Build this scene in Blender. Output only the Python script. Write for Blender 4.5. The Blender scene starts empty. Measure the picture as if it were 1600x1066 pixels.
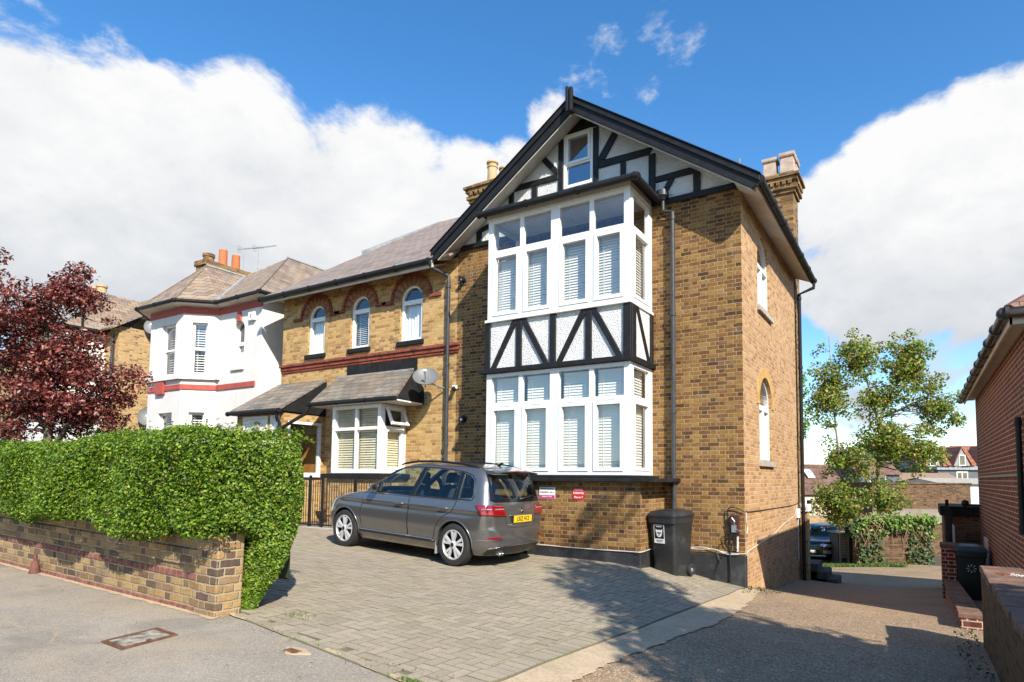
import bpy, bmesh, math, random
import numpy as np
from mathutils import Vector, Matrix
from math import radians as R, sin, cos, pi, sqrt, tan

random.seed(11); RNG = np.random.default_rng(11)
sc = bpy.context.scene
COL = sc.collection

# ------------------------------------------------------------------ camera
CAMPOS = Vector((2.51981, -10.57293, 1.4025))
CR = Vector((0.859721, 0.510713, 0.007222)); CU = Vector((0.027703, -0.060744, 0.997769)); CF = Vector((-0.510012, 0.857603, 0.066372))
cam_data = bpy.data.cameras.new("camera")
cam = bpy.data.objects.new("camera", cam_data); COL.objects.link(cam)
M = Matrix.Identity(4)
for i in range(3):
    M[i][0] = CR[i]; M[i][1] = CU[i]; M[i][2] = -CF[i]; M[i][3] = CAMPOS[i]
cam.matrix_world = M
cam_data.sensor_width = 36.0
cam_data.lens = 968.91 / 1600 * 36
cam_data.shift_x = (800 - 860.594) / 1600
cam_data.shift_y = (682.147 - 533) / 1600
cam_data.clip_start = 0.05; cam_data.clip_end = 3000
sc.camera = cam

# ------------------------------------------------------------------ sun and sky
SUN_TRAVEL = Vector((-1.417, 1.0, -1.31)).normalized()
sun_el = math.asin(-SUN_TRAVEL.z)
sun_az = math.atan2(-SUN_TRAVEL.x, -SUN_TRAVEL.y)      # from +Y towards +X
sd = bpy.data.lights.new("sun", 'SUN'); sd.energy = 5.0; sd.angle = R(0.5); sd.color = (1.0, 0.93, 0.81)
so = bpy.data.objects.new("sun", sd); COL.objects.link(so)
so.rotation_euler = SUN_TRAVEL.to_track_quat('-Z', 'Y').to_euler()
so.location = (8, -8, 14)

w = bpy.data.worlds.new("World"); sc.world = w; w.use_nodes = True
nt = w.node_tree; nt.nodes.clear()
def wn(t, **k):
    n = nt.nodes.new(t)
    for a, b in k.items(): setattr(n, a, b)
    return n
def wl(a, b): nt.links.new(a, b)
sky = wn('ShaderNodeTexSky'); sky.sky_type = 'NISHITA'; sky.sun_disc = False
sky.sun_elevation = sun_el; sky.sun_rotation = sun_az
sky.altitude = 50; sky.air_density = 1.0; sky.dust_density = 0.3; sky.ozone_density = 2.2
hs = wn('ShaderNodeHueSaturation'); hs.inputs['Saturation'].default_value = 1.30; hs.inputs['Value'].default_value = 1.0
wl(sky.outputs[0], hs.inputs['Color'])
bg1 = wn('ShaderNodeBackground'); bg1.inputs['Strength'].default_value = 0.15
wl(hs.outputs[0], bg1.inputs['Color'])
tc = wn('ShaderNodeTexCoord')
nrm = wn('ShaderNodeVectorMath', operation='NORMALIZE'); wl(tc.outputs['Generated'], nrm.inputs[0])
CLOUDS = [(-0.868,0.270,0.415,5.5,1),(-0.845,0.372,0.385,9,1),(-0.776,0.501,0.380,10,1),(-0.669,0.638,0.383,10,1),(-0.894,0.318,0.317,14,1),(-0.839,0.457,0.296,14,1),(-0.729,0.599,0.331,13,1),(-0.575,0.710,0.405,6.5,1),(-0.515,0.730,0.448,3.6,.7),
          (-0.345,0.77,0.535,6.0,.56),(-0.420,0.750,0.500,4.0,.55),(-0.265,0.753,0.603,4.2,.47),(0.100,0.905,0.412,6,1),(0.010,0.925,0.380,7,1),(0.060,0.942,0.330,9,1),(-0.078,0.926,0.370,5,.85),(-0.028,0.955,0.297,8,1),(0.12,0.968,0.224,7,.8),(-0.108,0.947,0.301,5,.85),(0.02,0.985,0.17,4,.5),(-0.083,0.991,0.102,4,.6),(-0.932,0.201,0.302,14,1),(0.22,0.92,0.33,9,1),
          (.85,-.5,.2,14,.8),(-.9,-.4,.2,12,.9),(.9,.4,.25,12,.9),(.1,-.98,.18,10,.8)]
acc = None
for (x, y, z, rad, s) in CLOUDS:
    d = wn('ShaderNodeVectorMath', operation='DOT_PRODUCT'); wl(nrm.outputs[0], d.inputs[0]); d.inputs[1].default_value = Vector((x, y, z)).normalized()
    mr = wn('ShaderNodeMapRange', interpolation_type='SMOOTHSTEP'); wl(d.outputs['Value'], mr.inputs['Value'])
    mr.inputs['From Min'].default_value = cos(R(rad * 1.25)); mr.inputs['From Max'].default_value = cos(R(rad * .25))
    mr.inputs['To Min'].default_value = 0; mr.inputs['To Max'].default_value = s
    if acc is None: acc = mr.outputs[0]
    else:
        m = wn('ShaderNodeMath', operation='SMOOTH_MAX'); m.inputs[2].default_value = 0.12
        wl(acc, m.inputs[0]); wl(mr.outputs[0], m.inputs[1]); acc = m.outputs[0]
def wnoise(scale, detail, rough, dist=0.0, off=(0, 0, 0)):
    mp = wn('ShaderNodeMapping'); mp.inputs['Location'].default_value = off; mp.inputs['Scale'].default_value = (1, 1, 1.5)
    wl(nrm.outputs[0], mp.inputs['Vector'])
    n = wn('ShaderNodeTexNoise'); n.inputs['Scale'].default_value = scale; n.inputs['Detail'].default_value = detail
    n.inputs['Roughness'].default_value = rough; n.inputs['Distortion'].default_value = dist
    wl(mp.outputs[0], n.inputs['Vector']); return n.outputs['Fac']
def wmath(op, a, b, clamp=False):
    n = wn('ShaderNodeMath', operation=op); n.use_clamp = clamp
    for i, v in enumerate((a, b)):
        if isinstance(v, (int, float)): n.inputs[i].default_value = v
        else: wl(v, n.inputs[i])
    return n.outputs[0]
nA = wnoise(4.6, 14, 0.62, 0.35); nB = wnoise(2.2, 6, 0.5, 0.3, (3.1, 1.7, 0.4)); nC = wnoise(18.0, 8, 0.6, 0.2, (7, 2, 1))
field = wmath('ADD', wmath('MULTIPLY', acc, 1.05), wmath('MULTIPLY', wmath('SUBTRACT', nA, 0.5), 1.9))
field = wmath('ADD', field, wmath('MULTIPLY', wmath('SUBTRACT', nC, 0.5), 0.55))
dens = wn('ShaderNodeMapRange', interpolation_type='SMOOTHSTEP'); wl(field, dens.inputs['Value'])
dens.inputs['From Min'].default_value = 0.44; dens.inputs['From Max'].default_value = 0.80
shade = wmath('ADD', wmath('MULTIPLY', nB, 0.6), wmath('ADD', wmath('MULTIPLY', nA, 0.75), wmath('MULTIPLY', nC, 0.35)))
sep = wn('ShaderNodeSeparateXYZ'); wl(nrm.outputs[0], sep.inputs[0])
shade = wmath('ADD', shade, wmath('MULTIPLY', sep.outputs['Z'], 1.5))
cr = wn('ShaderNodeValToRGB'); wl(wmath('MULTIPLY', shade, 0.5), cr.inputs['Fac'])
cr.color_ramp.elements[0].position = 0.46; cr.color_ramp.elements[0].color = (0.56, 0.615, 0.69, 1)
cr.color_ramp.elements[1].position = 0.78; cr.color_ramp.elements[1].color = (1.0, 1.0, 1.0, 1)
bg2 = wn('ShaderNodeBackground'); bg2.inputs['Strength'].default_value = 0.60; wl(cr.outputs[0], bg2.inputs['Color'])
mixs = wn('ShaderNodeMixShader'); wl(dens.outputs[0], mixs.inputs[0]); wl(bg1.outputs[0], mixs.inputs[1]); wl(bg2.outputs[0], mixs.inputs[2])
wo = wn('ShaderNodeOutputWorld'); wl(mixs.outputs[0], wo.inputs['Surface'])

sc.view_settings.view_transform = 'Standard'; sc.view_settings.look = 'None'
sc.view_settings.exposure = 0.71; sc.view_settings.gamma = 1.0
sc.render.engine = 'CYCLES'
sc.cycles.max_bounces = 7; sc.cycles.diffuse_bounces = 3; sc.cycles.glossy_bounces = 3; sc.cycles.transparent_max_bounces = 16; sc.cycles.transmission_bounces = 4
sc.cycles.caustics_reflective = False; sc.cycles.caustics_refractive = False

# ------------------------------------------------------------------ mesh helpers
class MB:
    def __init__(s): s.v = []; s.f = []; s.m = []
    def vert(s, p): s.v.append(tuple(p)); return len(s.v) - 1
    def poly(s, pts, mi=0):
        i = len(s.v); s.v += [tuple(p) for p in pts]; s.f.append(tuple(range(i, i + len(pts)))); s.m.append(mi)
    def hexa(s, c, mi=0):   # 8 corners: bottom 4 (ccw), top 4
        i = len(s.v); s.v += [tuple(p) for p in c]
        for q in ((3, 2, 1, 0), (4, 5, 6, 7), (0, 1, 5, 4), (1, 2, 6, 5), (2, 3, 7, 6), (3, 0, 4, 7)):
            s.f.append(tuple(i + k for k in q)); s.m.append(mi)
    def box(s, x0, x1, y0, y1, z0, z1, mi=0):
        s.hexa([(x0, y0, z0), (x1, y0, z0), (x1, y1, z0), (x0, y1, z0), (x0, y0, z1), (x1, y0, z1), (x1, y1, z1), (x0, y1, z1)], mi)
    def obox(s, o, a, b, c, mi=0):      # o corner, a b c edge vectors
        o, a, b, c = map(Vector, (o, a, b, c))
        s.hexa([o, o + a, o + a + b, o + b, o + c, o + a + c, o + a + b + c, o + b + c], mi)
    def bar(s, p, q, w, d, side, mi=0):  # bar from p to q, width w across `side` dir x axis, depth d along side
        p, q, side = Vector(p), Vector(q), Vector(side).normalized()
        ax = (q - p).normalized(); t = ax.cross(side).normalized()
        o = p - t * w / 2
        s.hexa([o, o + t * w, o + t * w + (q - p), o + (q - p), o + side * d, o + t * w + side * d, o + t * w + (q - p) + side * d, o + (q - p) + side * d], mi)
    def prism(s, pts, vec, mi=0):        # polygon extruded by vec
        n = len(pts); vec = Vector(vec); i = len(s.v)
        s.v += [tuple(p) for p in pts] + [tuple(Vector(p) + vec) for p in pts]
        s.f.append(tuple(range(i + n - 1, i - 1, -1))); s.f.append(tuple(range(i + n, i + 2 * n))); s.m += [mi, mi]
        for k in range(n):
            l = (k + 1) % n; s.f.append((i + k, i + l, i + n + l, i + n + k)); s.m.append(mi)
    def tube(s, path, r, n=8, mi=0, caps=True):
        path = [Vector(p) for p in path]; rr = r if isinstance(r, (list, tuple)) else [r] * len(path)
        base = len(s.v); up = None
        for k, p in enumerate(path):
            d = (path[min(k + 1, len(path) - 1)] - path[max(k - 1, 0)])
            d = d.normalized() if d.length > 1e-9 else Vector((0, 0, 1))
            if up is None: up = d.orthogonal().normalized()
            a = (up - d * up.dot(d)); a = a.normalized() if a.length > 1e-6 else d.orthogonal().normalized()
            b = d.cross(a); up = a
            for j in range(n):
                t = 2 * pi * j / n; s.v.append(tuple(p + (a * cos(t) + b * sin(t)) * rr[k]))
        for k in range(len(path) - 1):
            for j in range(n):
                j2 = (j + 1) % n; q = base + k * n
                s.f.append((q + j, q + j2, q + n + j2, q + n + j)); s.m.append(mi)
        if caps:
            s.f.append(tuple(base + j for j in range(n - 1, -1, -1))); s.m.append(mi)
            q = base + (len(path) - 1) * n; s.f.append(tuple(q + j for j in range(n))); s.m.append(mi)
    def lathe(s, o, ax, prof, n=24, mi=0, closed=False):   # prof [(r, h)], ax axis
        o = Vector(o); ax = Vector(ax).normalized(); a = ax.orthogonal().normalized(); b = ax.cross(a); base = len(s.v)
        for (r, h) in prof:
            for j in range(n):
                t = 2 * pi * j / n; s.v.append(tuple(o + ax * h + (a * cos(t) + b * sin(t)) * r))
        m = len(prof)
        for k in range(m if closed else m - 1):
            k2 = (k + 1) % m
            for j in range(n):
                j2 = (j + 1) % n
                s.f.append((base + k * n + j, base + k * n + j2, base + k2 * n + j2, base + k2 * n + j)); s.m.append(mi)
    def build(s, name, mats, parent=None, smooth=False, bevel=0.0, auto=None, seg=2):
        me = bpy.data.meshes.new(name); me.from_pydata(s.v, [], s.f); me.update()
        if not isinstance(mats, (list, tuple)): mats = [mats]
        for m in mats: me.materials.append(m)
        if len(mats) > 1: me.polygons.foreach_set('material_index', s.m)
        o = bpy.data.objects.new(name, me); COL.objects.link(o)
        if smooth: me.polygons.foreach_set('use_smooth', [True] * len(me.polygons))
        if auto is not None: me.set_sharp_from_angle(angle=R(auto))
        if bevel:
            b = o.modifiers.new('bevel', 'BEVEL'); b.width = bevel; b.segments = seg; b.limit_method = 'ANGLE'; b.angle_limit = R(40)
        if parent is not None: attach(o, parent)
        return o

def attach(o, parent):
    o.parent = parent
    mw = Matrix.Identity(4); p = parent
    chain = []
    while p is not None: chain.append(p); p = p.parent
    for q in reversed(chain):
        loc = Matrix.LocRotScale(q.location, q.rotation_euler.to_quaternion(), q.scale)
        mw = mw @ q.matrix_parent_inverse @ loc if q.parent else mw @ loc
    o.matrix_parent_inverse = mw.inverted()

def tag(o, label=None, cat=None, group=None, kind=None):
    if label: o['label'] = label
    if cat: o['category'] = cat
    if group: o['group'] = group
    if kind: o['kind'] = kind
    return o
def thing(name, loc, label, cat, group=None, rz=0.0):
    o = bpy.data.objects.new(name, None); o.empty_display_size = 0.2; COL.objects.link(o)
    o.location = loc; o.rotation_euler = (0, 0, rz)
    return tag(o, label, cat, group)
def copy_tree(o, parent=None):
    c = o.copy(); COL.objects.link(c)
    if parent is not None: c.parent = parent
    for ch in list(o.children): copy_tree(ch, c)
    return c

# ------------------------------------------------------------------ materials
def newmat(name):
    m = bpy.data.materials.new(name); m.use_nodes = True; m.node_tree.nodes.clear(); return m
class NT:
    def __init__(s, m): s.t = m.node_tree; s.x = None
    def n(s, t, ins=None, **k):
        n = s.t.nodes.new(t)
        for a, b in k.items(): setattr(n, a, b)
        for a, b in (ins or {}).items(): s.set(n.inputs[a], b)
        return n
    def set(s, sock, v):
        if hasattr(v, 'is_output'): s.t.links.new(v, sock)
        elif hasattr(v, 'outputs'): s.t.links.new(v.outputs[0], sock)
        else: sock.default_value = v
    def math(s, op, a, b=None, c=None, clamp=False):
        n = s.t.nodes.new('ShaderNodeMath'); n.operation = op; n.use_clamp = clamp
        for i, v in enumerate((a, b, c)):
            if v is not None: s.set(n.inputs[i], v)
        return n.outputs[0]
    def noise(s, scale, detail=4, rough=.55, vec=None, dist=0, stretch=None):
        vec = vec or s.coord()
        if stretch:
            mp = s.n('ShaderNodeMapping', {'Vector': vec, 'Scale': stretch}); vec = mp.outputs[0]
        return s.n('ShaderNodeTexNoise', {'Vector': vec, 'Scale': scale, 'Detail': detail, 'Roughness': rough, 'Distortion': dist}).outputs['Fac']
    def coord(s):
        if s.x is None: s.x = s.n('ShaderNodeTexCoord').outputs['Object']
        return s.x
    def ramp(s, fac, stops, interp='LINEAR'):
        r = s.n('ShaderNodeValToRGB', {'Fac': fac}); r.color_ramp.interpolation = interp
        e = r.color_ramp.elements
        while len(e) < len(stops): e.new(0.5)
        for el, (p, c) in zip(e, stops): el.position = p; el.color = (*c, 1) if len(c) == 3 else c
        return r.outputs['Color']
    def mix(s, fac, a, b, mode='MIX'):
        n = s.n('ShaderNodeMix', data_type='RGBA', blend_type=mode)
        s.set(n.inputs[0], fac)
        for sock, v in ((n.inputs[6], a), (n.inputs[7], b)):
            if isinstance(v, (tuple, list)) and len(v) == 3: v = (*v, 1)
            s.set(sock, v)
        return n.outputs[2]
    def mr(s, v, a, b, c, d, smooth=False):
        n = s.n('ShaderNodeMapRange', {'Value': v, 'From Min': a, 'From Max': b, 'To Min': c, 'To Max': d})
        if smooth: n.interpolation_type = 'SMOOTHSTEP'
        return n.outputs[0]
    def bump(s, h, strength=.3, dist=.01, normal=None):
        n = s.n('ShaderNodeBump', {'Height': h, 'Strength': strength, 'Distance': dist})
        if normal is not None: s.set(n.inputs['Normal'], normal)
        return n.outputs[0]
    def out(s, shader):
        s.n('ShaderNodeOutputMaterial', {'Surface': shader})
    def principled(s, color, rough=.6, metal=0.0, normal=None, spec=.5, coat=0.0, **k):
        if isinstance(color, (tuple, list)) and len(color) == 3: color = (*color, 1)
        p = s.n('ShaderNodeBsdfPrincipled', {'Base Color': color, 'Roughness': rough, 'Metallic': metal, 'Specular IOR Level': spec})
        if coat: p.inputs['Coat Weight'].default_value = coat; p.inputs['Coat Roughness'].default_value = .04
        if normal is not None: s.set(p.inputs['Normal'], normal)
        return p.outputs[0]

def plain(name, col, rough=.5, var=.12, scale=6, metal=0.0, bump=0.0, bscale=60, spec=.5, coat=0.0, dirt=None):
    m = newmat(name); t = NT(m)
    f = t.noise(scale, 5, .6)
    lo = tuple(c * (1 - var * 2) for c in col); hi = tuple(min(1, c * (1 + var)) for c in col)
    c = t.ramp(f, [(.3, lo), (.7, hi)])
    if dirt:
        g = t.mr(t.noise(scale * .7, 8, .7), .52, .72, 0, dirt[1]); c = t.mix(g, c, dirt[0])
    nm = t.bump(t.noise(bscale, 4, .6), bump, .01) if bump else None
    t.out(t.principled(c, t.mr(t.noise(scale * 3, 3), .3, .7, max(.03, rough - .08), min(1, rough + .1)), metal, nm, spec, coat)); return m

def uvvec(t, zscale=1.0, us=1.0):
    co = t.n('ShaderNodeSeparateXYZ', {'Vector': t.coord()})
    nm = t.n('ShaderNodeSeparateXYZ', {'Vector': t.n('ShaderNodeNewGeometry').outputs['True Normal']})
    ax = t.math('ABSOLUTE', nm.outputs[0]); ay = t.math('ABSOLUTE', nm.outputs[1]); az = t.math('ABSOLUTE', nm.outputs[2])
    side = t.math('GREATER_THAN', ax, ay)
    u = t.math('ADD', t.math('MULTIPLY', co.outputs[0], t.math('SUBTRACT', 1, side)), t.math('MULTIPLY', co.outputs[1], side))
    top = t.math('GREATER_THAN', az, .95)
    v = t.math('MULTIPLY', co.outputs[2], zscale)
    v = t.math('ADD', t.math('MULTIPLY', v, t.math('SUBTRACT', 1, top)), t.math('MULTIPLY', co.outputs[1], top))
    return t.n('ShaderNodeCombineXYZ', {'X': u, 'Y': v, 'Z': 0.0}).outputs[0]

def brickmat(name, stops, mortar, bw=.205, rh=.070, ms=.0052, tint=None, contrast=.25, bump=.7, stain=None, rough=.85, zscale=1.0, mvar=.25, wob=.013):
    m = newmat(name); t = NT(m)          # Flemish bond: a stretcher and a header alternate in every course
    uv = uvvec(t, zscale)
    w_ = t.n('ShaderNodeTexNoise', {'Vector': uv, 'Scale': 14.0, 'Detail': 4.0})
    off = t.n('ShaderNodeVectorMath', {0: w_.outputs['Color'], 1: (-.5, -.5, -.5)}, operation='ADD')
    off2 = t.n('ShaderNodeVectorMath', {0: off.outputs[0], 3: wob}, operation='SCALE')
    uv2 = t.n('ShaderNodeVectorMath', {0: uv, 1: off2.outputs[0]}, operation='ADD').outputs[0]
    sp = t.n('ShaderNodeSeparateXYZ', {'Vector': uv2}); p = bw * 1.5
    v = t.math('DIVIDE', sp.outputs[1], rh); row = t.math('FLOOR', v); fv = t.math('SUBTRACT', v, row)
    x = t.math('ADD', t.math('DIVIDE', sp.outputs[0], p), t.math('MULTIPLY', t.math('FLOORED_MODULO', row, 2.0), .5))
    cell = t.math('FLOOR', x); fx = t.math('SUBTRACT', x, cell); hd = t.math('GREATER_THAN', fx, 2 / 3)
    idx = t.math('ADD', t.math('MULTIPLY', cell, 2.0), hd)
    rnd = t.n('ShaderNodeTexWhiteNoise', {'Vector': t.n('ShaderNodeCombineXYZ', {'X': idx, 'Y': row, 'Z': 0.0}).outputs[0]}, noise_dimensions='2D').outputs['Value']
    m_ = t.math('MULTIPLY', fx, p)
    eh = t.math('MINIMUM', t.math('MINIMUM', m_, t.math('ABSOLUTE', t.math('SUBTRACT', m_, bw))), t.math('SUBTRACT', p, m_))
    ev = t.math('MULTIPLY', t.math('MINIMUM', fv, t.math('SUBTRACT', 1.0, fv)), rh)
    ed = t.math('MINIMUM', eh, ev)
    fac = t.mr(ed, ms * .55, ms * 1.25, 1, 0, True)
    col = t.ramp(rnd, stops)
    fine = t.noise(30, 7, .75, uv); big = t.noise(.8, 5, .6, uv); mid = t.noise(4, 5, .65, uv)
    col = t.mix(t.mr(fine, .3, .7, 0, contrast * 2), col, t.mix(1.0, col, (.42, .36, .30), 'MULTIPLY'))
    col = t.mix(t.mr(big, .35, .7, 0, .45), col, t.mix(1.0, col, tint or (.75, .62, .5), 'MULTIPLY'))
    col = t.mix(t.mr(mid, .5, .75, 0, .35), col, t.mix(.5, col, mortar))
    mc = t.mix(t.mr(t.noise(5, 6, .7, uv), .3, .75, 0, 1), mortar, tuple(c * (1 - mvar * 2) for c in mortar))
    col = t.mix(fac, col, mc)
    if stain:
        s = t.mr(t.noise(1.1, 9, .68, uv, stretch=(1.0, .6, 1)), .54, .72, 0, stain[1]); col = t.mix(s, col, stain[0])
    h = t.math('ADD', t.math('SUBTRACT', 1, fac), t.math('MULTIPLY', fine, .4)); h = t.math('ADD', h, t.math('MULTIPLY', rnd, .25))
    t.out(t.principled(col, rough, 0, t.bump(h, bump, .009), .3)); return m

K = {}
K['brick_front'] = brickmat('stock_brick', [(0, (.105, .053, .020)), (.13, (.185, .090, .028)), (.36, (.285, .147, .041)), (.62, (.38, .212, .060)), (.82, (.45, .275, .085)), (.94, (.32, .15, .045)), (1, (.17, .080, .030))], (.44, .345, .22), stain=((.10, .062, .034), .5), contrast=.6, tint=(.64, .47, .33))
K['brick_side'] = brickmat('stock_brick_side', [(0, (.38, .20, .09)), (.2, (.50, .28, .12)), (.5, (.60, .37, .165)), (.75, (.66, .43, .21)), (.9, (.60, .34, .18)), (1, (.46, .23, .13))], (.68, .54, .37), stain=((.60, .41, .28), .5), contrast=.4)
K['brick_wing'] = brickmat('yellow_brick', [(0, (.30, .16, .06)), (.15, (.44, .26, .09)), (.45, (.58, .38, .14)), (.75, (.66, .45, .19)), (.9, (.58, .34, .12)), (1, (.34, .19, .08))], (.62, .49, .31), stain=((.40, .23, .10), .5), contrast=.3)
K['brick_far'] = brickmat('far_yellow_brick', [(0, (.22, .13, .06)), (.2, (.44, .28, .11)), (.6, (.60, .41, .18)), (1, (.50, .30, .13))], (.55, .45, .30), ms=.007)
K['brick_red'] = brickmat('red_brick', [(0, (.09, .014, .007)), (.4, (.155, .026, .011)), (.75, (.21, .040, .017)), (1, (.12, .022, .013))], (.62, .44, .33), rh=.078, ms=.0085, contrast=.25, bump=.4, tint=(.75, .6, .55), wob=.004)
K['brick_wall'] = brickmat('garden_wall_brick', [(0, (.12, .085, .065)), (.22, (.23, .145, .08)), (.5, (.42, .275, .12)), (.8, (.50, .35, .165)), (1, (.20, .125, .095))], (.42, .34, .23), rh=.077, ms=.009, contrast=.4, bump=1.0, stain=((.13, .105, .08), .75), wob=.024)
K['brick_dark'] = brickmat('old_dark_brick', [(0, (.06, .035, .02)), (.4, (.16, .09, .045)), (.8, (.24, .15, .075)), (1, (.15, .065, .035))], (.26, .20, .14), contrast=.35, stain=((.10, .09, .06), .5))
K['brick_chim'] = brickmat('chimney_brick', [(0, (.10, .06, .03)), (.5, (.33, .2, .08)), (1, (.42, .28, .12))], (.25, .19, .12), contrast=.4)
K['red_rub'] = brickmat('red_rubber_brick', [(0, (.18, .035, .022)), (.5, (.27, .055, .032)), (1, (.34, .085, .05))], (.28, .19, .13), rh=.075, ms=.006)
def slatemat(name, stops, zs, bw=.28, rh=.19):
    m = newmat(name); t = NT(m); uv = uvvec(t, zs)
    b = t.n('ShaderNodeTexBrick', {'Vector': uv, 'Color1': (0, 0, 0, 1), 'Color2': (1, 1, 1, 1), 'Mortar': (0, 0, 0, 1), 'Scale': 1.0, 'Mortar Size': .006, 'Mortar Smooth': .1, 'Bias': 0.0, 'Brick Width': bw, 'Row Height': rh}, offset=.5)
    c = t.ramp(b.outputs['Color'], stops)
    n = t.noise(1.4, 9, .7, uv); c = t.mix(t.mr(n, .45, .7, 0, .6), c, (.36, .25, .16))
    n2 = t.noise(22, 5, .7, uv); c = t.mix(t.mr(n2, .35, .7, 0, .5), c, t.mix(1.0, c, (.5, .48, .45), 'MULTIPLY'))
    c = t.mix(b.outputs['Fac'], c, (.03, .028, .025)); c = t.mix(t.mr(t.noise(3.3, 6, .65, uv), .58, .66, 0, .45), c, (.15, .14, .10))
    sv = t.n('ShaderNodeSeparateXYZ', {'Vector': uv}).outputs[1]
    saw = t.math('FRACT', t.math('DIVIDE', sv, rh))
    h = t.math('SUBTRACT', t.math('MULTIPLY', t.math('SUBTRACT', 1, saw), 1.0), t.math('MULTIPLY', b.outputs['Fac'], .8))
    h = t.math('ADD', h, t.math('MULTIPLY', b.outputs['Color'], .4))
    t.out(t.principled(c, .6, 0, t.bump(h, .8, .012), .4)); return m
K['slate'] = slatemat('wing_slate', [(0, (.20, .155, .125)), (.4, (.29, .225, .18)), (.7, (.34, .265, .215)), (1, (.24, .205, .185))], 1 / sin(R(33.4)))
K['slate_tan'] = slatemat('tan_slate', [(0, (.20, .15, .11)), (.4, (.30, .22, .15)), (.8, (.36, .27, .19)), (1, (.24, .20, .18))], 1 / sin(R(40)), .30, .20)
K['slate_grey'] = slatemat('porch_slate', [(0, (.13, .12, .105)), (.5, (.20, .18, .15)), (1, (.27, .24, .195))], 1 / sin(R(40)), .26, .17)
K['tile_brown'] = slatemat('brown_tile', [(0, (.12, .06, .04)), (.5, (.20, .10, .065)), (1, (.26, .14, .09))], 1 / sin(R(38)), .2, .12)
K['tile_orange'] = slatemat('orange_tile', [(0, (.25, .085, .045)), (.5, (.35, .125, .065)), (1, (.42, .18, .10))], 1 / sin(R(40)), .3, .3)
K['white'] = plain('white_upvc', (.80, .80, .79), .3, .02)
m = newmat('white_painted_render'); t = NT(m)
c = t.ramp(t.noise(1.5, 5, .6), [(.3, (.65, .625, .595)), (.7, (.71, .685, .655))])
c = t.mix(t.mr(t.noise(2.2, 8, .7, stretch=(2.5, 2.5, .25)), .52, .72, 0, .35), c, (.50, .45, .38))
t.out(t.principled(c, .75, 0, t.bump(t.noise(80, 4, .6), .2, .01), .3)); K['white_paint'] = m
K['soffit'] = plain('soffit_white', (.62, .58, .52), .6, .08, 3, dirt=((.40, .32, .24), .5))
K['black'] = plain('black_paint', (.012, .012, .013), .55, .25, 9, bump=.15, spec=.35)
K['black_matt'] = plain('black_bitumen', (.012, .012, .013), .8, .3, 4, bump=.3, dirt=((.04, .04, .04), .5), spec=.3)
K['plinth'] = plain('black_plinth_paint', (.024, .025, .027), .6, .25, 3, bump=.3, dirt=((.10, .10, .10), .6))
K['lead'] = plain('lead_grey', (.30, .31, .32), .5, .15, 5)
K['grey_pipe'] = plain('dark_grey_pipe', (.045, .047, .052), .35, .15, 6)
K['roughcast'] = None
m = newmat('white_roughcast'); t = NT(m)
h = t.noise(42, 5, .7); h2 = t.n('ShaderNodeTexVoronoi', {'Vector': t.coord(), 'Scale': 55.0}).outputs['Distance']
t.out(t.principled(t.ramp(t.noise(2, 6, .6), [(.3, (.70, .70, .70)), (.7, (.80, .80, .79))]), .75, 0, t.bump(t.math('ADD', h, h2), .9, .02), .3)); K['roughcast'] = m
K['stone'] = plain('stone_sill', (.40, .36, .30), .8, .15, 6, bump=.3)
K['pot'] = plain('buff_chimney_pot', (.52, .36, .19), .8, .15, 5, bump=.2)
K['pot_pink'] = plain('pale_chimney_pot', (.50, .38, .30), .8, .15, 5, bump=.2, dirt=((.22, .15, .12), .5))
K['terracotta'] = plain('terracotta_pot', (.55, .15, .05), .75, .12, 5)
K['red_paint'] = plain('red_paint', (.40, .075, .055), .6, .1, 8, bump=.5, bscale=25)
K['blind'] = plain('blind_slat', (.86, .85, .80), .5, .02)
K['blind_cream'] = plain('blind_slat_cream', (.80, .70, .50), .5, .04)
K['curtain'] = plain('net_curtain', (.84, .85, .85), .8, .04, 4)
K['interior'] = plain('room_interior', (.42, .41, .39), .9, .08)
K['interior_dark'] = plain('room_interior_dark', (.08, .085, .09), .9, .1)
K['wood_door'] = plain('oak_door', (.46, .20, .05), .45, .15, 4)
K['cream'] = plain('cream_paint', (.62, .57, .45), .6, .06)
def glassmat(name, tint=(.86, .92, .93), boost=1.0, ior=1.5):
    m = newmat(name); t = NT(m)
    gm = t.n('ShaderNodeNewGeometry'); dt = t.n('ShaderNodeVectorMath', {0: gm.outputs['Incoming'], 1: gm.outputs['Normal']}, operation='DOT_PRODUCT').outputs['Value']
    fr = t.math('ADD', .04, t.math('MULTIPLY', .96, t.math('POWER', t.math('SUBTRACT', 1.0, t.math('ABSOLUTE', dt), clamp=True), 5.0)))
    f = t.math('ADD', t.math('MULTIPLY', fr, 1.5 * boost), .03 * boost, clamp=True)
    tr = t.n('ShaderNodeBsdfTransparent', {'Color': (*tint, 1)}); gl = t.n('ShaderNodeBsdfGlossy', {'Color': (.95, .97, 1, 1), 'Roughness': .015})
    wob = t.bump(t.noise(1.0, 1, .4), .012, .02); t.set(gl.inputs['Normal'], wob)
    mx = t.n('ShaderNodeMixShader', {0: f, 1: tr.outputs[0], 2: gl.outputs[0]}); t.out(mx.outputs[0]); return m
K['glass'] = glassmat('window_glass', (.93, .96, .96), boost=1.4)
K['glass_car'] = glassmat('car_glass', (.72, .84, .80), .75)
K['glass_loft'] = glassmat('loft_glass', (.30, .42, .5), 4.0)
K['cable'] = plain('black_cable', (.015, .015, .015), .5, .1)
K['cable_white'] = plain('grey_white_cable', (.62, .60, .56), .5, .08)
K['steel'] = plain('galvanised_steel', (.50, .51, .52), .35, .1, 8, metal=.8)
K['alu'] = plain('aerial_metal', (.35, .36, .37), .4, .1, metal=.7)
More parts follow.
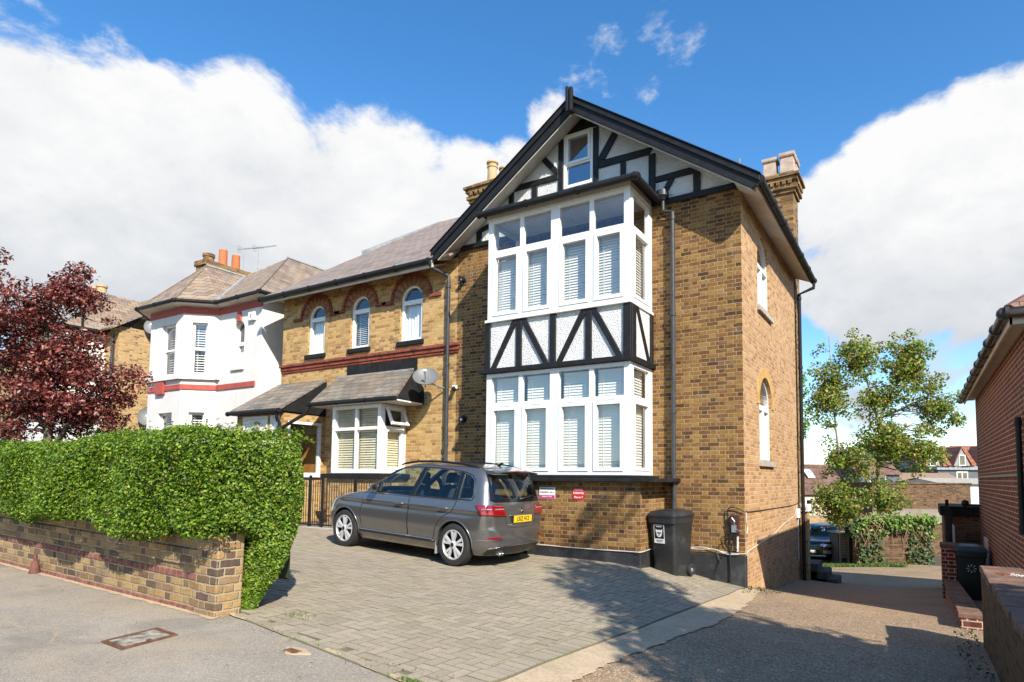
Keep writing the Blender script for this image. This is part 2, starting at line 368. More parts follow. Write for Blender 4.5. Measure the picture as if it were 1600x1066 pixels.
K['dish'] = plain('grey_dish', (.15, .155, .16), .5, .08)

# ground materials
def groundmat(name, stops, sc1, spk, bump, dirt=None, rough=.9, spkscale=170, d2=None, cracks=None):
    m = newmat(name); t = NT(m)
    c = t.ramp(t.noise(sc1, 8, .65), stops)
    s = t.n('ShaderNodeTexVoronoi', {'Vector': t.coord(), 'Scale': float(spkscale)})
    g = t.n('ShaderNodeSeparateColor', {'Color': s.outputs['Color']}).outputs[0]
    c = t.mix(t.mr(g, .55, 1, 0, spk[1]), c, spk[0]); c = t.mix(t.mr(g, .0, .35, spk[1] * .8, 0), c, tuple(v * .35 for v in stops[0][1]))
    if dirt: c = t.mix(t.mr(t.noise(dirt[2], 9, .7, dist=.6), .5, .72, 0, dirt[1]), c, dirt[0])
    if d2: c = t.mix(t.mr(t.noise(d2[2], 9, .7, dist=1.0), .55, .68, 0, d2[1]), c, d2[0])
    if cracks:
        wv = t.n('ShaderNodeTexNoise', {'Vector': t.coord(), 'Scale': 1.7, 'Detail': 5.0}).outputs['Color']; wv = t.n('ShaderNodeVectorMath', {0: t.n('ShaderNodeVectorMath', {0: wv, 3: .55}, operation='SCALE').outputs[0], 1: t.coord()}, operation='ADD').outputs[0]
        vd = t.n('ShaderNodeTexVoronoi', {'Vector': wv, 'Scale': cracks[2]}, feature='DISTANCE_TO_EDGE').outputs['Distance']
        ck = t.math('MULTIPLY', t.mr(vd, .003, .012, 1, 0), t.mr(t.noise(.9, 4, .6), .48, .62, 0, cracks[1])); c = t.mix(ck, c, cracks[0])
    h = t.math('ADD', t.noise(spkscale * .8, 3, .6), t.math('MULTIPLY', t.noise(6, 4), .8))
    t.out(t.principled(c, rough, 0, t.bump(h, bump, .01), .25)); return m
K['asphalt'] = groundmat('pavement_asphalt', [(.3, (.245, .212, .170)), (.7, (.34, .296, .24))], 1.0, ((.46, .41, .34), .6), .5, ((.42, .32, .20), .55, .8), spkscale=150, d2=((.15, .135, .115), .6, .35), cracks=((.40, .30, .17), .75, .6))
K['drive'] = groundmat('driveway_gravel_tarmac', [(.3, (.20, .138, .085)), (.7, (.34, .24, .15))], .7, ((.62, .48, .33), .7), 1.0, ((.36, .23, .12), .5, .5), spkscale=80, d2=((.10, .085, .075), .55, .4))
K['concrete'] = groundmat('old_concrete', [(.3, (.40, .30, .19)), (.7, (.54, .42, .28))], 1.6, ((.5, .42, .3), .35), .6, ((.22, .185, .14), .6, 1.5), spkscale=60)
K['sand'] = groundmat('sandy_joint', [(.3, (.42, .30, .17)), (.7, (.55, .43, .27))], 3, ((.5, .42, .3), .3), .5)
K['soil'] = groundmat('soil', [(.3, (.07, .05, .03)), (.7, (.13, .10, .06))], 2, ((.2, .15, .1), .3), .8)
K['far_ground'] = groundmat('far_ground', [(.3, (.05, .07, .03)), (.7, (.13, .13, .07))], .05, ((.2, .18, .12), .2), .2, spkscale=3)
m = newmat('paving_block'); t = NT(m)
rnd = t.n('ShaderNodeNewGeometry').outputs['Random Per Island']
c = t.ramp(rnd, [(0, (.275, .228, .162)), (.4, (.335, .280, .202)), (.8, (.38, .318, .23)), (1, (.295, .246, .178))])
c = t.mix(t.mr(t.noise(1.3, 8, .7), .42, .72, 0, .5), c, (.29, .235, .155))
c = t.mix(t.mr(t.noise(.55, 6, .6, dist=.5), .5, .7, 0, .35), c, (.22, .198, .16))
v = t.n('ShaderNodeTexVoronoi', {'Vector': t.coord(), 'Scale': 190.0}); g = t.n('ShaderNodeSeparateColor', {'Color': v.outputs['Color']}).outputs[0]
c = t.mix(t.mr(g, .6, 1, 0, .45), c, (.38, .34, .28)); c = t.mix(t.mr(g, 0, .3, .4, 0), c, (.08, .07, .06))
t.out(t.principled(c, .85, 0, t.bump(t.noise(160, 4, .6), .4, .006), .3)); K['paver'] = m
m = newmat('paving_joint'); t = NT(m)
c = t.mix(t.mr(t.noise(1.1, 7, .7), .45, .62, 0, 1), (.165, .138, .098), (.145, .150, .062)); t.out(t.principled(c, .95)); K['joint'] = m

# foliage
def leafmat(name, stops, trans=.35, rough=.4, spec=.5):
    m = newmat(name); t = NT(m)
    rnd = t.n('ShaderNodeNewGeometry').outputs['Random Per Island']
    c = t.ramp(rnd, stops)
    p = t.principled(c, rough, 0, None, spec)
    tr = t.n('ShaderNodeBsdfTranslucent', {'Color': t.mix(1.0, c, (1.5, 1.6, .6), 'MULTIPLY')})
    mx = t.n('ShaderNodeMixShader', {0: trans, 1: p, 2: tr.outputs[0]}); t.out(mx.outputs[0]); return m
K['leaf_hedge'] = leafmat('privet_leaf', [(0, (.016, .040, .004)), (.3, (.068, .136, .008)), (.65, (.140, .238, .015)), (.92, (.26, .36, .04)), (1, (.18, .11, .03))], .28, .42, .32)
K['leaf_maple'] = leafmat('maple_leaf', [(0, (.06, .11, .018)), (.4, (.15, .24, .035)), (.70, (.27, .34, .06)), (.84, (.34, .32, .06)), (.93, (.40, .22, .06)), (1, (.36, .13, .05))], .35, .5)
K['leaf_copper'] = leafmat('copper_leaf', [(0, (.04, .008, .009)), (.4, (.125, .022, .022)), (.75, (.23, .052, .042)), (.93, (.38, .15, .11)), (1, (.17, .09, .05))], .25, .42, .5)
K['leaf_dark'] = leafmat('dark_leaf', [(0, (.012, .03, .008)), (.6, (.03, .07, .016)), (1, (.07, .12, .03))], .25, .45)
K['leaf_bright'] = leafmat('bright_leaf', [(0, (.08, .16, .02)), (.6, (.17, .30, .04)), (1, (.30, .42, .09))], .35, .5)
K['leaf_far'] = leafmat('far_leaf', [(0, (.03, .06, .02)), (.6, (.06, .11, .03)), (1, (.12, .17, .05))], .2, .6)
K['bark'] = plain('bark', (.14, .105, .075), .9, .25, 8, bump=.6, bscale=30)
K['bark_pale'] = plain('pale_bark', (.26, .21, .16), .9, .2, 8, bump=.5, bscale=30)
K['grass'] = leafmat('grass_blade', [(0, (.05, .10, .015)), (.6, (.11, .19, .03)), (1, (.22, .28, .07))], .3, .5)
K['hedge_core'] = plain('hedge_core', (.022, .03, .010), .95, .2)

# ------------------------------------------------------------------ terrain
CP = np.array([
 (-2.97,-7.2,.12),(-7.9,-7.2,.26),(-14,-7.4,.42),(-25,-7.4,.6),(0,-7.1,-.04),(2.5,-7.3,-.13),(2.5,-10.6,-.19),(-3,-10.6,.05),(-8,-10.6,.17),(6,-10,-.3),(-20,-11,.4),(4,-14,-.3),(-6,-14,.05),(-25,-14,.4),
 (-3.75,-3.0,.0),(-6.2,-3.1,.15),(-9,-3,.25),(-9,-1.2,.27),(-1.41,-1.1,-.07),(-3,-1.1,.0),(-.85,-.4,-.24),(0,0,-.40),(-1.5,-.1,-.12),(-5,-.8,.05),
 (.3,-1,-.38),(.15,-3,-.22),(.1,-5,-.12),(1.5,0,-.5),(1.5,2,-.75),(0,2.,-.71),(0,5.4,-.98),(1.5,5.4,-1.08),(1.3,9,-1.48),(1,14,-1.78),(1.5,-3,-.28),(1.5,-6,-.16),(3,-1.5,-.40),(3,3,-.85),(3.2,-4.2,-.27),(3.4,7,-1.2),(5,0,-.5),(6,-5,-.35),
 (-.9,17.7,-2.1),(-2,22,-2.3),(-5,14,-1.9),(5,14,-1.7),(1,17,-1.85),(3,18,-1.85),(0,25,-2.4),(0,40,-3.2),(8,40,-3.2),(-10,40,-3),(0,80,-4),(-14,-3,.42),(-14,0,.45),(-20,-3,.55),(-25,0,.6),(-12,8,-.2),(-25,15,.2),(12,5,-.8),(12,20,-2),(-9,4,.2),(-5,5,-.3)], float)
def _phi(r2): return np.where(r2 > 1e-12, .5 * r2 * np.log(np.maximum(r2, 1e-12)), 0.0)
_n = len(CP); _d = ((CP[:, None, :2] - CP[None, :, :2]) ** 2).sum(-1)
_A = np.zeros((_n + 3, _n + 3)); _A[:_n, :_n] = _phi(_d) + np.eye(_n) * .08
_A[:_n, _n] = 1; _A[:_n, _n + 1:] = CP[:, :2]; _A[_n, :_n] = 1; _A[_n + 1:, :_n] = CP[:, :2].T
_w = np.linalg.solve(_A, np.concatenate([CP[:, 2], [0, 0, 0]]))
def TT(xy):
    xy = np.atleast_2d(np.asarray(xy, float)); q = xy.copy()
    q[:, 0] = np.clip(q[:, 0], -32, 14); q[:, 1] = np.clip(q[:, 1], -16, 82)
    d = ((q[:, None, :] - CP[None, :, :2]) ** 2).sum(-1)
    return _phi(d) @ _w[:_n] + _w[_n] + q @ _w[_n + 1:]
def T(x, y): return float(TT([(x, y)])[0])
# ------------------------------------------------------------------ wall / window helpers
def FR(y0): return lambda a, b, d=0.0: (a, y0 - d, b)          # faces -Y
def RT(x0): return lambda a, b, d=0.0: (x0 + d, a, b)          # faces +X
def LF(x0): return lambda a, b, d=0.0: (x0 - d, -a, b)         # faces -X (a = -y)
def OB(p, q):                                                   # oblique vertical plane from p to q (left to right seen from outside)
    p, q = Vector((p[0], p[1], 0)), Vector((q[0], q[1], 0)); u = (q - p).normalized(); n = Vector((u.y, -u.x, 0))
    return lambda a, b, d=0.0: tuple(p + u * a + n * d + Vector((0, 0, b)))
def outline(a0, a1, b0, b1, arch=False, n=16, seg=0.0):
    if not arch: return [(a0, b0), (a1, b0), (a1, b1), (a0, b1)]
    c, r = (a0 + a1) / 2, (a1 - a0) / 2
    return [(a0, b0), (a1, b0)] + [(c + r * cos(pi * k / n), b1 + r * sin(pi * k / n)) for k in range(n + 1)]
def wall(mb, P, a0, a1, b0, b1, holes=(), depth=.11, mi=0, mr=None, top=None):
    brk = {a0, a1}
    for h in holes:
        brk |= {h[0], h[1]}
        if h[4]:
            c, r = (h[0] + h[1]) / 2, (h[1] - h[0]) / 2
            brk |= {c + r * cos(pi * k / 16) for k in range(17)}
    brk = sorted(b for b in brk if a0 - 1e-6 <= b <= a1 + 1e-6)
    def htop(h, a):
        if not h[4]: return h[3]
        c, r = (h[0] + h[1]) / 2, (h[1] - h[0]) / 2
        return h[3] + sqrt(max(0, r * r - (a - c) ** 2))
    for p, q in zip(brk[:-1], brk[1:]):
        if q - p < 1e-6: continue
        c = (p + q) / 2; lo = (b0, b0)
        for h in sorted((h for h in holes if h[0] < c < h[1]), key=lambda h: h[2]):
            if h[2] - lo[0] > 1e-5 or h[2] - lo[1] > 1e-5: mb.poly([P(p, lo[0]), P(q, lo[1]), P(q, h[2]), P(p, h[2])], mi)
            lo = (htop(h, p), htop(h, q))
        tp, tq = (top(p), top(q)) if top else (b1, b1)
        mb.poly([P(p, lo[0]), P(q, lo[1]), P(q, tq), P(p, tp)], mi)
    for h in holes:
        ol = outline(*h); n = len(ol)
        for k in range(n):
            u, v = ol[k], ol[(k + 1) % n]
            mb.poly([P(*u), P(*v), P(*v, -depth), P(*u, -depth)], mi if mr is None else mr)
def ring(mb, P, outer, inner, d0, d1, mi=0, closed=True):
    n = len(outer)
    for k in range(n if closed else n - 1):
        a, b, c, e = outer[k], outer[(k + 1) % n], inner[(k + 1) % n], inner[k]
        mb.poly([P(*a, d1), P(*b, d1), P(*c, d1), P(*e, d1)], mi)
        mb.poly([P(*e, d1), P(*c, d1), P(*c, d0), P(*e, d0)], mi)
        mb.poly([P(*b, d1), P(*a, d1), P(*a, d0), P(*b, d0)], mi)
def rbox(mb, P, a0, a1, b0, b1, d0, d1, mi=0):
    mb.hexa([P(a0, b0, d1), P(a1, b0, d1), P(a1, b0, d0), P(a0, b0, d0), P(a0, b1, d1), P(a1, b1, d1), P(a1, b1, d0), P(a0, b1, d0)], mi)
def frame_rect(mb, P, a0, a1, b0, b1, w, d0, d1, mi=0):
    ring(mb, P, outline(a0, a1, b0, b1), outline(a0 + w, a1 - w, b0 + w, b1 - w), d0, d1, mi)
def slats(mb, P, a0, a1, b0, b1, d, pitch=.048, wd=.05, tilt=38):
    b = b0 + .01; dz, dd = wd * sin(R(tilt)), wd * cos(R(tilt))
    while b + dz < b1:
        j = random.uniform(-.002, .002)
        mb.poly([P(a0, b + j, d), P(a1, b + j, d), P(a1, b + dz + j, d - dd), P(a0, b + dz + j, d - dd)])
        b += pitch
    rbox(mb, P, a0, a1, b1 - .045, b1, d - .05, d)
    for f in (.2, .8):
        a = a0 + (a1 - a0) * f; mb.poly([P(a - .006, b0, d + .004), P(a + .006, b0, d + .004), P(a + .006, b1, d + .004), P(a - .006, b1, d + .004)])
def pane(name, P, polys, d, parent, mat=None):
    mb = MB()
    for ol in polys: mb.poly([P(*q, d) for q in ol])
    return mb.build(name, mat or K['glass'], parent)

def arched_window(parent, P, a0, a1, b0, sp, depth, blind=None, lights=1, transom=None, sill=None, room=.9, sillmat=None, curtain=None, w=.055):
    mb = MB(); ol = outline(a0, a1, b0, sp, True)
    c, r = (a0 + a1) / 2, (a1 - a0) / 2
    inn = [(a0 + w, b0 + w), (a1 - w, b0 + w)] + [(c + (r - w) * cos(pi * k / 16), sp + (r - w) * sin(pi * k / 16)) for k in range(17)]
    ring(mb, P, ol, inn, -depth, -depth + .06)
    tz = transom if transom is not None else sp
    rbox(mb, P, a0 + w * .5, a1 - w * .5, tz - .03, tz + .035, -depth + .002, -depth + .056)
    step = (a1 - a0 - w) / lights
    for k in range(lights):                                   # casement sashes
        x0 = a0 + w * .6 + k * step; frame_rect(mb, P, x0, x0 + step - w * .2, b0 + w * .6, tz - .028, .05, -depth + .004, -depth + .075)
    f = mb.build('window', K['white'], parent, bevel=.006, seg=1)
    pane('pane', P, [inn], -depth + .02, f)
    if blind:
        bl = MB(); slats(bl, P, a0 + w, a1 - w, b0 + w, tz, -depth - .06); bl.build('blind', K[blind], f)
    if curtain:
        bl = MB(); n = 26
        for k in range(n):
            u0, u1 = a0 + (a1 - a0) * k / n, a0 + (a1 - a0) * (k + 1) / n
            dd = lambda q: -depth - .05 + .02 * sin(q * 70)
            bl.poly([P(u0, b0, dd(u0)), P(u1, b0, dd(u1)), P(u1, tz, dd(u1)), P(u0, tz, dd(u0))])
        bl.build('curtain', K[curtain], f, smooth=True)
    rm = MB(); ro = outline(a0 - .4, a1 + .4, b0 - .3, sp + r + .3)
    rm.poly([P(*q, -depth - room) for q in ro]); n = len(ro)
    for k in range(n): rm.poly([P(*ro[k], -depth - .01), P(*ro[(k + 1) % n], -depth - .01), P(*ro[(k + 1) % n], -depth - room), P(*ro[k], -depth - room)])
    rm.build('room', K['interior'], f)
    if sill:
        sm = MB(); rbox(sm, P, a0 - .06, a1 + .06, b0 - sill, b0 + .004, -depth, .06); sm.build('sill', sillmat or K['black'], f, bevel=.006)
    return f

# ------------------------------------------------------------------ the brick house
house = thing('brick_house', (-6, 3, -.4), 'large yellow brick house with half-timbered front gable, two-storey white bay and arched windows', 'house')
PF = FR(0.0); PS = RT(0.0)
AW = [(-11.22, -10.57, 4.55, 5.53, True), (-9.61, -8.95, 4.55, 5.54, True), (-7.93, -7.23, 4.55, 5.53, True)]
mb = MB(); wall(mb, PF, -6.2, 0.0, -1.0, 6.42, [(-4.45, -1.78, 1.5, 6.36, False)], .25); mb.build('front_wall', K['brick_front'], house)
mb = MB(); wall(mb, PF, -12.25, -6.2, -.6, 6.3, AW + [(-9.1, -7.78, 1.5, 3.0, False), (-11.3, -10.44, .3, 2.6, False)], .12); mb.build('wing_wall', K['brick_wing'], house)
SW = [(1.2, 2.32, 1.74, 2.79, True), (1.2, 2.32, 4.65, 5.55, True)]
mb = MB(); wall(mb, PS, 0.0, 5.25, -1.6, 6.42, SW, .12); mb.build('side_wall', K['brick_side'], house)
mb = MB()
mb.poly([(0, 5.25, -2), (-6, 5.25, -2), (-6, 5.25, 6.4), (0, 5.25, 6.4)]); mb.poly([(0, 5.25, 6.4), (-6.2, 5.25, 6.4), (-3.06, 5.25, 8.6)])
mb.poly([(-12.25, 0, -1), (-12.25, 13, -1), (-12.25, 13, 6.2), (-12.25, 6.5, 10.6), (-12.25, 0, 6.2)]); mb.poly([(-12.25, 13, -1), (-6, 13, -2), (-6, 13, 6.2), (-12.25, 13, 6.2)]); mb.poly([(-6, 13, -2), (-6, 5.25, -2), (-6, 5.25, 6.2), (-6, 6.5, 10.6), (-6, 13, 6.2)])
mb.build('rear_wall', K['brick_wing'], house)
# plinth
mb = MB(); mb.box(-1.405, .012, -.02, .1, -.9, .14); mb.box(-4.86, -1.395, -1.115, .05, -.6, .2); mb.build('plinth', K['plinth'], house, bevel=.02)
# gable
def gz(x, off=0.0): return 8.72 + off - abs(x + 3.06) * (8.72 - 6.34) / 3.44
GW = (-3.49, -2.83, 7.20, 8.31, False)
mb = MB(); wall(mb, FR(-.0), -6.2, 0, 6.42, 9, [GW], .08, top=lambda a: max(6.43, gz(a, -.14))); 
gp = MB(); wall(gp, FR(-.02), -6.24, .0, 6.425, 9, [GW], .1, top=lambda a: max(6.43, gz(a, -.12)))
# split columns at apex so the triangle is right
gp = MB()
for (p, q) in ((-6.24, -3.49), (-3.49, -3.06), (-3.06, -2.83), (-2.83, 0.0)):
    for (lo, hi) in (((6.425, None),) if p in (-6.24, -2.83) else ((6.425, 7.20), (8.31, None))):
        n = 6
        for k in range(n):
            u, v = p + (q - p) * k / n, p + (q - p) * (k + 1) / n
            hu, hv = (max(lo, gz(u, -.08)), max(lo, gz(v, -.08))) if hi is None else (hi, hi)
            gp.poly([(u, -.02, lo), (v, -.02, lo), (v, -.02, hv), (u, -.02, hu)])
ol = outline(*GW)
for k in range(4): u, v = ol[k], ol[(k + 1) % 4]; gp.poly([(u[0], -.02, u[1]), (v[0], -.02, v[1]), (v[0], .1, v[1]), (u[0], .1, u[1])])
gp.poly([(-6.24, -.02, 6.425), (0, -.02, 6.425), (0, .02, 6.425), (-6.24, .02, 6.425)])
gp.build('gable_panel', K['roughcast'], house)
def timber(pts, y=-.02, d=.035):
    t = MB(); t.prism([(x, y, z) for x, z in pts], (0, -d, 0)); return t.build('timber', K['black'], house, bevel=.005, seg=1)
def tb(x0, x1, z0, z1, **k): timber([(x0, z0), (x1, z0), (x1, z1), (x0, z1)], **k)
tb(-3.61, -3.495, 6.9, 8.24); tb(-2.825, -2.71, 6.9, 8.28)
timber([(-3.60, 8.26), (-3.495, 8.315), (-2.825, 8.315), (-2.72, 8.30), (-3.06, 8.56)], d=.03)
tb(-4.69, -3.615, 7.43, 7.55); timber([(-4.03, 7.94), (-3.94, 8.02), (-3.62, 7.64), (-3.62, 7.555), (-3.70, 7.555)])
timber([(-4.82, 6.9), (-4.70, 6.9), (-4.70, 7.555), (-4.82, 7.44)]); tb(-4.24, -4.11, 6.9, 7.425)
timber([(-5.67, 6.51), (-5.53, 6.51), (-5.53, 6.83), (-5.67, 6.74)])
tb(-6.17, -.02, 6.405, 6.505, d=.045); timber([(-5.525, 6.72), (-4.83, 6.9), (-4.83, 7.0), (-5.525, 6.83)])
timber([(-2.70, 7.43), (-1.67, 7.43), (-1.58, 7.56), (-2.70, 7.575)])
timber([(-2.70, 7.58), (-2.57, 7.58), (-2.30, 7.99), (-2.41, 8.08), (-2.70, 7.66)])
tb(-2.24, -2.13, 6.9, 7.425); tb(-1.665, -1.535, 6.51, 7.425)
timber([(-1.53, 6.855), (-.70, 6.855), (-.88, 6.98), (-1.53, 6.965)])
timber([(-1.50, 6.51), (-1.37, 6.51), (-1.16, 6.85), (-1.29, 6.85)], d=.033); tb(-.82, -.69, 6.51, 6.85)
# loft window
mb = MB(); P = FR(-.0)
frame_rect(mb, P, GW[0], GW[1], GW[2], GW[3], .06, -.06, .035); rbox(mb, P, -3.44, -2.88, 7.64, 7.70, -.05, .03); frame_rect(mb, P, -3.43, -2.89, 7.68, 8.255, .05, -.04, .05)
lw_ = mb.build('window', K['white'], house, bevel=.006, seg=1); pane('pane', P, [outline(-3.43, -2.89, 7.26, 8.25)], -.01, lw_, K['glass_loft'])
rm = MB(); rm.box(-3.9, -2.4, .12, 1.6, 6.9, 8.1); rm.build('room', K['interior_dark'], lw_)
# roof of the gable block
def slope_roof(mb, A, B, C, D, th, mi=0):
    A, B, C, D = map(Vector, (A, B, C, D)); n = (B - A).cross(D - A).normalized()
    if n.z < 0: n = -n
    mb.hexa([A, B, C, D, A + n * th, B + n * th, C + n * th, D + n * th], mi)
mb = MB()
zE, xE, zA, xA = 6.30, .40, 8.70, -3.06
slope_roof(mb, (xE, -.46, zE), (xE, 5.45, zE), (xA, 5.45, zA), (xA, -.46, zA), .05)
slope_roof(mb, (-6.52, -.46, zE), (-6.52, 5.45, zE), (xA, 5.45, zA), (xA, -.46, zA), .05)
mb.tube([(xA, -.46, zA + .05), (xA, 5.45, zA + .05)], .06, 8)
mb.build('roof', K['slate'], house)
# barge boards: a board and a proud capping on each rake, all set from the ridge down
dz = (8.72 - 6.34) / 3.44
for sx in (1, -1):
    mb = MB(); e = 3.46
    p = lambda t, o: (xA + sx * t, 8.74 - dz * t + o)
    y0 = -.46
    mb.prism([(p(0, -.06)[0], y0, p(0, -.06)[1]), (p(e, 0)[0], y0, p(e, -.06)[1]), (p(e, 0)[0], y0, p(e, -.20)[1]), (p(e - .10, 0)[0], y0, p(e - .10, -.285)[1]), (p(0, 0)[0], y0, p(0, -.285)[1])], (0, -.035, 0))
    y1 = -.498
    mb.prism([(p(0, 0)[0], y1, p(0, .0)[1]), (p(e + .03, 0)[0], y1, p(e + .03, .0)[1]), (p(e + .03, 0)[0], y1, p(e + .03, -.11)[1]), (p(0, 0)[0], y1, p(0, -.11)[1])], (0, -.03, 0))
    mb.prism([(p(0, 0)[0], -.55, p(0, .03)[1]), (p(e + .05, 0)[0], -.55, p(e + .05, .03)[1]), (p(e + .05, 0)[0], -.55, p(e + .05, .005)[1]), (p(0, 0)[0], -.55, p(0, .005)[1])], (0, .12, 0))
    mb.build('bargeboard', K['black'], house, bevel=.006, seg=1)
    sf = MB(); sf.hexa([(p(.02, 0)[0], -.455, p(.02, -.315)[1]), (p(e - .12, 0)[0], -.455, p(e - .12, -.315)[1]), (p(e - .12, 0)[0], -.025, p(e - .12, -.17)[1]), (p(.02, 0)[0], -.025, p(.02, -.17)[1]),
                        (p(.02, 0)[0], -.455, p(.02, -.28)[1]), (p(e - .12, 0)[0], -.455, p(e - .12, -.28)[1]), (p(e - .12, 0)[0], -.025, p(e - .12, -.14)[1]), (p(.02, 0)[0], -.025, p(.02, -.14)[1])])
    sf.build('verge_soffit', K['soffit'], house)
mb = MB(); mb.box(-3.13, -3.075, -.63, -.56, 8.40, 8.90); mb.box(-3.045, -2.99, -.63, -.56, 8.40, 8.87); mb.box(-3.12, -3.0, -.60, -.53, 8.41, 8.83); mb.build('finial', K['black'], house, bevel=.01)
# eave soffit and gutter on the right side
mb = MB(); ys = [-.44, 1.55, 3.4, 5.4]
for a, b in zip(ys[:-1], ys[1:]):
    mb.hexa([(-.02, a + .004, 6.36), (.37, a + .004, 6.19), (.37, b - .004, 6.19), (-.02, b - .004, 6.36), (-.02, a + .004, 6.38), (.37, a + .004, 6.21), (.37, b - .004, 6.21), (-.02, b - .004, 6.38)])
mb.build('soffit', K['soffit'], house)
def gutter(path, r=.06, name='gutter', parent=None, mat=None):
    mb = MB(); mb.tube(path, r, 10); L = [Vector(p) for p in path]
    for a, b in zip(L[:-1], L[1:]):
        n = max(1, int((b - a).length / .9)); d = (b - a).normalized()
        for k in range(n + 1):
            q = a + (b - a) * ((k + .03) / (n + .06)); mb.tube([q - d * .02, q + d * .02], r * 1.22, 10)
    return mb.build(name, mat or K['black'], parent, smooth=True, auto=40)
gutter([(.43, -.50, 6.25), (.43, 5.45, 6.23)], .062, parent=house)
mb = MB(); mb.box(.365, .40, -.45, 5.42, 6.17, 6.33); mb.build('fascia', K['black'], house)
def pipe(path, r, parent, name='downpipe', mat=None, step=1.5):
    mb = MB(); mb.tube(path, r, 12); L = [Vector(p) for p in path]
    for a, b in zip(L[:-1], L[1:]):
        if (b - a).length > .8:
            n = int((b - a).length / step); d = (b - a).normalized()
            for k in range(n + 1):
                q = a + (b - a) * (k + .06) / (n + .12); mb.tube([q - d * .035, q + d * .035], r * 1.3, 12)
    return mb.build(name, mat or K['grey_pipe'], parent, smooth=True, auto=40)
pipe([(.43, 5.38, 6.18), (.43, 5.38, 6.05), (.10, 5.33, 5.92), (.10, 5.33, -1.1)], .042, house, mat=K['black'])
pipe([(-1.36, -.12, 6.45), (-1.36, -.12, 6.25), (-1.19, -.10, 6.20), (-1.19, -.10, .72)], .042, house)
mb = MB(); mb.lathe((-1.36, -.14, 6.44), (0, 0, 1), [(.05, 0), (.085, .05), (.115, .07), (.115, .17), (.09, .17), (.085, .06)], 14); mb.build('hopper', K['grey_pipe'], house, smooth=True, auto=40)
pipe([(-6.62, -.48, 6.12), (-6.62, -.42, 6.02), (-6.40, -.10, 5.88), (-6.39, -.09, 5.75), (-6.38, -.09, .25)], .042, house)

# ------------------------------------------------------------------ two storey bay
BX0, BX1, BY = -4.62, -1.62, -1.01
bays = [MB(), MB()]; bay = bays[0]; PB = FR(BY); PR = RT(BX1); PL = LF(BX0)
panes_f, panes_r, panes_l = [], [], []
blinds = []
def bay_storey(z0, z1, tr, lower):
    # posts
    for a0, a1 in ((BX0, -4.50), (-3.20, -3.01), (-1.74, BX1)): rbox(bay, PB, a0, a1, z0, z1, -.09, .0)
    rbox(bay, PB, -4.50, -3.20, z0, z0 + .07, -.085, -.002); rbox(bay, PB, -3.01, -1.74, z0, z0 + .07, -.085, -.002)
    rbox(bay, PB, -4.50, -3.20, z1 - .07, z1, -.085, -.002); rbox(bay, PB, -3.01, -1.74, z1 - .07, z1, -.085, -.002)
    for a0, a1, m in ((-4.50, -3.20, -3.84), (-3.01, -1.74, -2.36)):
        rbox(bay, PB, m - .045, m + .045, z0 + .07, z1 - .07, -.085, -.004)
        for u0, u1 in ((a0, m - .045), (m + .045, a1)):
            rbox(bay, PB, u0, u1, tr - .04, tr + .04, -.08, -.006)
            frame_rect(bay, PB, u0 + .004, u1 - .004, z0 + .072, tr - .042, .062, -.07, .014)
            panes_f.append(outline(u0 + .06, u1 - .06, z0 + .13, tr - .1)); panes_f.append(outline(u0, u1, tr + .04, z1 - .07))
            rbox(bay, PB, (u0 + u1) / 2 - .12, (u0 + u1) / 2 + .12, tr - .03, tr - .012, -.006, .008)
            blinds.append((PB, u0 + .02, u1 - .02, z0 + .08, tr - .045 if not lower else z1 - .08, -.15))
    # returns
    for Pq, A0, A1, store in ((PR, BY, 0, panes_r), (PL, 0, -BY, panes_l)):
        lo, hi = (A0 + .09, A1) if Pq is PR else (A0, A1 - .09)
        for a0, a1 in ((lo, lo + .07), (hi - .16, hi)): rbox(bay, Pq, a0, a1, z0, z1, -.08, -.001)
        for b0, b1 in ((z0, z0 + .08), (z1 - .08, z1), (tr - .04, tr + .04)): rbox(bay, Pq, lo + .07, hi - .16, b0, b1, -.075, -.003)
        frame_rect(bay, Pq, lo + .074, hi - .164, z0 + .084, tr - .044, .05, -.06, .01)
        store.append(outline(lo + .07, hi - .16, z0 + .08, z1 - .08))
        blinds.append((Pq, lo + .09, hi - .18, z0 + .08, tr - .05 if not lower else z1 - .08, -.13))
bay_storey(4.43, 6.40, 5.745, False); bay = bays[1]; bay_storey(1.45, 3.38, 2.77, True)
bayo, bayo2 = [b_.build('bay_window', K['white'], house, bevel=.006, seg=1) for b_ in bays]
for P_, L in ((PB, panes_f), (PR, panes_r), (PL, panes_l)):
    for ol in L: pane('pane', P_, [ol], -.045, bayo if ol[0][1] > 4 else bayo2)
for (P_, a0, a1, b0, b1, d) in blinds:
    mb = MB(); slats(mb, P_, a0, a1, b0, b1, d, pitch=.05, wd=.060, tilt=66); mb.build('blind', K['blind'], bayo if b0 > 4 else bayo2)
mb = MB(); mb.box(BX0 - .02, BX1 + .015, BY - .03, .02, 6.402, 6.50); mb.build('fascia', K['white'], bayo)
mb = MB(); mb.box(BX0 - .03, BX1 + .03, BY - .05, .0, 4.375, 4.428); mb.build('window_board', K['white'], bayo, bevel=.008)
mb = MB(); mb.box(BX0 + .0, BX1 - .0, BY + .02, 0, 3.47, 4.374); mb.build('apron_panel', K['roughcast'], bayo)
def bt(pts, y=BY + .02, d=.04):
    t = MB(); t.prism([(x, y, z) for x, z in pts], (0, -d, 0)); t.build('timber', K['black'], bayo, bevel=.005, seg=1)
zt, zb_ = 4.372, 3.472
for a0, a1 in ((-4.66, -4.54), (-3.20, -3.075), (-1.745, -1.60)): bt([(a0, zb_), (a1, zb_), (a1, zt), (a0, zt)])
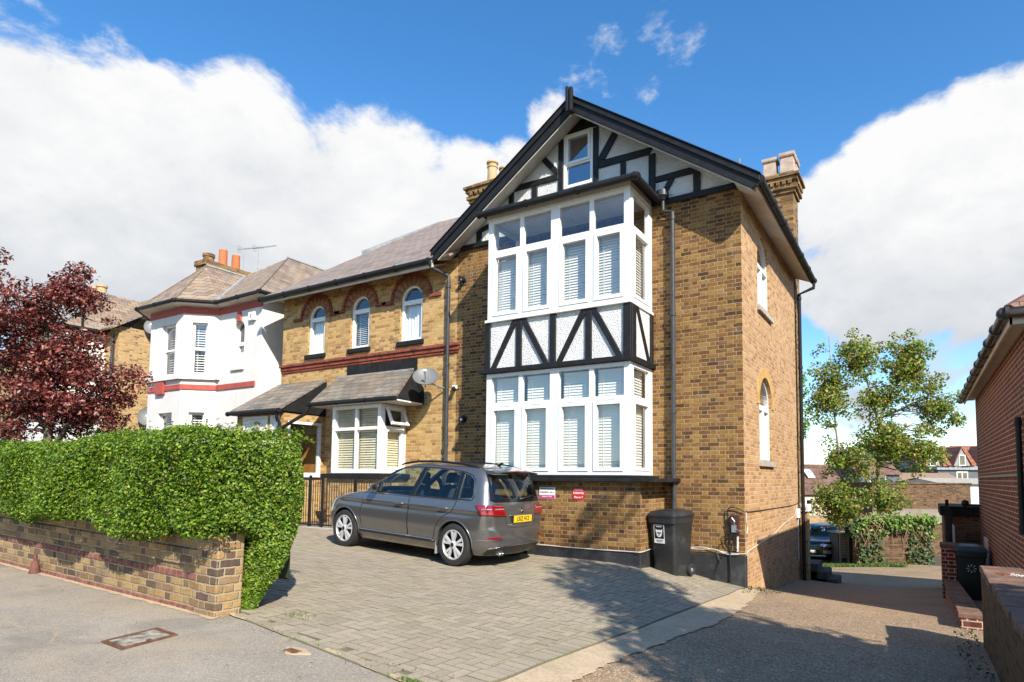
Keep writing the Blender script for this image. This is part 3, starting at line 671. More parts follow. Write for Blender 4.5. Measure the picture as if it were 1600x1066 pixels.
for c, l, r_ in ((-3.875, -4.53, -3.21), (-2.41, -3.07, -1.75)):
    bt([(c - .06, zb_), (c + .06, zb_), (c + .06, zt), (c - .06, zt)])
    bt([(l, zb_), (l + .12, zb_), (c - .065, zt - .08), (c - .065, zt), (c - .15, zt)], d=.037); bt([(r_, zb_), (r_ - .12, zb_), (c + .065, zt - .08), (c + .065, zt), (c + .15, zt)], d=.037)
def bts(pts, d=.035):
    t = MB(); t.prism([(BX1, y, z) for y, z in pts], (d, 0, 0)); t.build('timber', K['black'], bayo, bevel=.005, seg=1)
bts([(-.99, zb_), (-.82, zb_), (-.82, zt), (-.99, zt)]); bts([(-.14, zb_), (-.02, zb_), (-.02, zt), (-.14, zt)]); bts([(-.80, zt), (-.70, zt), (-.15, zb_), (-.25, zb_)], d=.03)
mb = MB(); mb.box(-4.74, -1.55, -1.10, .0, 3.385, 3.468); mb.build('apron_rail', K['black'], bayo, bevel=.008)
mb = MB(); mb.box(-4.95, -1.10, -1.22, -.001, 1.34, 1.405); mb.box(-4.80, -1.50, -1.13, -.002, 1.407, 1.448); mb.build('sill', K['black_matt'], bayo2, bevel=.01)
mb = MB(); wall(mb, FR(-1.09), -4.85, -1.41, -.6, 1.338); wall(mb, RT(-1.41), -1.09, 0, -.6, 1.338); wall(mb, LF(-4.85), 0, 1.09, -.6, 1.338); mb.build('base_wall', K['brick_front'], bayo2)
mb = MB(); hz = 6.52
mb.poly([(BX0 - .14, -1.2, hz), (BX1 + .2, -1.2, hz), (BX1 + .05, 0, hz + .22), (BX0, 0, hz + .22)]); mb.poly([(BX0 - .14, -1.2, hz), (BX0, 0, hz + .22), (BX0 - .14, 0, hz)]); mb.poly([(BX1 + .2, -1.2, hz), (BX1 + .2, 0, hz), (BX1 + .05, 0, hz + .22)])
mb.box(BX0 - .10, BX1 + .13, -1.14, -.0, 6.502, 6.518); mb.build('bay_roof', K['black_matt'], bayo)
gutter([(BX0 - .13, -1.2, 6.49), (BX1 + .19, -1.2, 6.47), (BX1 + .19, -.05, 6.46)], .058, parent=bayo)
# rooms behind the bay
for z0, z1 in ((1.42, 3.40), (4.40, 6.44)):
    rm = MB(); X0, X1 = -4.60, -1.64
    rm.poly([(X0, 2.6, z0), (X1, 2.6, z0), (X1, 2.6, z1), (X0, 2.6, z1)]); rm.poly([(X0, -.9, z0), (X1, -.9, z0), (X1, 2.6, z0), (X0, 2.6, z0)]); rm.poly([(X0, -.9, z1), (X1, -.9, z1), (X1, 2.6, z1), (X0, 2.6, z1)])
    rm.poly([(X0, .26, z0), (X0, 2.6, z0), (X0, 2.6, z1), (X0, .26, z1)]); rm.poly([(X1, .26, z0), (X1, 2.6, z0), (X1, 2.6, z1), (X1, .26, z1)]); rm.build('room', K['interior'], bayo if z0 > 4 else bayo2)

# ------------------------------------------------------------------ wing details
K['arch_brown'] = plain('arch_brown_brick', (.26, .17, .075), .85, .25, 14, bump=.3); K['arch_red'] = plain('arch_red_brick', (.27, .075, .045), .85, .2, 14, bump=.3)
for (a0, a1, b0, sp, _), bl in zip(AW, (None, 'blind', None)):
    arched_window(house, PF, a0, a1, b0, sp, .12, blind=bl, sill=.10, transom=sp - .02, curtain=None if bl else 'curtain')
    c = (a0 + a1) / 2; ri, ro = (a1 - a0) / 2 + .0, (a1 - a0) / 2 + .22
    mb = MB(); n = 19
    for k in range(n):
        t0, t1 = pi * (k + .04) / n, pi * (k + .96) / n
        q = [(c + ri * cos(t0), sp + ri * sin(t0)), (c + ro * cos(t0), sp + ro * sin(t0)), (c + ro * cos(t1), sp + ro * sin(t1)), (c + ri * cos(t1), sp + ri * sin(t1))]
        mb.prism([(x, -.002, z) for x, z in q], (0, -.012, 0), k % 2)
    mb.build('brick_arch', [K['arch_brown'], K['arch_red']], house)
    mb = MB(); n = 24
    ring(mb, PF, [(c + (ro + .075) * cos(pi * k / n), sp + (ro + .075) * sin(pi * k / n)) for k in range(n + 1)], [(c + (ro + .005) * cos(pi * k / n), sp + (ro + .005) * sin(pi * k / n)) for k in range(n + 1)], 0, .045, closed=False)
    rbox(mb, PF, c - ro - .35, c - ro - .002, sp - .03, sp + .05, 0, .043); rbox(mb, PF, c + ro + .002, c + ro + .35, sp - .03, sp + .05, 0, .043)
    mb.build('hood_mould', K['red_rub'], house)
mb = MB(); mb.box(-12.26, -6.12, -.05, .0, 4.20, 4.29); mb.box(-12.28, -6.10, -.085, .0, 4.293, 4.37); mb.box(-12.26, -6.14, -.03, .0, 4.14, 4.197); mb.build('string_course', K['red_rub'], house, bevel=.012)
mb = MB(); mb.box(-9.67, -7.35, -.025, .0, 3.80, 4.135); mb.build('slate_panel', K['black_matt'], house)
# wing roof, verge upstand, eaves
mb = MB(); sl = .66
slope_roof(mb, (-12.5, -.42, 6.17), (-6.1, -.42, 6.17), (-6.1, 6.5, 6.17 + sl * 6.92), (-12.5, 6.5, 6.17 + sl * 6.92), .05)
slope_roof(mb, (-12.5, 13.42, 6.17), (-6.0, 13.42, 6.17), (-6.0, 6.5, 6.17 + sl * 6.92), (-12.5, 6.5, 6.17 + sl * 6.92), .05)
mb.build('wing_roof', K['slate'], house)
mb = MB(); mb.prism([(-12.5, 3.1, 8.46), (-12.5, 6.6, 10.74), (-12.5, 6.7, 10.93), (-12.5, 3.1, 8.66)], (-.25, 0, 0)); mb.build('verge_upstand', K['lead'], house)
mb = MB(); mb.hexa([(-12.52, -.42, 6.02), (-6.55, -.42, 6.02), (-6.55, .0, 6.2), (-12.52, .0, 6.2), (-12.52, -.42, 6.05), (-6.55, -.42, 6.05), (-6.55, .0, 6.23), (-12.52, .0, 6.23)]); mb.box(-12.52, -6.55, -.45, -.422, 6.0, 6.16)
mb.build('soffit', K['soffit'], house)
gutter([(-12.6, -.51, 6.11), (-6.6, -.51, 6.13)], .062, parent=house)
# square bay on the wing
SX0, SX1, SY = -9.22, -7.66, -.80
sb = MB(); P1, P2, P3 = FR(SY), RT(SX1), LF(SX0)
rbox(sb, P1, SX0, SX0 + .09, 1.47, 3.02, -.09, 0); rbox(sb, P1, SX1 - .09, SX1, 1.47, 3.02, -.09, 0)
m_ = (SX0 + SX1) / 2
for b0, b1 in ((1.47, 1.56), (2.93, 3.02), (2.44, 2.51)): rbox(sb, P1, SX0 + .09, SX1 - .09, b0, b1, -.085, -.002)
rbox(sb, P1, m_ - .035, m_ + .035, 1.56, 2.93, -.08, -.004)
for Pq, a0, a1 in ((P2, SY + .09, 0), (P3, 0, -SY - .09)):
    rbox(sb, Pq, a0, a0 + .06, 1.47, 3.02, -.08, -.001); rbox(sb, Pq, a1 - .1, a1, 1.47, 3.02, -.08, -.001)
    for b0, b1 in ((1.47, 1.55), (2.94, 3.02), (2.47, 2.53)): rbox(sb, Pq, a0 + .06, a1 - .1, b0, b1, -.075, -.003)
    frame_rect(sb, Pq, a0 + .065, a1 - .105, 1.555, 2.465, .055, -.06, .012)
sbo = sb.build('bay_window', K['white'], house, bevel=.006, seg=1)
for ol in (outline(SX0 + .09, m_ - .035, 1.56, 2.44), outline(m_ + .035, SX1 - .09, 1.56, 2.44), outline(SX0 + .09, m_ - .035, 2.51, 2.93), outline(m_ + .035, SX1 - .09, 2.51, 2.93)): pane('pane', P1, [ol], -.045, sbo)
pane('pane', P2, [outline(SY + .15, -.1, 1.55, 2.47)], -.045, sbo)
for Pq, a0, a1, b0, b1 in ((P1, SX0 + .07, m_ - .01, 1.56, 2.95), (P1, m_ + .01, SX1 - .07, 1.56, 2.95), (P2, SY + .13, -.1, 1.55, 2.47)):
    mb = MB(); slats(mb, Pq, a0, a1, b0, b1, -.13, pitch=.055, wd=.062, tilt=58); mb.build('blind', K['blind_cream'], sbo)
for Pq, A0, A1 in ((P2, SY + .155, -.105), (P3, .11, .64)):       # two top lights propped open
    mb = MB(); hb = 2.93; ang = R(24); hh = .42
    Q = lambda a, b, d=0.0: Pq(a, hb - b * cos(ang) + d * sin(ang), b * sin(ang) + d * cos(ang))
    frame_rect(mb, Q, A0, A1, 0, hh, .055, .0, .05); f_ = mb.build('open_light', K['white'], sbo, bevel=.005, seg=1)
    g = MB(); g.poly([Q(*q, .02) for q in reversed(outline(A0 + .05, A1 - .05, .05, hh - .05))]); g.build('light_pane', K['glass'], sbo)
mb = MB(); mb.box(SX0 - .22, SX1 + .16, SY - .12, .0, 1.36, 1.462); mb.build('sill', K['black_matt'], sbo, bevel=.01)
mb = MB(); wall(mb, FR(SY - .03), SX0 - .05, SX1 + .05, -.3, 1.358); wall(mb, RT(SX1 + .05), SY - .03, 0, -.3, 1.358); wall(mb, LF(SX0 - .05), 0, .83, -.3, 1.358); mb.build('base_wall', K['brick_wing'], sbo)
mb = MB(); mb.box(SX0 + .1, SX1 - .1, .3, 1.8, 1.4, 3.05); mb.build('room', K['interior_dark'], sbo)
rf = MB(); TL, TR_, BL, BRc = Vector((-10.0, -.01, 3.84)), Vector((-7.44, -.01, 3.84)), Vector((-9.76, -.98, 3.09)), Vector((-7.02, -.96, 3.09))
nrm_ = (BRc - BL).cross(TL - BL).normalized(); nrm_ = nrm_ if nrm_.z > 0 else -nrm_
rf.hexa([BL, BRc, TR_, TL, BL + nrm_ * .05, BRc + nrm_ * .05, TR_ + nrm_ * .05, TL + nrm_ * .05]); rf.build('bay_roof', K['slate_grey'], sbo)
ck = MB(); ck.prism([(-7.04, -.93, 3.08), (-7.46, -.02, 3.83), (-7.16, -.02, 3.06)], (-.04, 0, 0)); ck.build('roof_cheek', K['black_matt'], sbo); ck = MB(); ck.prism([(-7.44, -.03, 3.86), (-7.13, -.03, 3.40), (-7.13, -.03, 3.03), (-7.3, -.03, 3.03)], (0, .027, 0)); ck.build('black_facet', K['black_matt'], sbo)  # second piece: thin black polygon flat on the wall beside the cheek
ck = MB(); ck.prism([(-9.74, -.93, 3.08), (-9.98, -.02, 3.83), (-9.9, -.02, 3.06)], (.04, 0, 0)); ck.build('roof_cheek', K['black_matt'], sbo)
mb = MB(); mb.hexa([(-9.74, -.96, 3.03), (-7.04, -.94, 3.03), (-7.14, -.01, 3.03), (-9.9, -.01, 3.03), (-9.74, -.96, 3.06), (-7.04, -.94, 3.06), (-7.14, -.01, 3.06), (-9.9, -.01, 3.06)]); mb.build('roof_soffit', K['white'], sbo)
gutter([(-9.8, -1.02, 3.07), (-7.02, -1.0, 3.07)], .045, parent=sbo)
mb = MB(); mb.box(-10.0, -7.44, -.03, -.002, 3.80, 3.90); mb.build('flashing', K['lead'], sbo)

# porch
PX0, PX1, PY = -12.28, -10.44, -1.2
po = MB(); wall(po, FR(PY), PX0, PX1 - .0, -.1, 2.95, [(-12.05, -11.05, 1.1, 2.86, False), (-10.95, -10.6, .2, 2.86, False)], .1); wall(po, LF(PX0), 0, 1.2, -.1, 2.95)
wall(po, RT(PX1), PY, 0, -.1, 2.95, [(-1.08, -.12, 1.42, 2.72, False)], .1)
porch = po.build('porch', K['brick_wing'], house)
mb = MB(); frame_rect(mb, FR(PY), -12.05, -11.05, 1.1, 2.86, .07, -.09, .0); rbox(mb, FR(PY), -11.98, -11.12, 1.17, 2.79, -.06, -.035); mb.build('panel', K['white'], porch, bevel=.006)
mb = MB(); mb.lathe((-11.5, PY + .03, 2.62), (0, -1, 0), [(.0, 0), (.12, 0), (.12, .03), (.09, .045), (0, .045)], 20); mb.build('vent', K['stone'], porch)
mb = MB(); frame_rect(mb, FR(PY), -10.95, -10.6, .2, 2.86, .05, -.09, .0); mb.poly([FR(PY)(a, b, -.05) for a, b in outline(-10.9, -10.65, .25, 2.8)]); mb.build('front_panel', K['white'], porch)
mb = MB(); frame_rect(mb, RT(PX1), -1.08, -.12, 1.42, 2.72, .06, -.09, .01); rbox(mb, RT(PX1), -1.14, -.06, 1.36, 1.425, -.09, .07); fo = mb.build('window', K['white'], porch, bevel=.006)
pane('pane', RT(PX1), [outline(-1.02, -.18, 1.48, 2.66)], -.04, fo)
mb = MB(); mb.box(-11.25, -10.50, -.03, .03, .3, 2.45); mb.build('door', K['wood_door'], porch)
mb = MB(); mb.box(-11.9, -11.27, -.02, .05, .3, 2.8); mb.box(-11.27, -10.46, -.02, .05, 2.47, 2.9); mb.build('door_frame', K['cream'], porch)
mb = MB(); mb.box(-10.66, -10.62, -.09, -.04, 1.5, 1.75); mb.build('letter_plate', K['steel'], porch)
rf = MB(); slope_roof(rf, (-12.40, -1.32, 2.97), (-10.40, -1.32, 2.97), (-10.40, -.02, 3.82), (-12.30, -.02, 3.82), .045); rf.build('porch_roof', K['slate_grey'], porch)
mb = MB(); mb.prism([(PX1 + .03, -1.30, 2.95), (PX1 + .03, -.02, 3.80), (PX1 + .03, -.02, 2.92)], (-.05, 0, 0)); mb.build('roof_cheek', K['black_matt'], porch); mb = MB(); mb.box(-12.38, PX1, -1.31, -.02, 2.90, 2.94); mb.build('porch_ceiling', K['black_matt'], porch)
gutter([(-12.45, -1.37, 2.94), (-10.38, -1.37, 2.94)], .05, parent=porch)
pipe([(-10.5, -1.36, 2.88), (-10.5, -1.33, 2.72), (-10.5, -1.27, 2.66), (-10.5, -1.27, .3)], .04, porch, mat=K['black'])
pipe([(-9.80, -1.02, 3.03), (-9.86, -1.05, 2.86), (-10.02, -1.1, 2.78), (-10.46, -1.25, 2.52)], .04, porch, name='drain_pipe', mat=K['black'])

# side windows
for (a0, a1, b0, sp, _) in SW:
    arched_window(house, PS, a0, a1, b0, sp, .12, lights=2, transom=sp, sill=.10, sillmat=K['stone'], curtain='curtain', room=.8)
a0, a1, b0, sp, _ = SW[0]; c = (a0 + a1) / 2; r0 = (a1 - a0) / 2
K['arch_yellow'] = plain('yellow_arch_brick', (.52, .31, .10), .8, .12, 7, bump=.3)
mb = MB(); n = 20
ring(mb, PS, [(c + (r0 + .2) * cos(pi * k / n), sp + (r0 + .2) * sin(pi * k / n)) for k in range(n + 1)], [(c + (r0 + .003) * cos(pi * k / n), sp + (r0 + .003) * sin(pi * k / n)) for k in range(n + 1)], 0, .012, closed=False); mb.build('brick_arch', K['arch_yellow'], house)

# chimneys
def chimney(x0, x1, y0, y1, z0, z1, mat, pots, pmat, square=False, ztop=0.0):
    mb = MB(); mb.box(x0, x1, y0, y1, z0, z1)
    for k, (e, h0, h1) in enumerate(((.05, 0, .09), (.10, .09, .20), (.06, .20, .28), (.12, .28, .38), (.17, .38, .46))): mb.box(x0 - e, x1 + e, y0 - e, y1 + e, z1 + h0 + .001 * k, z1 + h1)
    n_ = 5
    for k in range(n_):
        xx = x0 + (x1 - x0) * (k + .25) / n_; mb.box(xx, xx + .09, y0 - .14, y0 - .101, z1 + .19, z1 + .285)
        yy = y0 + (y1 - y0) * (k + .25) / n_; mb.box(x1 + .101, x1 + .14, yy, yy + .09, z1 + .19, z1 + .285)
    t = z1 + .46
    mb.hexa([(x0 - .12, y0 - .12, t), (x1 + .12, y0 - .12, t), (x1 + .12, y1 + .12, t), (x0 - .12, y1 + .12, t), (x0 + .08, y0 + .08, t + .16), (x1 - .08, y0 + .08, t + .16), (x1 - .08, y1 - .08, t + .16), (x0 + .08, y1 - .08, t + .16)], 1)
    o = mb.build('chimney', [mat, K['stone_moss']], house, bevel=.008, seg=1)
    for (px, py, hgt, r) in pots:
        p = MB()
        if square:
            for (w0, w1, h0, h1) in ((r * .95, r * .85, 0, hgt * .8), (r * 1.02, r * 1.1, hgt * .8, hgt * .86), (r * 1.1, r * 1.1, hgt * .86, hgt)):
                p.hexa([(px - w0, py - w0, t + .1 + h0), (px + w0, py - w0, t + .1 + h0), (px + w0, py + w0, t + .1 + h0), (px - w0, py + w0, t + .1 + h0), (px - w1, py - w1, t + .1 + h1), (px + w1, py - w1, t + .1 + h1), (px + w1, py + w1, t + .1 + h1), (px - w1, py + w1, t + .1 + h1)])
        else: p.lathe((px, py, t + .08), (0, 0, 1), [(r * .95, 0), (r * .9, hgt * .6), (r * .88, hgt * .72), (r * 1.02, hgt * .74), (r * 1.02, hgt * .79), (r * .9, hgt * .8), (r * .92, hgt * .9), (r * 1.12, hgt * .93), (r * 1.12, hgt), (r * .75, hgt), (r * .7, hgt * .5)], 20)
        p.build('chimney_pot', pmat, o, smooth=not square, auto=40)
    return o
K['stone_moss'] = plain('mossy_flaunching', (.22, .17, .11), .95, .3, 7, bump=.6, dirt=((.30, .20, .05), .6))
chimney(-.70, .0, 5.40, 6.05, -1.2, 8.55, K['brick_chim'], [(-.56, 5.58, .46, .17), (-.14, 5.55, .50, .17), (-.12, 5.93, .46, .17)], K['pot_pink'], True)
chimney(-8.25, -7.40, 3.0, 3.75, 8.0, 9.15, K['brick_chim'], [(-7.66, 3.2, .62, .15), (-7.52, 3.58, .58, .14)], K['pot'])
mb = MB(); mb.tube([(-1.05, 4.2, 6.5), (-1.05, 4.2, 8.95)], .02, 6); mb.tube([(-1.05, 4.2, 8.9), (-1.0, 4.15, 9.1)], .03, 6); mb.build('vent_stack', K['lead'], house)
K['hip'] = plain('hip_tile', (.20, .15, .12), .8, .25, 9)
K['wall_red'] = plain('red_course_brick', (.22, .085, .062), .85, .28, 9, bump=.5, dirt=((.20, .14, .10), .5))
K['terracotta_dark'] = plain('dull_terracotta', (.15, .058, .042), .8, .15, 8, bump=.2)
K['dry'] = plain('dry_stem', (.30, .20, .12), .9, .2, 9)
K['litter'] = plain('pale_litter', (.45, .40, .30), .9, .3, 30)
K['grey_timber'] = plain('weathered_timber', (.30, .27, .20), .85, .2, 7, bump=.3)
K['pane_far'] = glassmat('far_glass', (.15, .18, .2), 1.6)
K['old_band'] = plain('concrete_band', (.27, .23, .18), .9, .2, 2, bump=.4, dirt=((.12, .10, .08), .6))
K['slate_clad'] = plain('dark_slate_cladding', (.10, .115, .13), .6, .1, 3)
K['stone_far'] = plain('grey_render', (.30, .29, .26), .8, .1, 2)
K['cream_far'] = plain('cream_render', (.62, .50, .36), .8, .06, 1.5)
K['tile_tan'] = plain('tan_tiles', (.30, .20, .13), .8, .2, 6)
K['pink'] = plain('pink_print', (.55, .03, .22), .5, .03); K['ink_grey'] = plain('grey_print', (.12, .12, .13), .5, .03); K['sign_red'] = plain('sign_red', (.50, .02, .035), .45, .03)
K['box_red'] = plain('dark_red_plastic', (.06, .018, .018), .4, .1)
K['stone_dark'] = plain('dark_step_stone', (.07, .063, .055), .9, .2, 6, bump=.4)
K['rubber'] = plain('tyre_rubber', (.022, .022, .022), .75, .15, 20)
K['bin_black'] = plain('bin_plastic', (.024, .025, .026), .42, .12, 5, dirt=((.09, .09, .085), .5)); K['bin_green'] = plain('green_bin_plastic', (.016, .026, .020), .45, .15); K['bin_lid'] = plain('blue_green_lid', (.035, .07, .085), .4, .1)
K['turq'] = plain('turquoise_glaze', (.05, .42, .40), .3, .1)
# ------------------------------------------------------------------ white neighbour
wh = thing('white_house', (-15.9, 4, .4), 'white rendered house with red bands, a canted two-storey bay and tan slate hipped roofs', 'house')
PA = FR(0.0)
mb = MB(); AWW = (-14.47, -14.0, 4.52, 5.62, True)
wall(mb, PA, -15.25, -13.2, -.2, 6.52, [AWW], .16); wall(mb, RT(-13.2), 0, 9, -.2, 6.52); wall(mb, LF(-18.65), -9, 0, -.2, 6.52); wall(mb, PA, -18.65, -18.46, -.2, 6.52)
PFb = FR(-.66); PC = OB((-15.96, -.66), (-15.25, 0)); PD = OB((-18.46, 0), (-17.75, -.66)); cl = sqrt(.71 ** 2 + .66 ** 2)
FW = [(-17.12, -16.36, 4.36, 5.9, False), (-17.12, -16.36, 1.3, 3.24, False)]; CW = [(.24, .66, 4.36, 5.9, False), (.24, .66, 1.3, 3.24, False)]
wall(mb, PFb, -17.75, -15.96, -.2, 6.52, FW, .16); wall(mb, PC, 0, cl, -.2, 6.52, CW, .16); wall(mb, PD, 0, cl, -.2, 6.52, CW, .16)
mb.build('wall', K['white_paint'], wh)
def sash(parent, P, h, depth, blind=True):
    a0, a1, b0, b1, arch = h; f = MB()
    if arch:
        arched_window(parent, P, a0, a1, b0, b1, depth, transom=(b0 + b1) / 2 + .15, sill=.10, sillmat=K['white_paint'], curtain='curtain', room=.6); return
    frame_rect(f, P, a0, a1, b0, b1, .06, -depth, -depth + .06); m = (b0 + b1) / 2; rbox(f, P, a0 + .05, a1 - .05, m - .03, m + .03, -depth + .01, -depth + .065)
    o = f.build('window', K['white'], parent); pane('pane', P, [outline(a0 + .05, a1 - .05, b0 + .05, b1 - .05)], -depth + .02, o)
    g = MB(); slats(g, P, a0 + .05, a1 - .05, b0 + .05, b1 - .05, -depth - .06, pitch=.075, wd=.07, tilt=35); g.build('blind', K['blind'], o)
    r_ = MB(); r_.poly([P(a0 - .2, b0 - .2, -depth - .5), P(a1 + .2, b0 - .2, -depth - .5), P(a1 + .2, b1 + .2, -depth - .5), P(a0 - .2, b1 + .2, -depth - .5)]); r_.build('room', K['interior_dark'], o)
for h in FW: sash(wh, PFb, h, .16)
for h in CW: sash(wh, PC, h, .16); sash(wh, PD, h, .16)
sash(wh, PA, AWW, .16)
def bandp(name, z0, z1, e, mat, right=-13.2, extra=None):
    m = MB(); pts = [(-18.46, 0), (-17.75, -.66), (-15.96, -.66), (-15.25, 0), (right, 0)]
    for p, q in zip(pts[:-1], pts[1:]):
        P = OB(p, q); L = sqrt((q[0] - p[0]) ** 2 + (q[1] - p[1]) ** 2); g = e * .41
        rbox(m, P, -g if p[1] <= q[1] - 1e-6 or p == pts[1] else 0, L + (g if q in (pts[1], pts[2]) else 0), z0, z1, -.01, e)
    if extra: extra(m)
    return m.build(name, mat, wh)
bandp('frieze', 6.15, 6.34, .03, K['red_paint']); bandp('red_band', 3.90, 4.05, .035, K['red_paint'], -13.42, lambda m: rbox(m, PFb, -17.2, -16.78, 3.80, 4.16, 0, .09))
bandp('sill_band', 4.20, 4.33, .10, K['white_paint'], -15.1)
mb = MB(); mb.prism([(-14.30, -.002, 6.12), (-14.34, -.002, 5.84), (-14.14, -.002, 5.84), (-14.18, -.002, 6.12)], (0, -.05, 0)); mb.build('keystone', K['red_paint'], wh)
mb = MB(); mb.prism([(-13.75, -.002, 2.95), (-13.55, -.002, 2.95), (-13.55, -.002, 3.22), (-13.65, -.002, 3.36), (-13.75, -.002, 3.22)], (0, -.04, 0)); mb.build('finial_tile', K['red_paint'], wh)
mb = MB()
E0 = 6.50; A = Vector((-16.85, .45, 8.06)); B = Vector((-16.85, 1.75, 8.06)); AP = Vector((-15.93, 2.7, 8.85)); AB = Vector((-15.93, 7, 8.85))
F1, F2, S1, S2 = Vector((-17.87, -.98, E0)), Vector((-15.84, -.98, E0)), Vector((-18.75, -.18, E0)), Vector((-15.05, -.22, E0))
for tri in ((F1, F2, A), (F2, S2, A), (S1, F1, A), (S2, B, A), (S1, A, B)): mb.poly(tri)
mr_ = Vector((-12.92, -.3, E0)); ml_ = Vector((-18.95, -.3, E0)); mbk = Vector((-12.92, 9, E0)); mlk = Vector((-18.95, 9, E0))
mb.poly([S2, mr_, AP, B]); mb.poly([ml_, S1, B, AP]); mb.poly([mr_, mbk, AB, AP]); mb.poly([mlk, ml_, AP, AB]); mb.poly([mbk, mlk, AB])
mb.build('roof', K['slate_tan'], wh)
mb = MB()
for p, q, r_ in ((A, B, .045), (S2, B, .045), (AP, AB, .05)): mb.tube([p + Vector((0, 0, .02)), q + Vector((0, 0, .02))], r_, 6)
mb.build('ridge_flashing', K['lead'], wh)
mb = MB()
for p, q in ((F1, A), (F2, A), (mr_, AP)): mb.tube([p + Vector((0, 0, .015)), q + Vector((0, 0, .015))], .022, 6)
mb.build('hip_tile', K['hip'], wh)
mb = MB(); pts = [Vector((-18.7, -.02, 0)), Vector((-18.46, -.02, 0)), Vector((-17.75, -.68, 0)), Vector((-15.96, -.68, 0)), Vector((-15.25, -.02, 0)), Vector((-13.18, -.02, 0))]
ous = [ml_, S1, F1, F2, S2, mr_]
for k in range(5): mb.poly([(*pts[k][:2], 6.36), (*pts[k + 1][:2], 6.36), (ous[k + 1].x, ous[k + 1].y, 6.40), (ous[k].x, ous[k].y, 6.40)]); mb.poly([(ous[k].x, ous[k].y, 6.40), (ous[k + 1].x, ous[k + 1].y, 6.40), ous[k + 1] - Vector((0, 0, .03)), ous[k] - Vector((0, 0, .03))])
mb.poly([(-13.18, -.02, 6.36), (-13.18, 9, 6.36), (-12.92, 9, 6.4), (-12.92, -.3, 6.4)]); mb.build('soffit', K['soffit'], wh)
gutter([tuple(p + (p - Vector((-16.85, 3, E0))).normalized() * .06 - Vector((0, 0, .06))) for p in ous] + [(-12.86, 8.8, 6.43)], .055, parent=wh)
mb = MB(); mb.box(-18.9, -18.35, 1.25, 3.3, 6.0, 8.62); mb.box(-18.95, -18.30, 1.2, 3.35, 8.622, 8.80); chw = mb.build('chimney', K['brick_chim'], wh)
for y, r_, hh in ((2.02, .15, .60), (2.50, .15, .55)):
    p = MB(); p.lathe((-18.6, y, 8.80), (0, 0, 1), [(r_, 0), (r_ * .92, hh * .3), (r_ * .95, hh * .55), (r_ * .9, hh), (r_ * .7, hh)], 18); p.build('chimney_pot', K['terracotta'], chw, smooth=True, auto=40)
p = MB(); p.lathe((-18.62, 1.52, 8.80), (0, 0, 1), [(.17, 0), (.17, .2), (.2, .2), (.2, .3), (.1, .3)], 14); p.build('chimney_pot', K['brick_chim'], chw)
def aerial(x, y, z0, h, az, label):
    root = thing('tv_aerial', (x, y, z0), label, 'aerial', 'television aerials on the white house chimney')
    mb = MB(); mb.tube([(x, y, z0), (x, y, z0 + h)], .014, 6); mb.build('mast', K['alu'], root)
    mb = MB(); d = Vector((cos(az), sin(az), -.03)); s = Vector((-sin(az), cos(az), 0)); c = Vector((x, y, z0 + h - .05))
    mb.tube([c - d * .25, c + d * .9], .008, 6)
    for k in range(12): q = c + d * (k * .075); l = .10 - k * .003; mb.tube([q - s * l, q + s * l], .004, 4)
    q = c - d * .2; [mb.tube([q - s * .1 + Vector((0, 0, e)), q + s * .1 + Vector((0, 0, e))], .006, 4) for e in (-.1, -.03, .03, .1)]; mb.build('antenna', K['alu'], root)
aerial(-18.6, 2.78, 8.6, 1.15, .25, 'left thin television aerial above the white house chimney'); aerial(-18.6, 3.36, 8.6, 1.38, .15, 'right thin television aerial above the white house chimney')
al = thing('alarm_box', (-13.58, 0, 5.75), 'small white alarm box high on the white house wall', 'alarm box')
mb = MB(); mb.prism([(-13.72, -.002, 5.78), (-13.46, -.002, 5.78), (-13.44, -.002, 6.02), (-13.74, -.002, 6.02)], (0, -.09, 0)); mb.build('case', K['white'], al, bevel=.015)
mb = MB(); mb.prism([(-13.62, -.093, 5.86), (-13.56, -.093, 5.86), (-13.56, -.093, 5.95), (-13.62, -.093, 5.95)], (0, -.01, 0)); mb.build('lamp', K['lead'], al)

# ------------------------------------------------------------------ far-left yellow house
yh = thing('yellow_house', (-26, 4, .5), 'yellow brick house with cream chimney pots half hidden behind the copper tree', 'house')
mb = MB(); wall(mb, RT(-21.2), 0, 9, -.2, 9, top=lambda a: 6.55 + .68 * min(a, 9 - a)); wall(mb, FR(0), -32, -21.2, -.2, 6.5, [(-28.9, -28.0, .4, 3.0, True)], .3); wall(mb, LF(-32), -9, 0, -.2, 6.5); mb.build('wall', K['brick_far'], yh)
mb = MB(); slope_roof(mb, (-32.2, -.35, 6.35), (-21.0, -.35, 6.35), (-21.0, 4.5, 9.6), (-32.2, 4.5, 9.6), .06); slope_roof(mb, (-32.2, 9.35, 6.35), (-21.0, 9.35, 6.35), (-21.0, 4.5, 9.6), (-32.2, 4.5, 9.6), .06); mb.build('roof', K['slate_tan'], yh)
mb = MB(); mb.box(-25.2, -22.1, -1.2, -.002, -.2, 6.3); by_ = mb.build('bay', K['white_paint'], yh)
mb = MB(); rbox(mb, FR(-1.2), -24.5, -22.7, 3.9, 5.7, -.1, .01); mb.build('bay_window', K['glass_loft'], by_)
mb = MB(); a_ = Vector((-23.65, .6, 8.2)); c_ = [Vector((-25.5, -1.5, 6.4)), Vector((-21.85, -1.5, 6.4)), Vector((-21.85, .4, 6.4)), Vector((-25.5, .4, 6.4))]
mb.poly([c_[0], c_[1], a_]); mb.poly([c_[1], c_[2], (-23.65, 2.4, 8.2), a_]); mb.poly([c_[3], c_[0], a_, (-23.65, 2.4, 8.2)]); mb.build('bay_roof', K['slate_tan'], by_)
mb = MB(); mb.tube([c_[1], a_], .06, 6); mb.tube([c_[0], a_], .06, 6); mb.build('hip_flashing', K['lead'], by_)
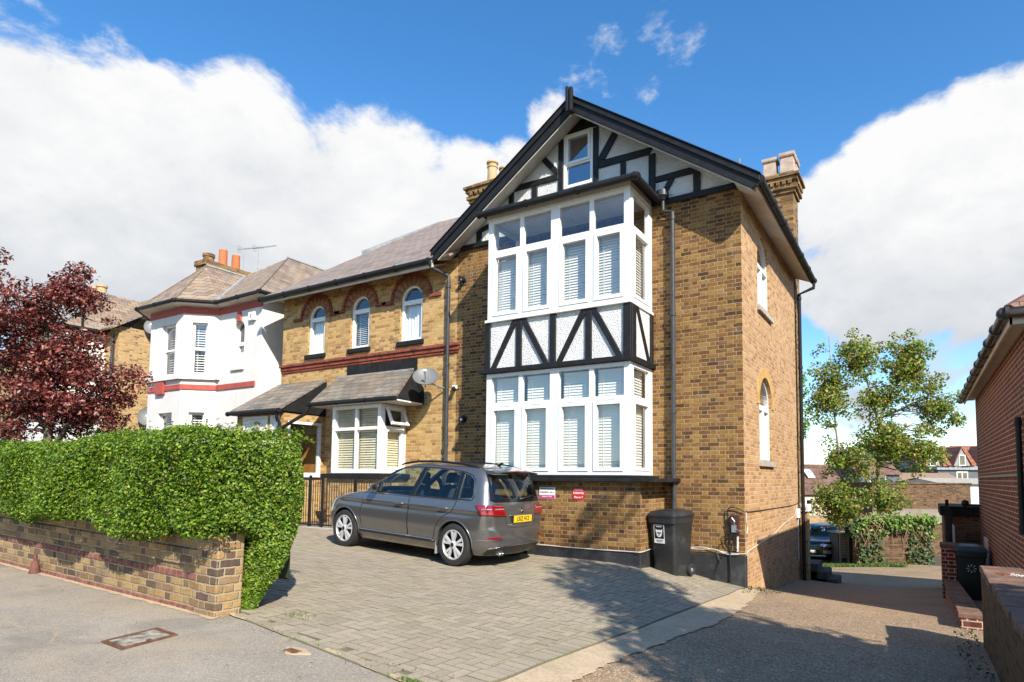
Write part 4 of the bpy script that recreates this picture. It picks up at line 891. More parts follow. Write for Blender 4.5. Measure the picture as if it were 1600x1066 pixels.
gutter([(-25.5, -1.55, 6.35), (-21.8, -1.55, 6.35), (-21.8, -.4, 6.35)], .06, parent=yh); pipe([(-21.35, -.12, 6.3), (-21.35, -.12, 0.4)], .05, yh)
pipe([(-27.0, -.12, 6.3), (-27.0, -.12, 0.4)], .06, yh)
mb = MB(); mb.box(-26.6, -24.9, .6, 1.6, 6.0, 8.1); mb.box(-26.7, -24.8, .5, 1.7, 8.1, 8.3); cy = mb.build('chimney', K['brick_chim'], yh)
for x in (-26.25, -25.75, -25.25):
    p = MB(); p.lathe((x, 1.1, 8.3), (0, 0, 1), [(.18, 0), (.16, .5), (.2, .52), (.2, .6), (.14, .6)], 16); p.build('chimney_pot', K['pot'], cy, smooth=True, auto=40)
mb = MB(); n = 16; ring(mb, FR(0), [(-28.45 + .75 * cos(pi * k / n), 3 + .75 * sin(pi * k / n)) for k in range(n + 1)], [(-28.45 + .46 * cos(pi * k / n), 3 + .46 * sin(pi * k / n)) for k in range(n + 1)], 0, .08, closed=False); mb.build('door_arch', K['terracotta'], yh)
mb = MB(); mb.box(-29, -27.9, .32, .4, .3, 3.6); mb.build('door', K['interior_dark'], yh)
def dish(loc, face, r, label, arm_to, mat=None):
    root = thing('satellite_dish', arm_to, label, 'satellite dish'); f = Vector(face).normalized(); c = Vector(loc)
    mb = MB(); pr = [(r * k / 8, -.18 * r + .32 * r * (k / 8) ** 2) for k in range(9)]
    mb.lathe(c, f, pr + [(r * 1.02, .14 * r + .006)] + [(a, b - .012) for a, b in reversed(pr)], 32); mb.build('reflector', mat or K['dish'], root, smooth=True, auto=50)
    lnb = c + f * r * 1.05 - Vector((0, 0, r * .35)); low = c - Vector((0, 0, r * .9)) + f * .1 * r
    mb = MB(); mb.tube([low, lnb], .012, 6); mb.build('feed_arm', K['steel'], root)
    mb = MB(); mb.tube([lnb + f * .05, lnb - f * .06], .032, 10); mb.build('receiver', K['white'], root)
    mb = MB(); a = Vector(arm_to); mb.tube([c - f * .05, c - f * .14, (c - f * .14) * .4 + a * .6, a], .018, 8); mb.tube([a - Vector((0, .0, .08)), a + Vector((0, .0, .08))], .03, 8); mb.build('bracket', K['steel'], root)
    return root
dish((-20.9, 1.0, 6.7), (.7, -.7, .3), .33, 'pale satellite dish high on the yellow house beside the white house', (-21.2, 1.05, 6.5))
dish((-20.85, .95, 3.45), (.75, -.6, .3), .36, 'grey satellite dish low beside the white house above the hedge', (-21.2, 1.05, 3.3))
dish((-6.64, -.50, 3.55), (.48, -.60, .64), .27, 'grey satellite dish bracketed beside the drainpipe above the small bay', (-6.46, -.02, 3.36))

# ------------------------------------------------------------------ right-hand red brick house
rh = thing('red_brick_house', (7, 3, -.9), 'single-storey red brick house with brown tile roof and plastic gutter, cut off at right', 'house')
RX, RY0, RY1 = 3.72, -1.0, 7.5
mb = MB(); wall(mb, LF(RX), -RY1, -RY0, -2.2, 3.55, [(1.0, 1.7, .9, 2.2, False)] if False else []); wall(mb, FR(RY0), RX, 11, -2.0, 3.55); wall(mb, FR(RY1), RX, 11, -2.2, 3.55); wall(mb, RT(11), RY0, RY1, -2, 3.55); mb.build('wall', K['brick_red'], rh)
mb = MB(); ez = 3.44; ex0, ex1, ey0, ey1 = 3.50, 11.3, RY0 - .45, RY1 + .25; rz_ = ez + 2.9
r0, r1 = Vector((7.4, ey0 + 3.7, rz_)), Vector((7.4, ey1 - .2, rz_))
a, b, c, d = Vector((ex0, ey0, ez)), Vector((ex1, ey0, ez)), Vector((ex1, ey1, ez)), Vector((ex0, ey1, ez))
for q in ((a, b, r0), (b, c, r1, r0), (c, d, r1), (d, a, r0, r1)): mb.poly(q)
mb.tube([a, r0], .09, 8); mb.build('roof', K['tile_brown'], rh)
mb = MB(); mb.box(ex0 + .02, RX, ey0 + .02, ey1, ez - .07, ez - .05); mb.box(RX, 11, ey0 + .02, RY0, ez - .07, ez - .05); mb.box(ex0, ex0 + .025, ey0, ey1, ez - .16, ez + .02); mb.box(ex0, 11, ey0, ey0 + .025, ez - .16, ez + .02); mb.build('soffit', K['soffit'], rh)
K['brown_gutter'] = plain('brown_plastic', (.05, .04, .035), .35, .15)
gutter([(11, ey0 - .06, ez - .02), (ex0 - .06, ey0 - .06, ez - .03), (ex0 - .06, ey1 + .05, ez - .06)], .065, parent=rh, mat=K['brown_gutter'])
mb = MB(); mb.box(RX - .03, RX, RY0, 6.9, 1.47, 1.51); mb.build('cable_trunking', K['brown_gutter'], rh)
pipe([(RX - .06, -.35, 2.25), (RX - .06, -.35, .7)], .035, rh, mat=K['black'])
mb = MB(); mb.box(RX - .03, RX, 5.5, 6.15, -1.3, .18); mb.build('white_board', K['white_paint'], rh)
lampo = thing('bulkhead_lamp', (3.65, 6.9, .9), 'small black bulkhead lamp on a bracket at the red house corner', 'lamp')
mb = MB(); mb.tube([(3.72, 7.1, .82), (3.46, 7.1, .82)], .02, 6); mb.build('bracket', K['black'], lampo); mb = MB(); mb.lathe((3.42, 7.1, .82), (0, 0, 1), [(0, -.03), (.06, -.02), (.08, .04), (.07, .10), (.02, .13), (0, .13)], 14); mb.build('lamp_head', K['black'], lampo, smooth=True)

# walls by the passage
def brick_box(name, x0, x1, y0, y1, zt, label, cat, mat, cap=True, slope=0.0):
    root = thing(name, ((x0 + x1) / 2, (y0 + y1) / 2, zt - 1), label, cat); mb = MB()
    zb = min(T(x0, y0), T(x0, y1)) - .4
    mb.hexa([(x0, y0, zb), (x1, y0, zb), (x1, y1, zb), (x0, y1, zb), (x0, y0, zt), (x1, y0, zt), (x1, y1, zt + slope), (x0, y1, zt + slope)]); mb.build('brickwork', mat, root, bevel=.012)
    if cap:
        mb = MB(); n = max(1, int(abs(y1 - y0) / .22))
        for k in range(n):
            u, v = y0 + (y1 - y0) * k / n, y0 + (y1 - y0) * (k + 1) / n; j = random.uniform(-.008, .008); e = random.uniform(.0, .02)
            s0, s1 = zt + slope * k / n, zt + slope * (k + 1) / n
            mb.hexa([(x0 - .01 - e, u + .006, s0), (x1 + .01, u + .006, s0), (x1 + .01, v - .006, s1), (x0 - .01 - e, v - .006, s1), (x0 - .01 - e, u + .006, s0 + .07 + j), (x1 + .01, u + .006, s0 + .07 + j), (x1 + .01, v - .006, s1 + .07 + j), (x0 - .01 - e, v - .006, s1 + .07 + j)])
        mb.build('coping', K['coping'], root, bevel=.008, seg=1)
    return root
K['brick_mossy'] = brickmat('mossy_dark_brick', [(0, (.05, .032, .02)), (.5, (.12, .075, .04)), (1, (.17, .10, .05))], (.16, .12, .08), contrast=.45, stain=((.05, .045, .03), .85), wob=.025)
K['coping'] = plain('brick_coping', (.19, .105, .068), .9, .28, 7, bump=.7, bscale=25, dirt=((.10, .08, .06), .6))
brick_box('boundary_wall', 3.05, 3.40, -9.0, -2.45, .43, 'tall dark brick boundary wall in the near right foreground', 'wall', K['brick_mossy'])
brick_box('dwarf_wall', 2.90, 3.13, -1.3, 4.6, -.29, 'low red brick dwarf wall edging the driveway beside the passage', 'wall', K['brick_red'], slope=-.42)
brick_box('gate_pier', 2.86, 3.12, 4.65, 5.2, .02, 'short red brick pier at the far end of the dwarf wall', 'pier', K['brick_red'])
fp = thing('fence_panel', (3.1, 6.3, -1.2), 'narrow fence of dark posts and white boards behind the short red pier', 'fence')
for y, h in ((5.35, .72), (6.2, .82), (7.05, .95)):
    mb = MB(); mb.box(3.02, 3.09, y, y + .07, -1.6, h); mb.build('post', K['black_matt'], fp)
mb = MB(); mb.box(3.10, 3.13, 5.4, 7.1, -1.6, .42); mb.build('board', K['white_paint'], fp)
sh = thing('garden_store', (3.5, 8.6, -1.2), 'black flat-roofed store at the end of the passage beyond the green bin', 'shed')
mb = MB(); mb.box(3.0, 3.75, 7.5, 9.5, -1.9, .55); mb.build('wall', K['brick_dark'], sh); mb = MB(); mb.box(2.92, 3.85, 7.4, 9.6, .553, .78); mb.build('roof', K['black_matt'], sh)
ch = thing('plastic_chain', (3.42, -2.6, .5), 'white and red plastic chain lying on the boundary wall top', 'chain')
for nm, rng, mt in (('white_links', range(0, 9), 'white'), ('red_links', range(9, 15), 'red_paint')):
    mb = MB()
    for k in rng:
        c = Vector((3.395 - .018 * k, -3.30 + .05 * k * .3, .512)); t = k % 2
        mb.tube([c + Vector((.014 * cos(a), (.008 * sin(a) if t else 0), (0.008 * sin(a) if not t else 0))) for a in np.linspace(0, 2 * pi, 13)], .003, 6, caps=False)
    mb.build(nm, K[mt], ch)

# ------------------------------------------------------------------ ground sheets
def sheet(name, x0, x1, y0, y1, st, off, mat, label=None, kind='structure', parent=None):
    nx, ny = int((x1 - x0) / st) + 1, int((y1 - y0) / st) + 1
    X, Y = np.meshgrid(np.linspace(x0, x1, nx), np.linspace(y0, y1, ny)); Z = TT(np.stack([X.ravel(), Y.ravel()], 1)) + off
    v = np.stack([X.ravel(), Y.ravel(), Z], 1); i = np.arange(ny * nx).reshape(ny, nx)
    f = np.stack([i[:-1, :-1].ravel(), i[:-1, 1:].ravel(), i[1:, 1:].ravel(), i[1:, :-1].ravel()], 1)
    me = bpy.data.meshes.new(name); me.from_pydata(v.tolist(), [], f.tolist()); me.materials.append(mat); me.polygons.foreach_set('use_smooth', [True] * len(f))
    o = bpy.data.objects.new(name, me); COL.objects.link(o); tag(o, label, None, None, kind); return o
sheet('ground', -60, 40, -40, 90, 1.0, -.06, K['soil'])
mb = MB(); mb.poly([(-1500, -1500, -4.6), (1500, -1500, -4.6), (1500, 1500, -4.6), (-1500, 1500, -4.6)]); tag(mb.build('ground_beyond', K['far_ground']), kind='structure')
def strip(name, A, B, n, off, mat, m=3, kind='structure', jit=0.0):
    def resample(L):
        L = [np.array(p, float) for p in L]; d = [0]
        for a, b in zip(L[:-1], L[1:]): d.append(d[-1] + np.linalg.norm(b - a))
        t = np.linspace(0, d[-1], n); return np.stack([np.interp(t, d, [p[k] for p in L]) for k in (0, 1)], 1)
    a, b = resample(A), resample(B)
    if jit:
        nz = RNG.normal(0, jit, b.shape); kw = 15; kk = np.hanning(kw); kk /= np.sqrt((kk ** 2).sum()); b = b + np.stack([np.convolve(nz[:, q], kk, 'same') for q in (0, 1)], 1) + RNG.normal(0, jit * .4, b.shape)
    G = np.stack([a + (b - a) * k / m for k in range(m + 1)], 0); sh_ = G.shape; z = TT(G.reshape(-1, 2)) + off
    v = np.concatenate([G.reshape(-1, 2), z[:, None]], 1); i = np.arange((m + 1) * n).reshape(m + 1, n)
    f = np.stack([i[:-1, :-1].ravel(), i[:-1, 1:].ravel(), i[1:, 1:].ravel(), i[1:, :-1].ravel()], 1)
    me = bpy.data.meshes.new(name); me.from_pydata(v.tolist(), [], f.tolist()); me.materials.append(mat); me.polygons.foreach_set('use_smooth', [True] * len(f))
    o = bpy.data.objects.new(name, me); COL.objects.link(o); tag(o, kind=kind); return o
KIN = [(-.12, -7.25), (-.05, -6.86), (-.05, -6.3), (.03, -4.6), (.04, -2.45), (.02, -1.2), (-.02, -.45), (.0, .0)]
KOUT = [(.30, -7.25), (.32, -6.5), (.32, -6.07), (.42, -4.73), (.53, -3.56), (.50, -2.4), (.34, -1.02), (.20, .25)]
sheet('driveway', -.4, 4.2, -16, 17.2, .3, .0, K['drive']); strip('rear_yard', [(-9, 6), (-9, 16.6)], [(-.4, 6), (-.4, 17.0)], 30, .0, K['drive'], m=20)
strip('pavement', [(-34, -7.32), (-8, -7.25), (-2.9, -7.10), (-.6, -7.36), (.35, -7.4), (4.2, -7.5)], [(-34, -12.2), (-8, -12.2), (-2.9, -12.2), (-.6, -12.2), (.35, -12.2), (4.2, -12.2)], 120, .008, K['asphalt'], m=14)
sheet('road', -60, 40, -20, -12.3, .8, -.09, K['asphalt'])
strip('kerb', [(-40, -12.2), (20, -12.2)], [(-40, -12.34), (20, -12.34)], 100, .01, K['concrete'], m=1)
strip('paving_bed', [(-9.6, -7.1), (-2.95, -7.12), (-.6, -7.34), (-.1, -7.3)], [(-9.6, -.2), (-2.95, -.2), (-.6, .0), (-.0, .0)], 60, .006, K['joint'], m=40)
strip('kerb_concrete', KIN, KOUT, 420, .011, K['concrete'], m=5, jit=.013)
strip('sandy_joint', [(-3.0, -7.06), (-1.99, -7.16), (-1.24, -7.24), (-.6, -7.32), (-.1, -7.34)], [(-3.0, -7.11), (-1.99, -7.21), (-1.24, -7.275), (-.6, -7.375), (-.1, -7.40)], 90, .022, K['sand'], m=2, jit=.006)
strip('wall_foot', [(-12, -7.2), (-2.94, -7.2)], [(-12, -7.31), (-2.9, -7.30)], 900, .012, K['concrete'], m=2, jit=.008)
# paving blocks in herringbone
v, f = [], []
U = .1; inner = lambda y: float(np.interp(y, [p[1] for p in KIN], [p[0] for p in KIN]))
front = lambda x: float(np.interp(x, [-9.6, -2.95, -1.99, -1.24, -.6, 0], [-7.05, -7.04, -7.15, -7.23, -7.31, -7.33]))
def inside(x, y):
    if x < -9.5 or y < front(x) + .02 or y > -.02: return False
    if x > inner(y) - .222: return False
    if -4.85 < x < -1.41 and y > -1.10: return False
    if x <= -4.85 and y > -.8: return False
    return True
blocks = []
for a in range(-96, 1):
    for b in range(-74, 1):
        d = (a - b) % 4
        if d == 0: r_ = (a * U, (a + 2) * U, b * U, (b + 1) * U)
        elif d == 3: r_ = (a * U, (a + 1) * U, b * U, (b + 2) * U)
        else: continue
        lim = inner((r_[2] + r_[3]) / 2) - .218
        if r_[0] < lim - .03 < r_[1]: r_ = (r_[0], min(r_[1], lim), r_[2], r_[3])
        if inside((r_[0] + min(r_[1], lim)) / 2, (r_[2] + r_[3]) / 2): blocks.append(r_)
Ls = np.array([p for p in KIN], float)
g = .0035
quads = [[(x0 + g, y0 + g), (x1 - g, y0 + g), (x1 - g, y1 - g), (x0 + g, y1 - g)] for x0, x1, y0, y1 in blocks]
y = -7.3
while y < -.1:                                     # edge course along the concrete
    y2 = y + .1; quads.append([(inner(y) - .215, y + g), (inner(y) - .012, y + g), (inner(y2) - .012, y2 - g), (inner(y2) - .215, y2 - g)]); y = y2
xx = -2.9
while xx < -.35:
    x2 = xx + .2; quads.append([(xx + g, front(xx) - .06), (x2 - g, front(x2) - .06), (x2 - g, front(x2) + .035), (xx + g, front(xx) + .035)]); xx = x2
Q = np.array(quads); Zq = TT(Q.reshape(-1, 2)).reshape(-1, 4); tl = RNG.normal(0, .0016, (len(Q), 1)) + RNG.normal(0, .0009, Zq.shape)
top = Zq + .024 + tl; c = Q.mean(1, keepdims=True); Qb = Q; Qt = Q + np.clip(c - Q, -.0026, .0026)
V = np.concatenate([np.concatenate([Qb, (Zq + .0)[..., None]], 2), np.concatenate([Qb, (top - .004)[..., None]], 2), np.concatenate([Qt, top[..., None]], 2)], 1).reshape(-1, 3)
F = []
for k in range(len(Q)):
    o = k * 12
    for l in (0, 4):
        for j in range(4): F.append((o + l + j, o + l + (j + 1) % 4, o + l + 4 + (j + 1) % 4, o + l + 4 + j))
    F.append((o + 8, o + 9, o + 10, o + 11))
me = bpy.data.meshes.new('paving'); me.from_pydata(V.tolist(), [], F); me.materials.append(K['paver']); me.materials.append(K['joint']); me.polygons.foreach_set('material_index', [0 if k % 9 == 8 else 1 for k in range(len(F))]); o = bpy.data.objects.new('paving', me); COL.objects.link(o); tag(o, kind='structure')
# inspection cover and small drain in the pavement
K['rust'] = plain('rusty_iron', (.16, .075, .04), .85, .3, 20, bump=.5); K['cover'] = plain('worn_cover', (.33, .29, .23), .85, .4, 14, bump=.7, bscale=45)
mc = thing('manhole_cover', (-2.78, -7.95, .11), 'rectangular cover with rusty iron frame set in the pavement', 'manhole cover')
def onground(p, dz): return (p[0], p[1], T(*p) + dz)
cor = [(-2.90, -8.17), (-2.58, -8.17), (-2.645, -7.73), (-2.965, -7.73)]
def lerp2(u, v): 
    a = np.array(cor); return tuple(a[0] * (1 - u) * (1 - v) + a[1] * u * (1 - v) + a[2] * u * v + a[3] * (1 - u) * v)
mb = MB()
for u0, u1, v0, v1 in ((0, 1, 0, .09), (0, 1, .91, 1), (0, .1, .09, .91), (.9, 1, .09, .91)):
    q = [lerp2(u0, v0), lerp2(u1, v0), lerp2(u1, v1), lerp2(u0, v1)]; mb.prism([onground(p, .004) for p in q], (0, 0, .016))
for k in range(9):
    for v0 in (.015, .925):
        q = [lerp2(.06 + k * .1, v0), lerp2(.11 + k * .1, v0), lerp2(.11 + k * .1, v0 + .06), lerp2(.06 + k * .1, v0 + .06)]; mb.prism([onground(p, .0201) for p in q], (0, 0, .004))
mb.build('frame', K['rust'], mc)
mb = MB(); mb.prism([onground(p, .004) for p in (lerp2(.11, .10), lerp2(.89, .10), lerp2(.89, .90), lerp2(.11, .90))], (0, 0, .013)); mb.build('lid', K['cover'], mc)
mb = MB()
for u0, v0 in ((.12, .45), (.80, .48)): mb.prism([onground(p, .0172) for p in (lerp2(u0, v0), lerp2(u0 + .08, v0), lerp2(u0 + .08, v0 + .08), lerp2(u0, v0 + .08))], (0, 0, .004))
mb.build('lifting_key_hole', K['rust'], mc)
dg = thing('drain_cover', (-1.62, -7.42, .05), 'tiny rusty iron grating in a sandy patch at the paving edge', 'drain cover'); mb = MB()
for k in range(5): mb.prism([onground(p, .008) for p in ((-1.69 + k * .026, -7.46), (-1.675 + k * .026, -7.46), (-1.675 + k * .026, -7.39), (-1.69 + k * .026, -7.39))], (0, 0, .014))
mb.build('bars', K['rust'], dg); mb = MB(); mb.prism([onground((-1.62 + .12 * cos(a) * (1 + .3 * sin(3 * a)), -7.40 + .07 * sin(a) * (1 + .2 * cos(4 * a))), .007) for a in np.linspace(0, 2 * pi, 20)[:-1]], (0, 0, .009)); mb.build('mortar_patch', K['concrete'], dg)
# ------------------------------------------------------------------ leaves and trees
def leaves(name, C, N, size, mat, parent=None, jit=.7, aspect=.55, fold=.25, svar=.35, kind=None):
    C = np.asarray(C, float); n = len(C); N = np.asarray(N, float) + RNG.normal(0, jit, (n, 3))
    N /= np.linalg.norm(N, axis=1, keepdims=True) + 1e-9
    A = np.cross(N, RNG.normal(0, 1, (n, 3))); A /= np.linalg.norm(A, axis=1, keepdims=True) + 1e-9; Bv = np.cross(N, A)
    L = size * (1 + RNG.uniform(-svar, svar, (n, 1))); W = L * aspect
    V = np.stack([C - A * L * .5, C + Bv * W * .5 + N * L * fold * .35 - A * L * .04, C + A * L * .5 - N * L * .10, C - Bv * W * .5 + N * L * fold * .35 - A * L * .04], 1).reshape(-1, 3)
    me = bpy.data.meshes.new(name); me.vertices.add(4 * n); me.vertices.foreach_set('co', V.ravel().astype(np.float32))
    i = np.arange(n) * 4; tri = np.stack([i, i + 1, i + 2, i, i + 2, i + 3], 1).ravel()
    me.loops.add(6 * n); me.loops.foreach_set('vertex_index', tri.astype(np.int32)); me.polygons.add(2 * n)
    me.polygons.foreach_set('loop_start', (np.arange(2 * n) * 3).astype(np.int32)); me.polygons.foreach_set('loop_total', np.full(2 * n, 3, np.int32))
    me.update(calc_edges=True); me.validate(); me.materials.append(mat)
    o = bpy.data.objects.new(name, me); COL.objects.link(o)
    if kind: o['kind'] = kind
    if parent is not None: attach(o, parent)
    return o
def clump_points(centers, radii, per, flat=.75):
    P, Nn = [], []
    for c, r in zip(centers, radii):
        k = max(6, int(per * (r / np.mean(radii)) ** 2)); d = RNG.normal(0, 1, (k, 3)); d /= np.linalg.norm(d, axis=1, keepdims=True)
        q = d * (RNG.uniform(.25, 1, (k, 1)) ** .6) * r; q[:, 2] *= flat; P.append(np.asarray(c) + q); Nn.append(d + np.array([0, 0, .6]))
    return np.concatenate(P), np.concatenate(Nn)
def ell_clusters(ells, n, rmin, rmax, shell=.55):
    out, rad = [], []; w = np.array([e[1][0] * e[1][1] * e[1][2] for e in ells]) ** .75; w /= w.sum()
    for _ in range(n):
        c, r = ells[RNG.choice(len(ells), p=w)]; d = RNG.normal(0, 1, 3); d /= np.linalg.norm(d)
        out.append(np.array(c) + d * np.array(r) * RNG.uniform(shell, 1.0)); rad.append(RNG.uniform(rmin, rmax))
    return out, rad
def limb(mb, a, b, r0, r1, wob=.06, n=5):
    a, b = np.array(a, float), np.array(b, float); L = np.linalg.norm(b - a); pts = []
    for k in range(n + 1):
        t = k / n; q = a + (b - a) * t; q = q + (RNG.normal(0, wob * L, 3) * (0 if k in (0, n) else 1)); q[2] += .10 * L * sin(pi * t) * .5; pts.append(q)
    mb.tube([tuple(p) for p in pts], [r0 + (r1 - r0) * k / n for k in range(n + 1)], 6, caps=False)
def tree(name, label, cat, base, stems, ells, n, per, size, leaf, rmin, rmax, group=None, bark='bark', shell=.55, jit=.8, twig=.012, aspect=.6, flat=.75, part='crown'):
    root = thing(name, base, label, cat, group); tr = MB(); nodes = []
    for st in stems:                                            # st: [(x,y,z,r), ...]
        tr.tube([p[:3] for p in st], [p[3] for p in st], 9)
        for a, b in zip(st[:-1], st[1:]):
            for k in range(6): t = k / 6; nodes.append((np.array(a[:3]) * (1 - t) + np.array(b[:3]) * t, a[3] * (1 - t) + b[3] * t))
        nodes.append((np.array(st[-1][:3]), st[-1][3]))
    cs, rs = ell_clusters(ells, n, rmin, rmax, shell)
    zmin = min(p[2] for st in stems for p in st)
    for c in cs:
        best = min(nodes, key=lambda nd: np.linalg.norm(nd[0] - c) + (1.2 if nd[0][2] > c[2] + .1 else 0) + (5 if nd[0][2] < zmin + .5 else 0))
        limb(tr, best[0], c, min(best[1] * .5, .05), twig * .5)
    tr.build('trunk', K[bark], root, smooth=True)
    P, Nn = clump_points(cs, rs, per, flat); leaves(part, P, Nn, size, K[leaf], root, jit=jit, aspect=aspect)
    return root
# hedge on the street wall
def hedge():
    root = thing('privet_hedge', (-7, -6.7, .3), 'long clipped bright green hedge growing over the low street wall', 'hedge')
    X0, X1 = -14.5, -2.75; P, Nn = [], []
    def zt(x): return 1.80 + .012 * (-x - 3) + .04 * np.sin(x * 1.3) + .02 * np.sin(x * 3.7) - .14 * np.clip((-x - 5) / 4, 0, 1)
    def zb(x): return .84 + .022 * (-x - 3) + .06 * np.sin(x * 2.3 + 1) + .03 * np.sin(x * 5.1)
    def bul(x, z): return .06 * np.sin(x * 1.9 + z * 2.2) + .04 * np.sin(x * 4.3 - z * 3.1) + .025 * np.sin(x * 9.1 + z * 8.0)
    n = 104000; x = RNG.uniform(X0 + 3, X1, n); u = RNG.uniform(0, 1, n) ** .95; z = zb(x) + (zt(x) - zb(x)) * u
    round_ = .20 * np.clip((u - .78) / .22, 0, 1) ** 2 + .07 * np.clip((.12 - u) / .12, 0, 1) ** 2 + .25 * np.clip((x + 3.05) / .3, 0, 1) ** 2
    y = -7.60 + 1.2 * bul(x, z) + round_ + np.abs(RNG.normal(0, .07, n)); P.append(np.stack([x, y, z], 1)); Nn.append(np.tile([0.1, -1, .55], (n, 1)))
    n = 20000; x = RNG.uniform(X0 + 2, X1, n); y = RNG.uniform(-7.4, -6.35, n); z = zt(x) - .05 * ((y + 6.9) / .6) ** 2 - np.abs(RNG.normal(0, .035, n)) + .03 * np.sin(y * 7 + x * 3); P.append(np.stack([x, y, z], 1)); Nn.append(np.tile([0, -.2, 1], (n, 1)))
    n = 19000; u = RNG.uniform(0, 1, n); z = .10 + u * 1.69; v = RNG.uniform(0, 1, n)          # clipped end facing the drive, fuller at the top
    low = np.clip((1.02 - z) / .2, 0, 1); lw2 = np.clip((1.0 - z) / .9, 0, 1); e = -2.74 - .17 * lw2 ** 1.2 - .14 * np.clip((z - 1.66) / .25, 0, 1) ** 2
    y = -7.46 + .50 * low + v * (1.04 - .42 * low - .50 * lw2); ed = np.abs(v - .5) * 2; e = e - .14 * ed ** 4
    xx = e - np.abs(RNG.normal(0, .06, n)) + .035 * np.sin(z * 7 + y * 5); P.append(np.stack([xx, y, z], 1)); Nn.append(np.tile([1, -.45, .45], (n, 1)))
    n = 2600; x = RNG.uniform(X0 + 3, X1, n); z = zt(x) + np.abs(RNG.normal(0, .03, n)); y = RNG.uniform(-7.4, -6.4, n); P.append(np.stack([x, y, z], 1)); Nn.append(np.tile([0, -.3, .8], (n, 1)))
    n = 350; x = RNG.uniform(X0 + 3, X1 - .4, n); z = zt(x) + RNG.uniform(.02, .07, n) * (np.sin(x * 23) > .3); y = RNG.uniform(-7.4, -6.8, n); P.append(np.stack([x, y, z], 1)); Nn.append(np.tile([0, -.3, .8], (n, 1)))
    leaves('leaves', np.concatenate(P), np.concatenate(Nn), .031, K['leaf_hedge'], root, jit=.75, aspect=.58)
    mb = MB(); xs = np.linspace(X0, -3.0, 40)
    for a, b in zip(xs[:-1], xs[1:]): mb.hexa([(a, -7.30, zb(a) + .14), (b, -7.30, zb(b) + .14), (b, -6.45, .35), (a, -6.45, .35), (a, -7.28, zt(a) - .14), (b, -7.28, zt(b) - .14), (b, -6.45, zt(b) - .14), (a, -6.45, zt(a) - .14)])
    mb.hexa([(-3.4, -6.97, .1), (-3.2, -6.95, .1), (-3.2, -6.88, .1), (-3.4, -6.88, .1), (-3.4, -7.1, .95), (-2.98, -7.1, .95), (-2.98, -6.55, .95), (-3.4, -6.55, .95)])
    mb.build('dark_core', K['hedge_core'], root)  # dark solid block added inside the leaf shell, no separate stems modelled
hedge()
# garden wall, built level then tilted to follow the street
gw = thing('garden_wall', (-2.95, -7.23, .10), 'low weathered brick street wall with red brick courses under the hedge', 'wall'); gw.rotation_euler = (0, .028, 0)
def localobj(mb, name, mat, parent, **k):
    o = mb.build(name, mat, None, **k); o.parent = parent; return o
mb = MB(); mb.box(-9.5, -.35, 0, .22, -.15, .44); mb.box(-9.5, -.34, -.018, .225, .44, .60); mb.box(-9.5, -.34, -.0, .22, .60, .72); localobj(mb, 'brickwork', K['brick_wall'], gw, bevel=.006, seg=1)
mb = MB(); mb.box(-.338, .0, -.022, .235, -.2, .775); localobj(mb, 'end_pier', K['brick_wall'], gw, bevel=.012)
for z0, nm in ((.0, 'red_course'), (.31, 'red_course')):
    mb = MB(); x = -9.4
    while x < -.43: mb.box(x + .005, x + .097, -.008 - random.uniform(0, .004), .1, z0 + .005, z0 + .068); x += .104
    localobj(mb, nm, K['wall_red'], gw, bevel=.006, seg=1)
cone = thing('clay_cone', (-6.53, -7.30, .21), 'small reddish clay cone standing at the foot of the street wall', 'clay cone')
mb = MB(); mb.lathe((-6.53, -7.30, T(-6.53, -7.30)), (0, 0, 1), [(0, 0), (.058, 0), (.055, .03), (.03, .15), (.018, .16), (.022, .19), (.016, .24), (0, .245)], 14); mb.build('body', K['terracotta_dark'], cone, smooth=True, auto=40)
# copper tree, shrubs behind the hedge
tree('copper_tree', 'spreading dark red copper-leaved tree behind the left end of the hedge', 'tree', (-13.2, -4.9, .4),
     [[(-13.2, -4.9, .3, .11), (-13.1, -4.85, 1.6, .09), (-13.15, -4.8, 2.6, .075), (-13.3, -4.9, 4.0, .05), (-13.2, -4.9, 5.5, .02)], [(-13.1, -4.85, 1.7, .06), (-12.6, -4.5, 2.8, .045), (-12.1, -4.2, 3.6, .02)], [(-13.15, -4.8, 2.3, .06), (-14.0, -5.4, 3.6, .04), (-14.3, -5.6, 5.3, .02)], [(-13.1, -4.8, 2.4, .05), (-12.9, -4.4, 4.2, .03), (-12.75, -4.5, 5.6, .012)]],
     [((-13.4, -5.0, 4.3), (1.5, 1.3, 2.0)), ((-12.25, -4.2, 3.2), (1.0, .9, .75)), ((-14.3, -5.7, 4.3), (1.3, 1.2, 1.85)), ((-12.9, -4.7, 3.6), (.9, .8, .9)), ((-12.8, -4.6, 5.1), (.7, .7, 1.3)), ((-13.6, -5.0, 2.8), (1.5, 1.2, .6)), ((-12.6, -4.4, 2.7), (1.0, .8, .5))], 240, 120, .085, 'leaf_copper', .18, .46, shell=.15, aspect=.55, flat=.62)
def shrub(name, label, c, r, n, per, size, leaf, group=None, cat='shrub', rmin=.2, rmax=.35):
    root = thing(name, (c[0], c[1], T(c[0], c[1])), label, cat, group); tr = MB(); z0 = T(c[0], c[1])
    cs, rs = ell_clusters([(c, r)], n, rmin, rmax, .5)
    for q in cs[::3]: limb(tr, (c[0], c[1], z0), q, .03, .008)
    tr.build('stems', K['bark'], root); P, Nn = clump_points(cs, rs, per); leaves('foliage', P, Nn, size, K[leaf], root, jit=.8)
    return root
shrub('evergreen_shrub', 'dark green shrub under the copper tree behind the hedge', (-12.6, -4.0, 1.75), (1.3, .7, .75), 70, 90, .07, 'leaf_dark')
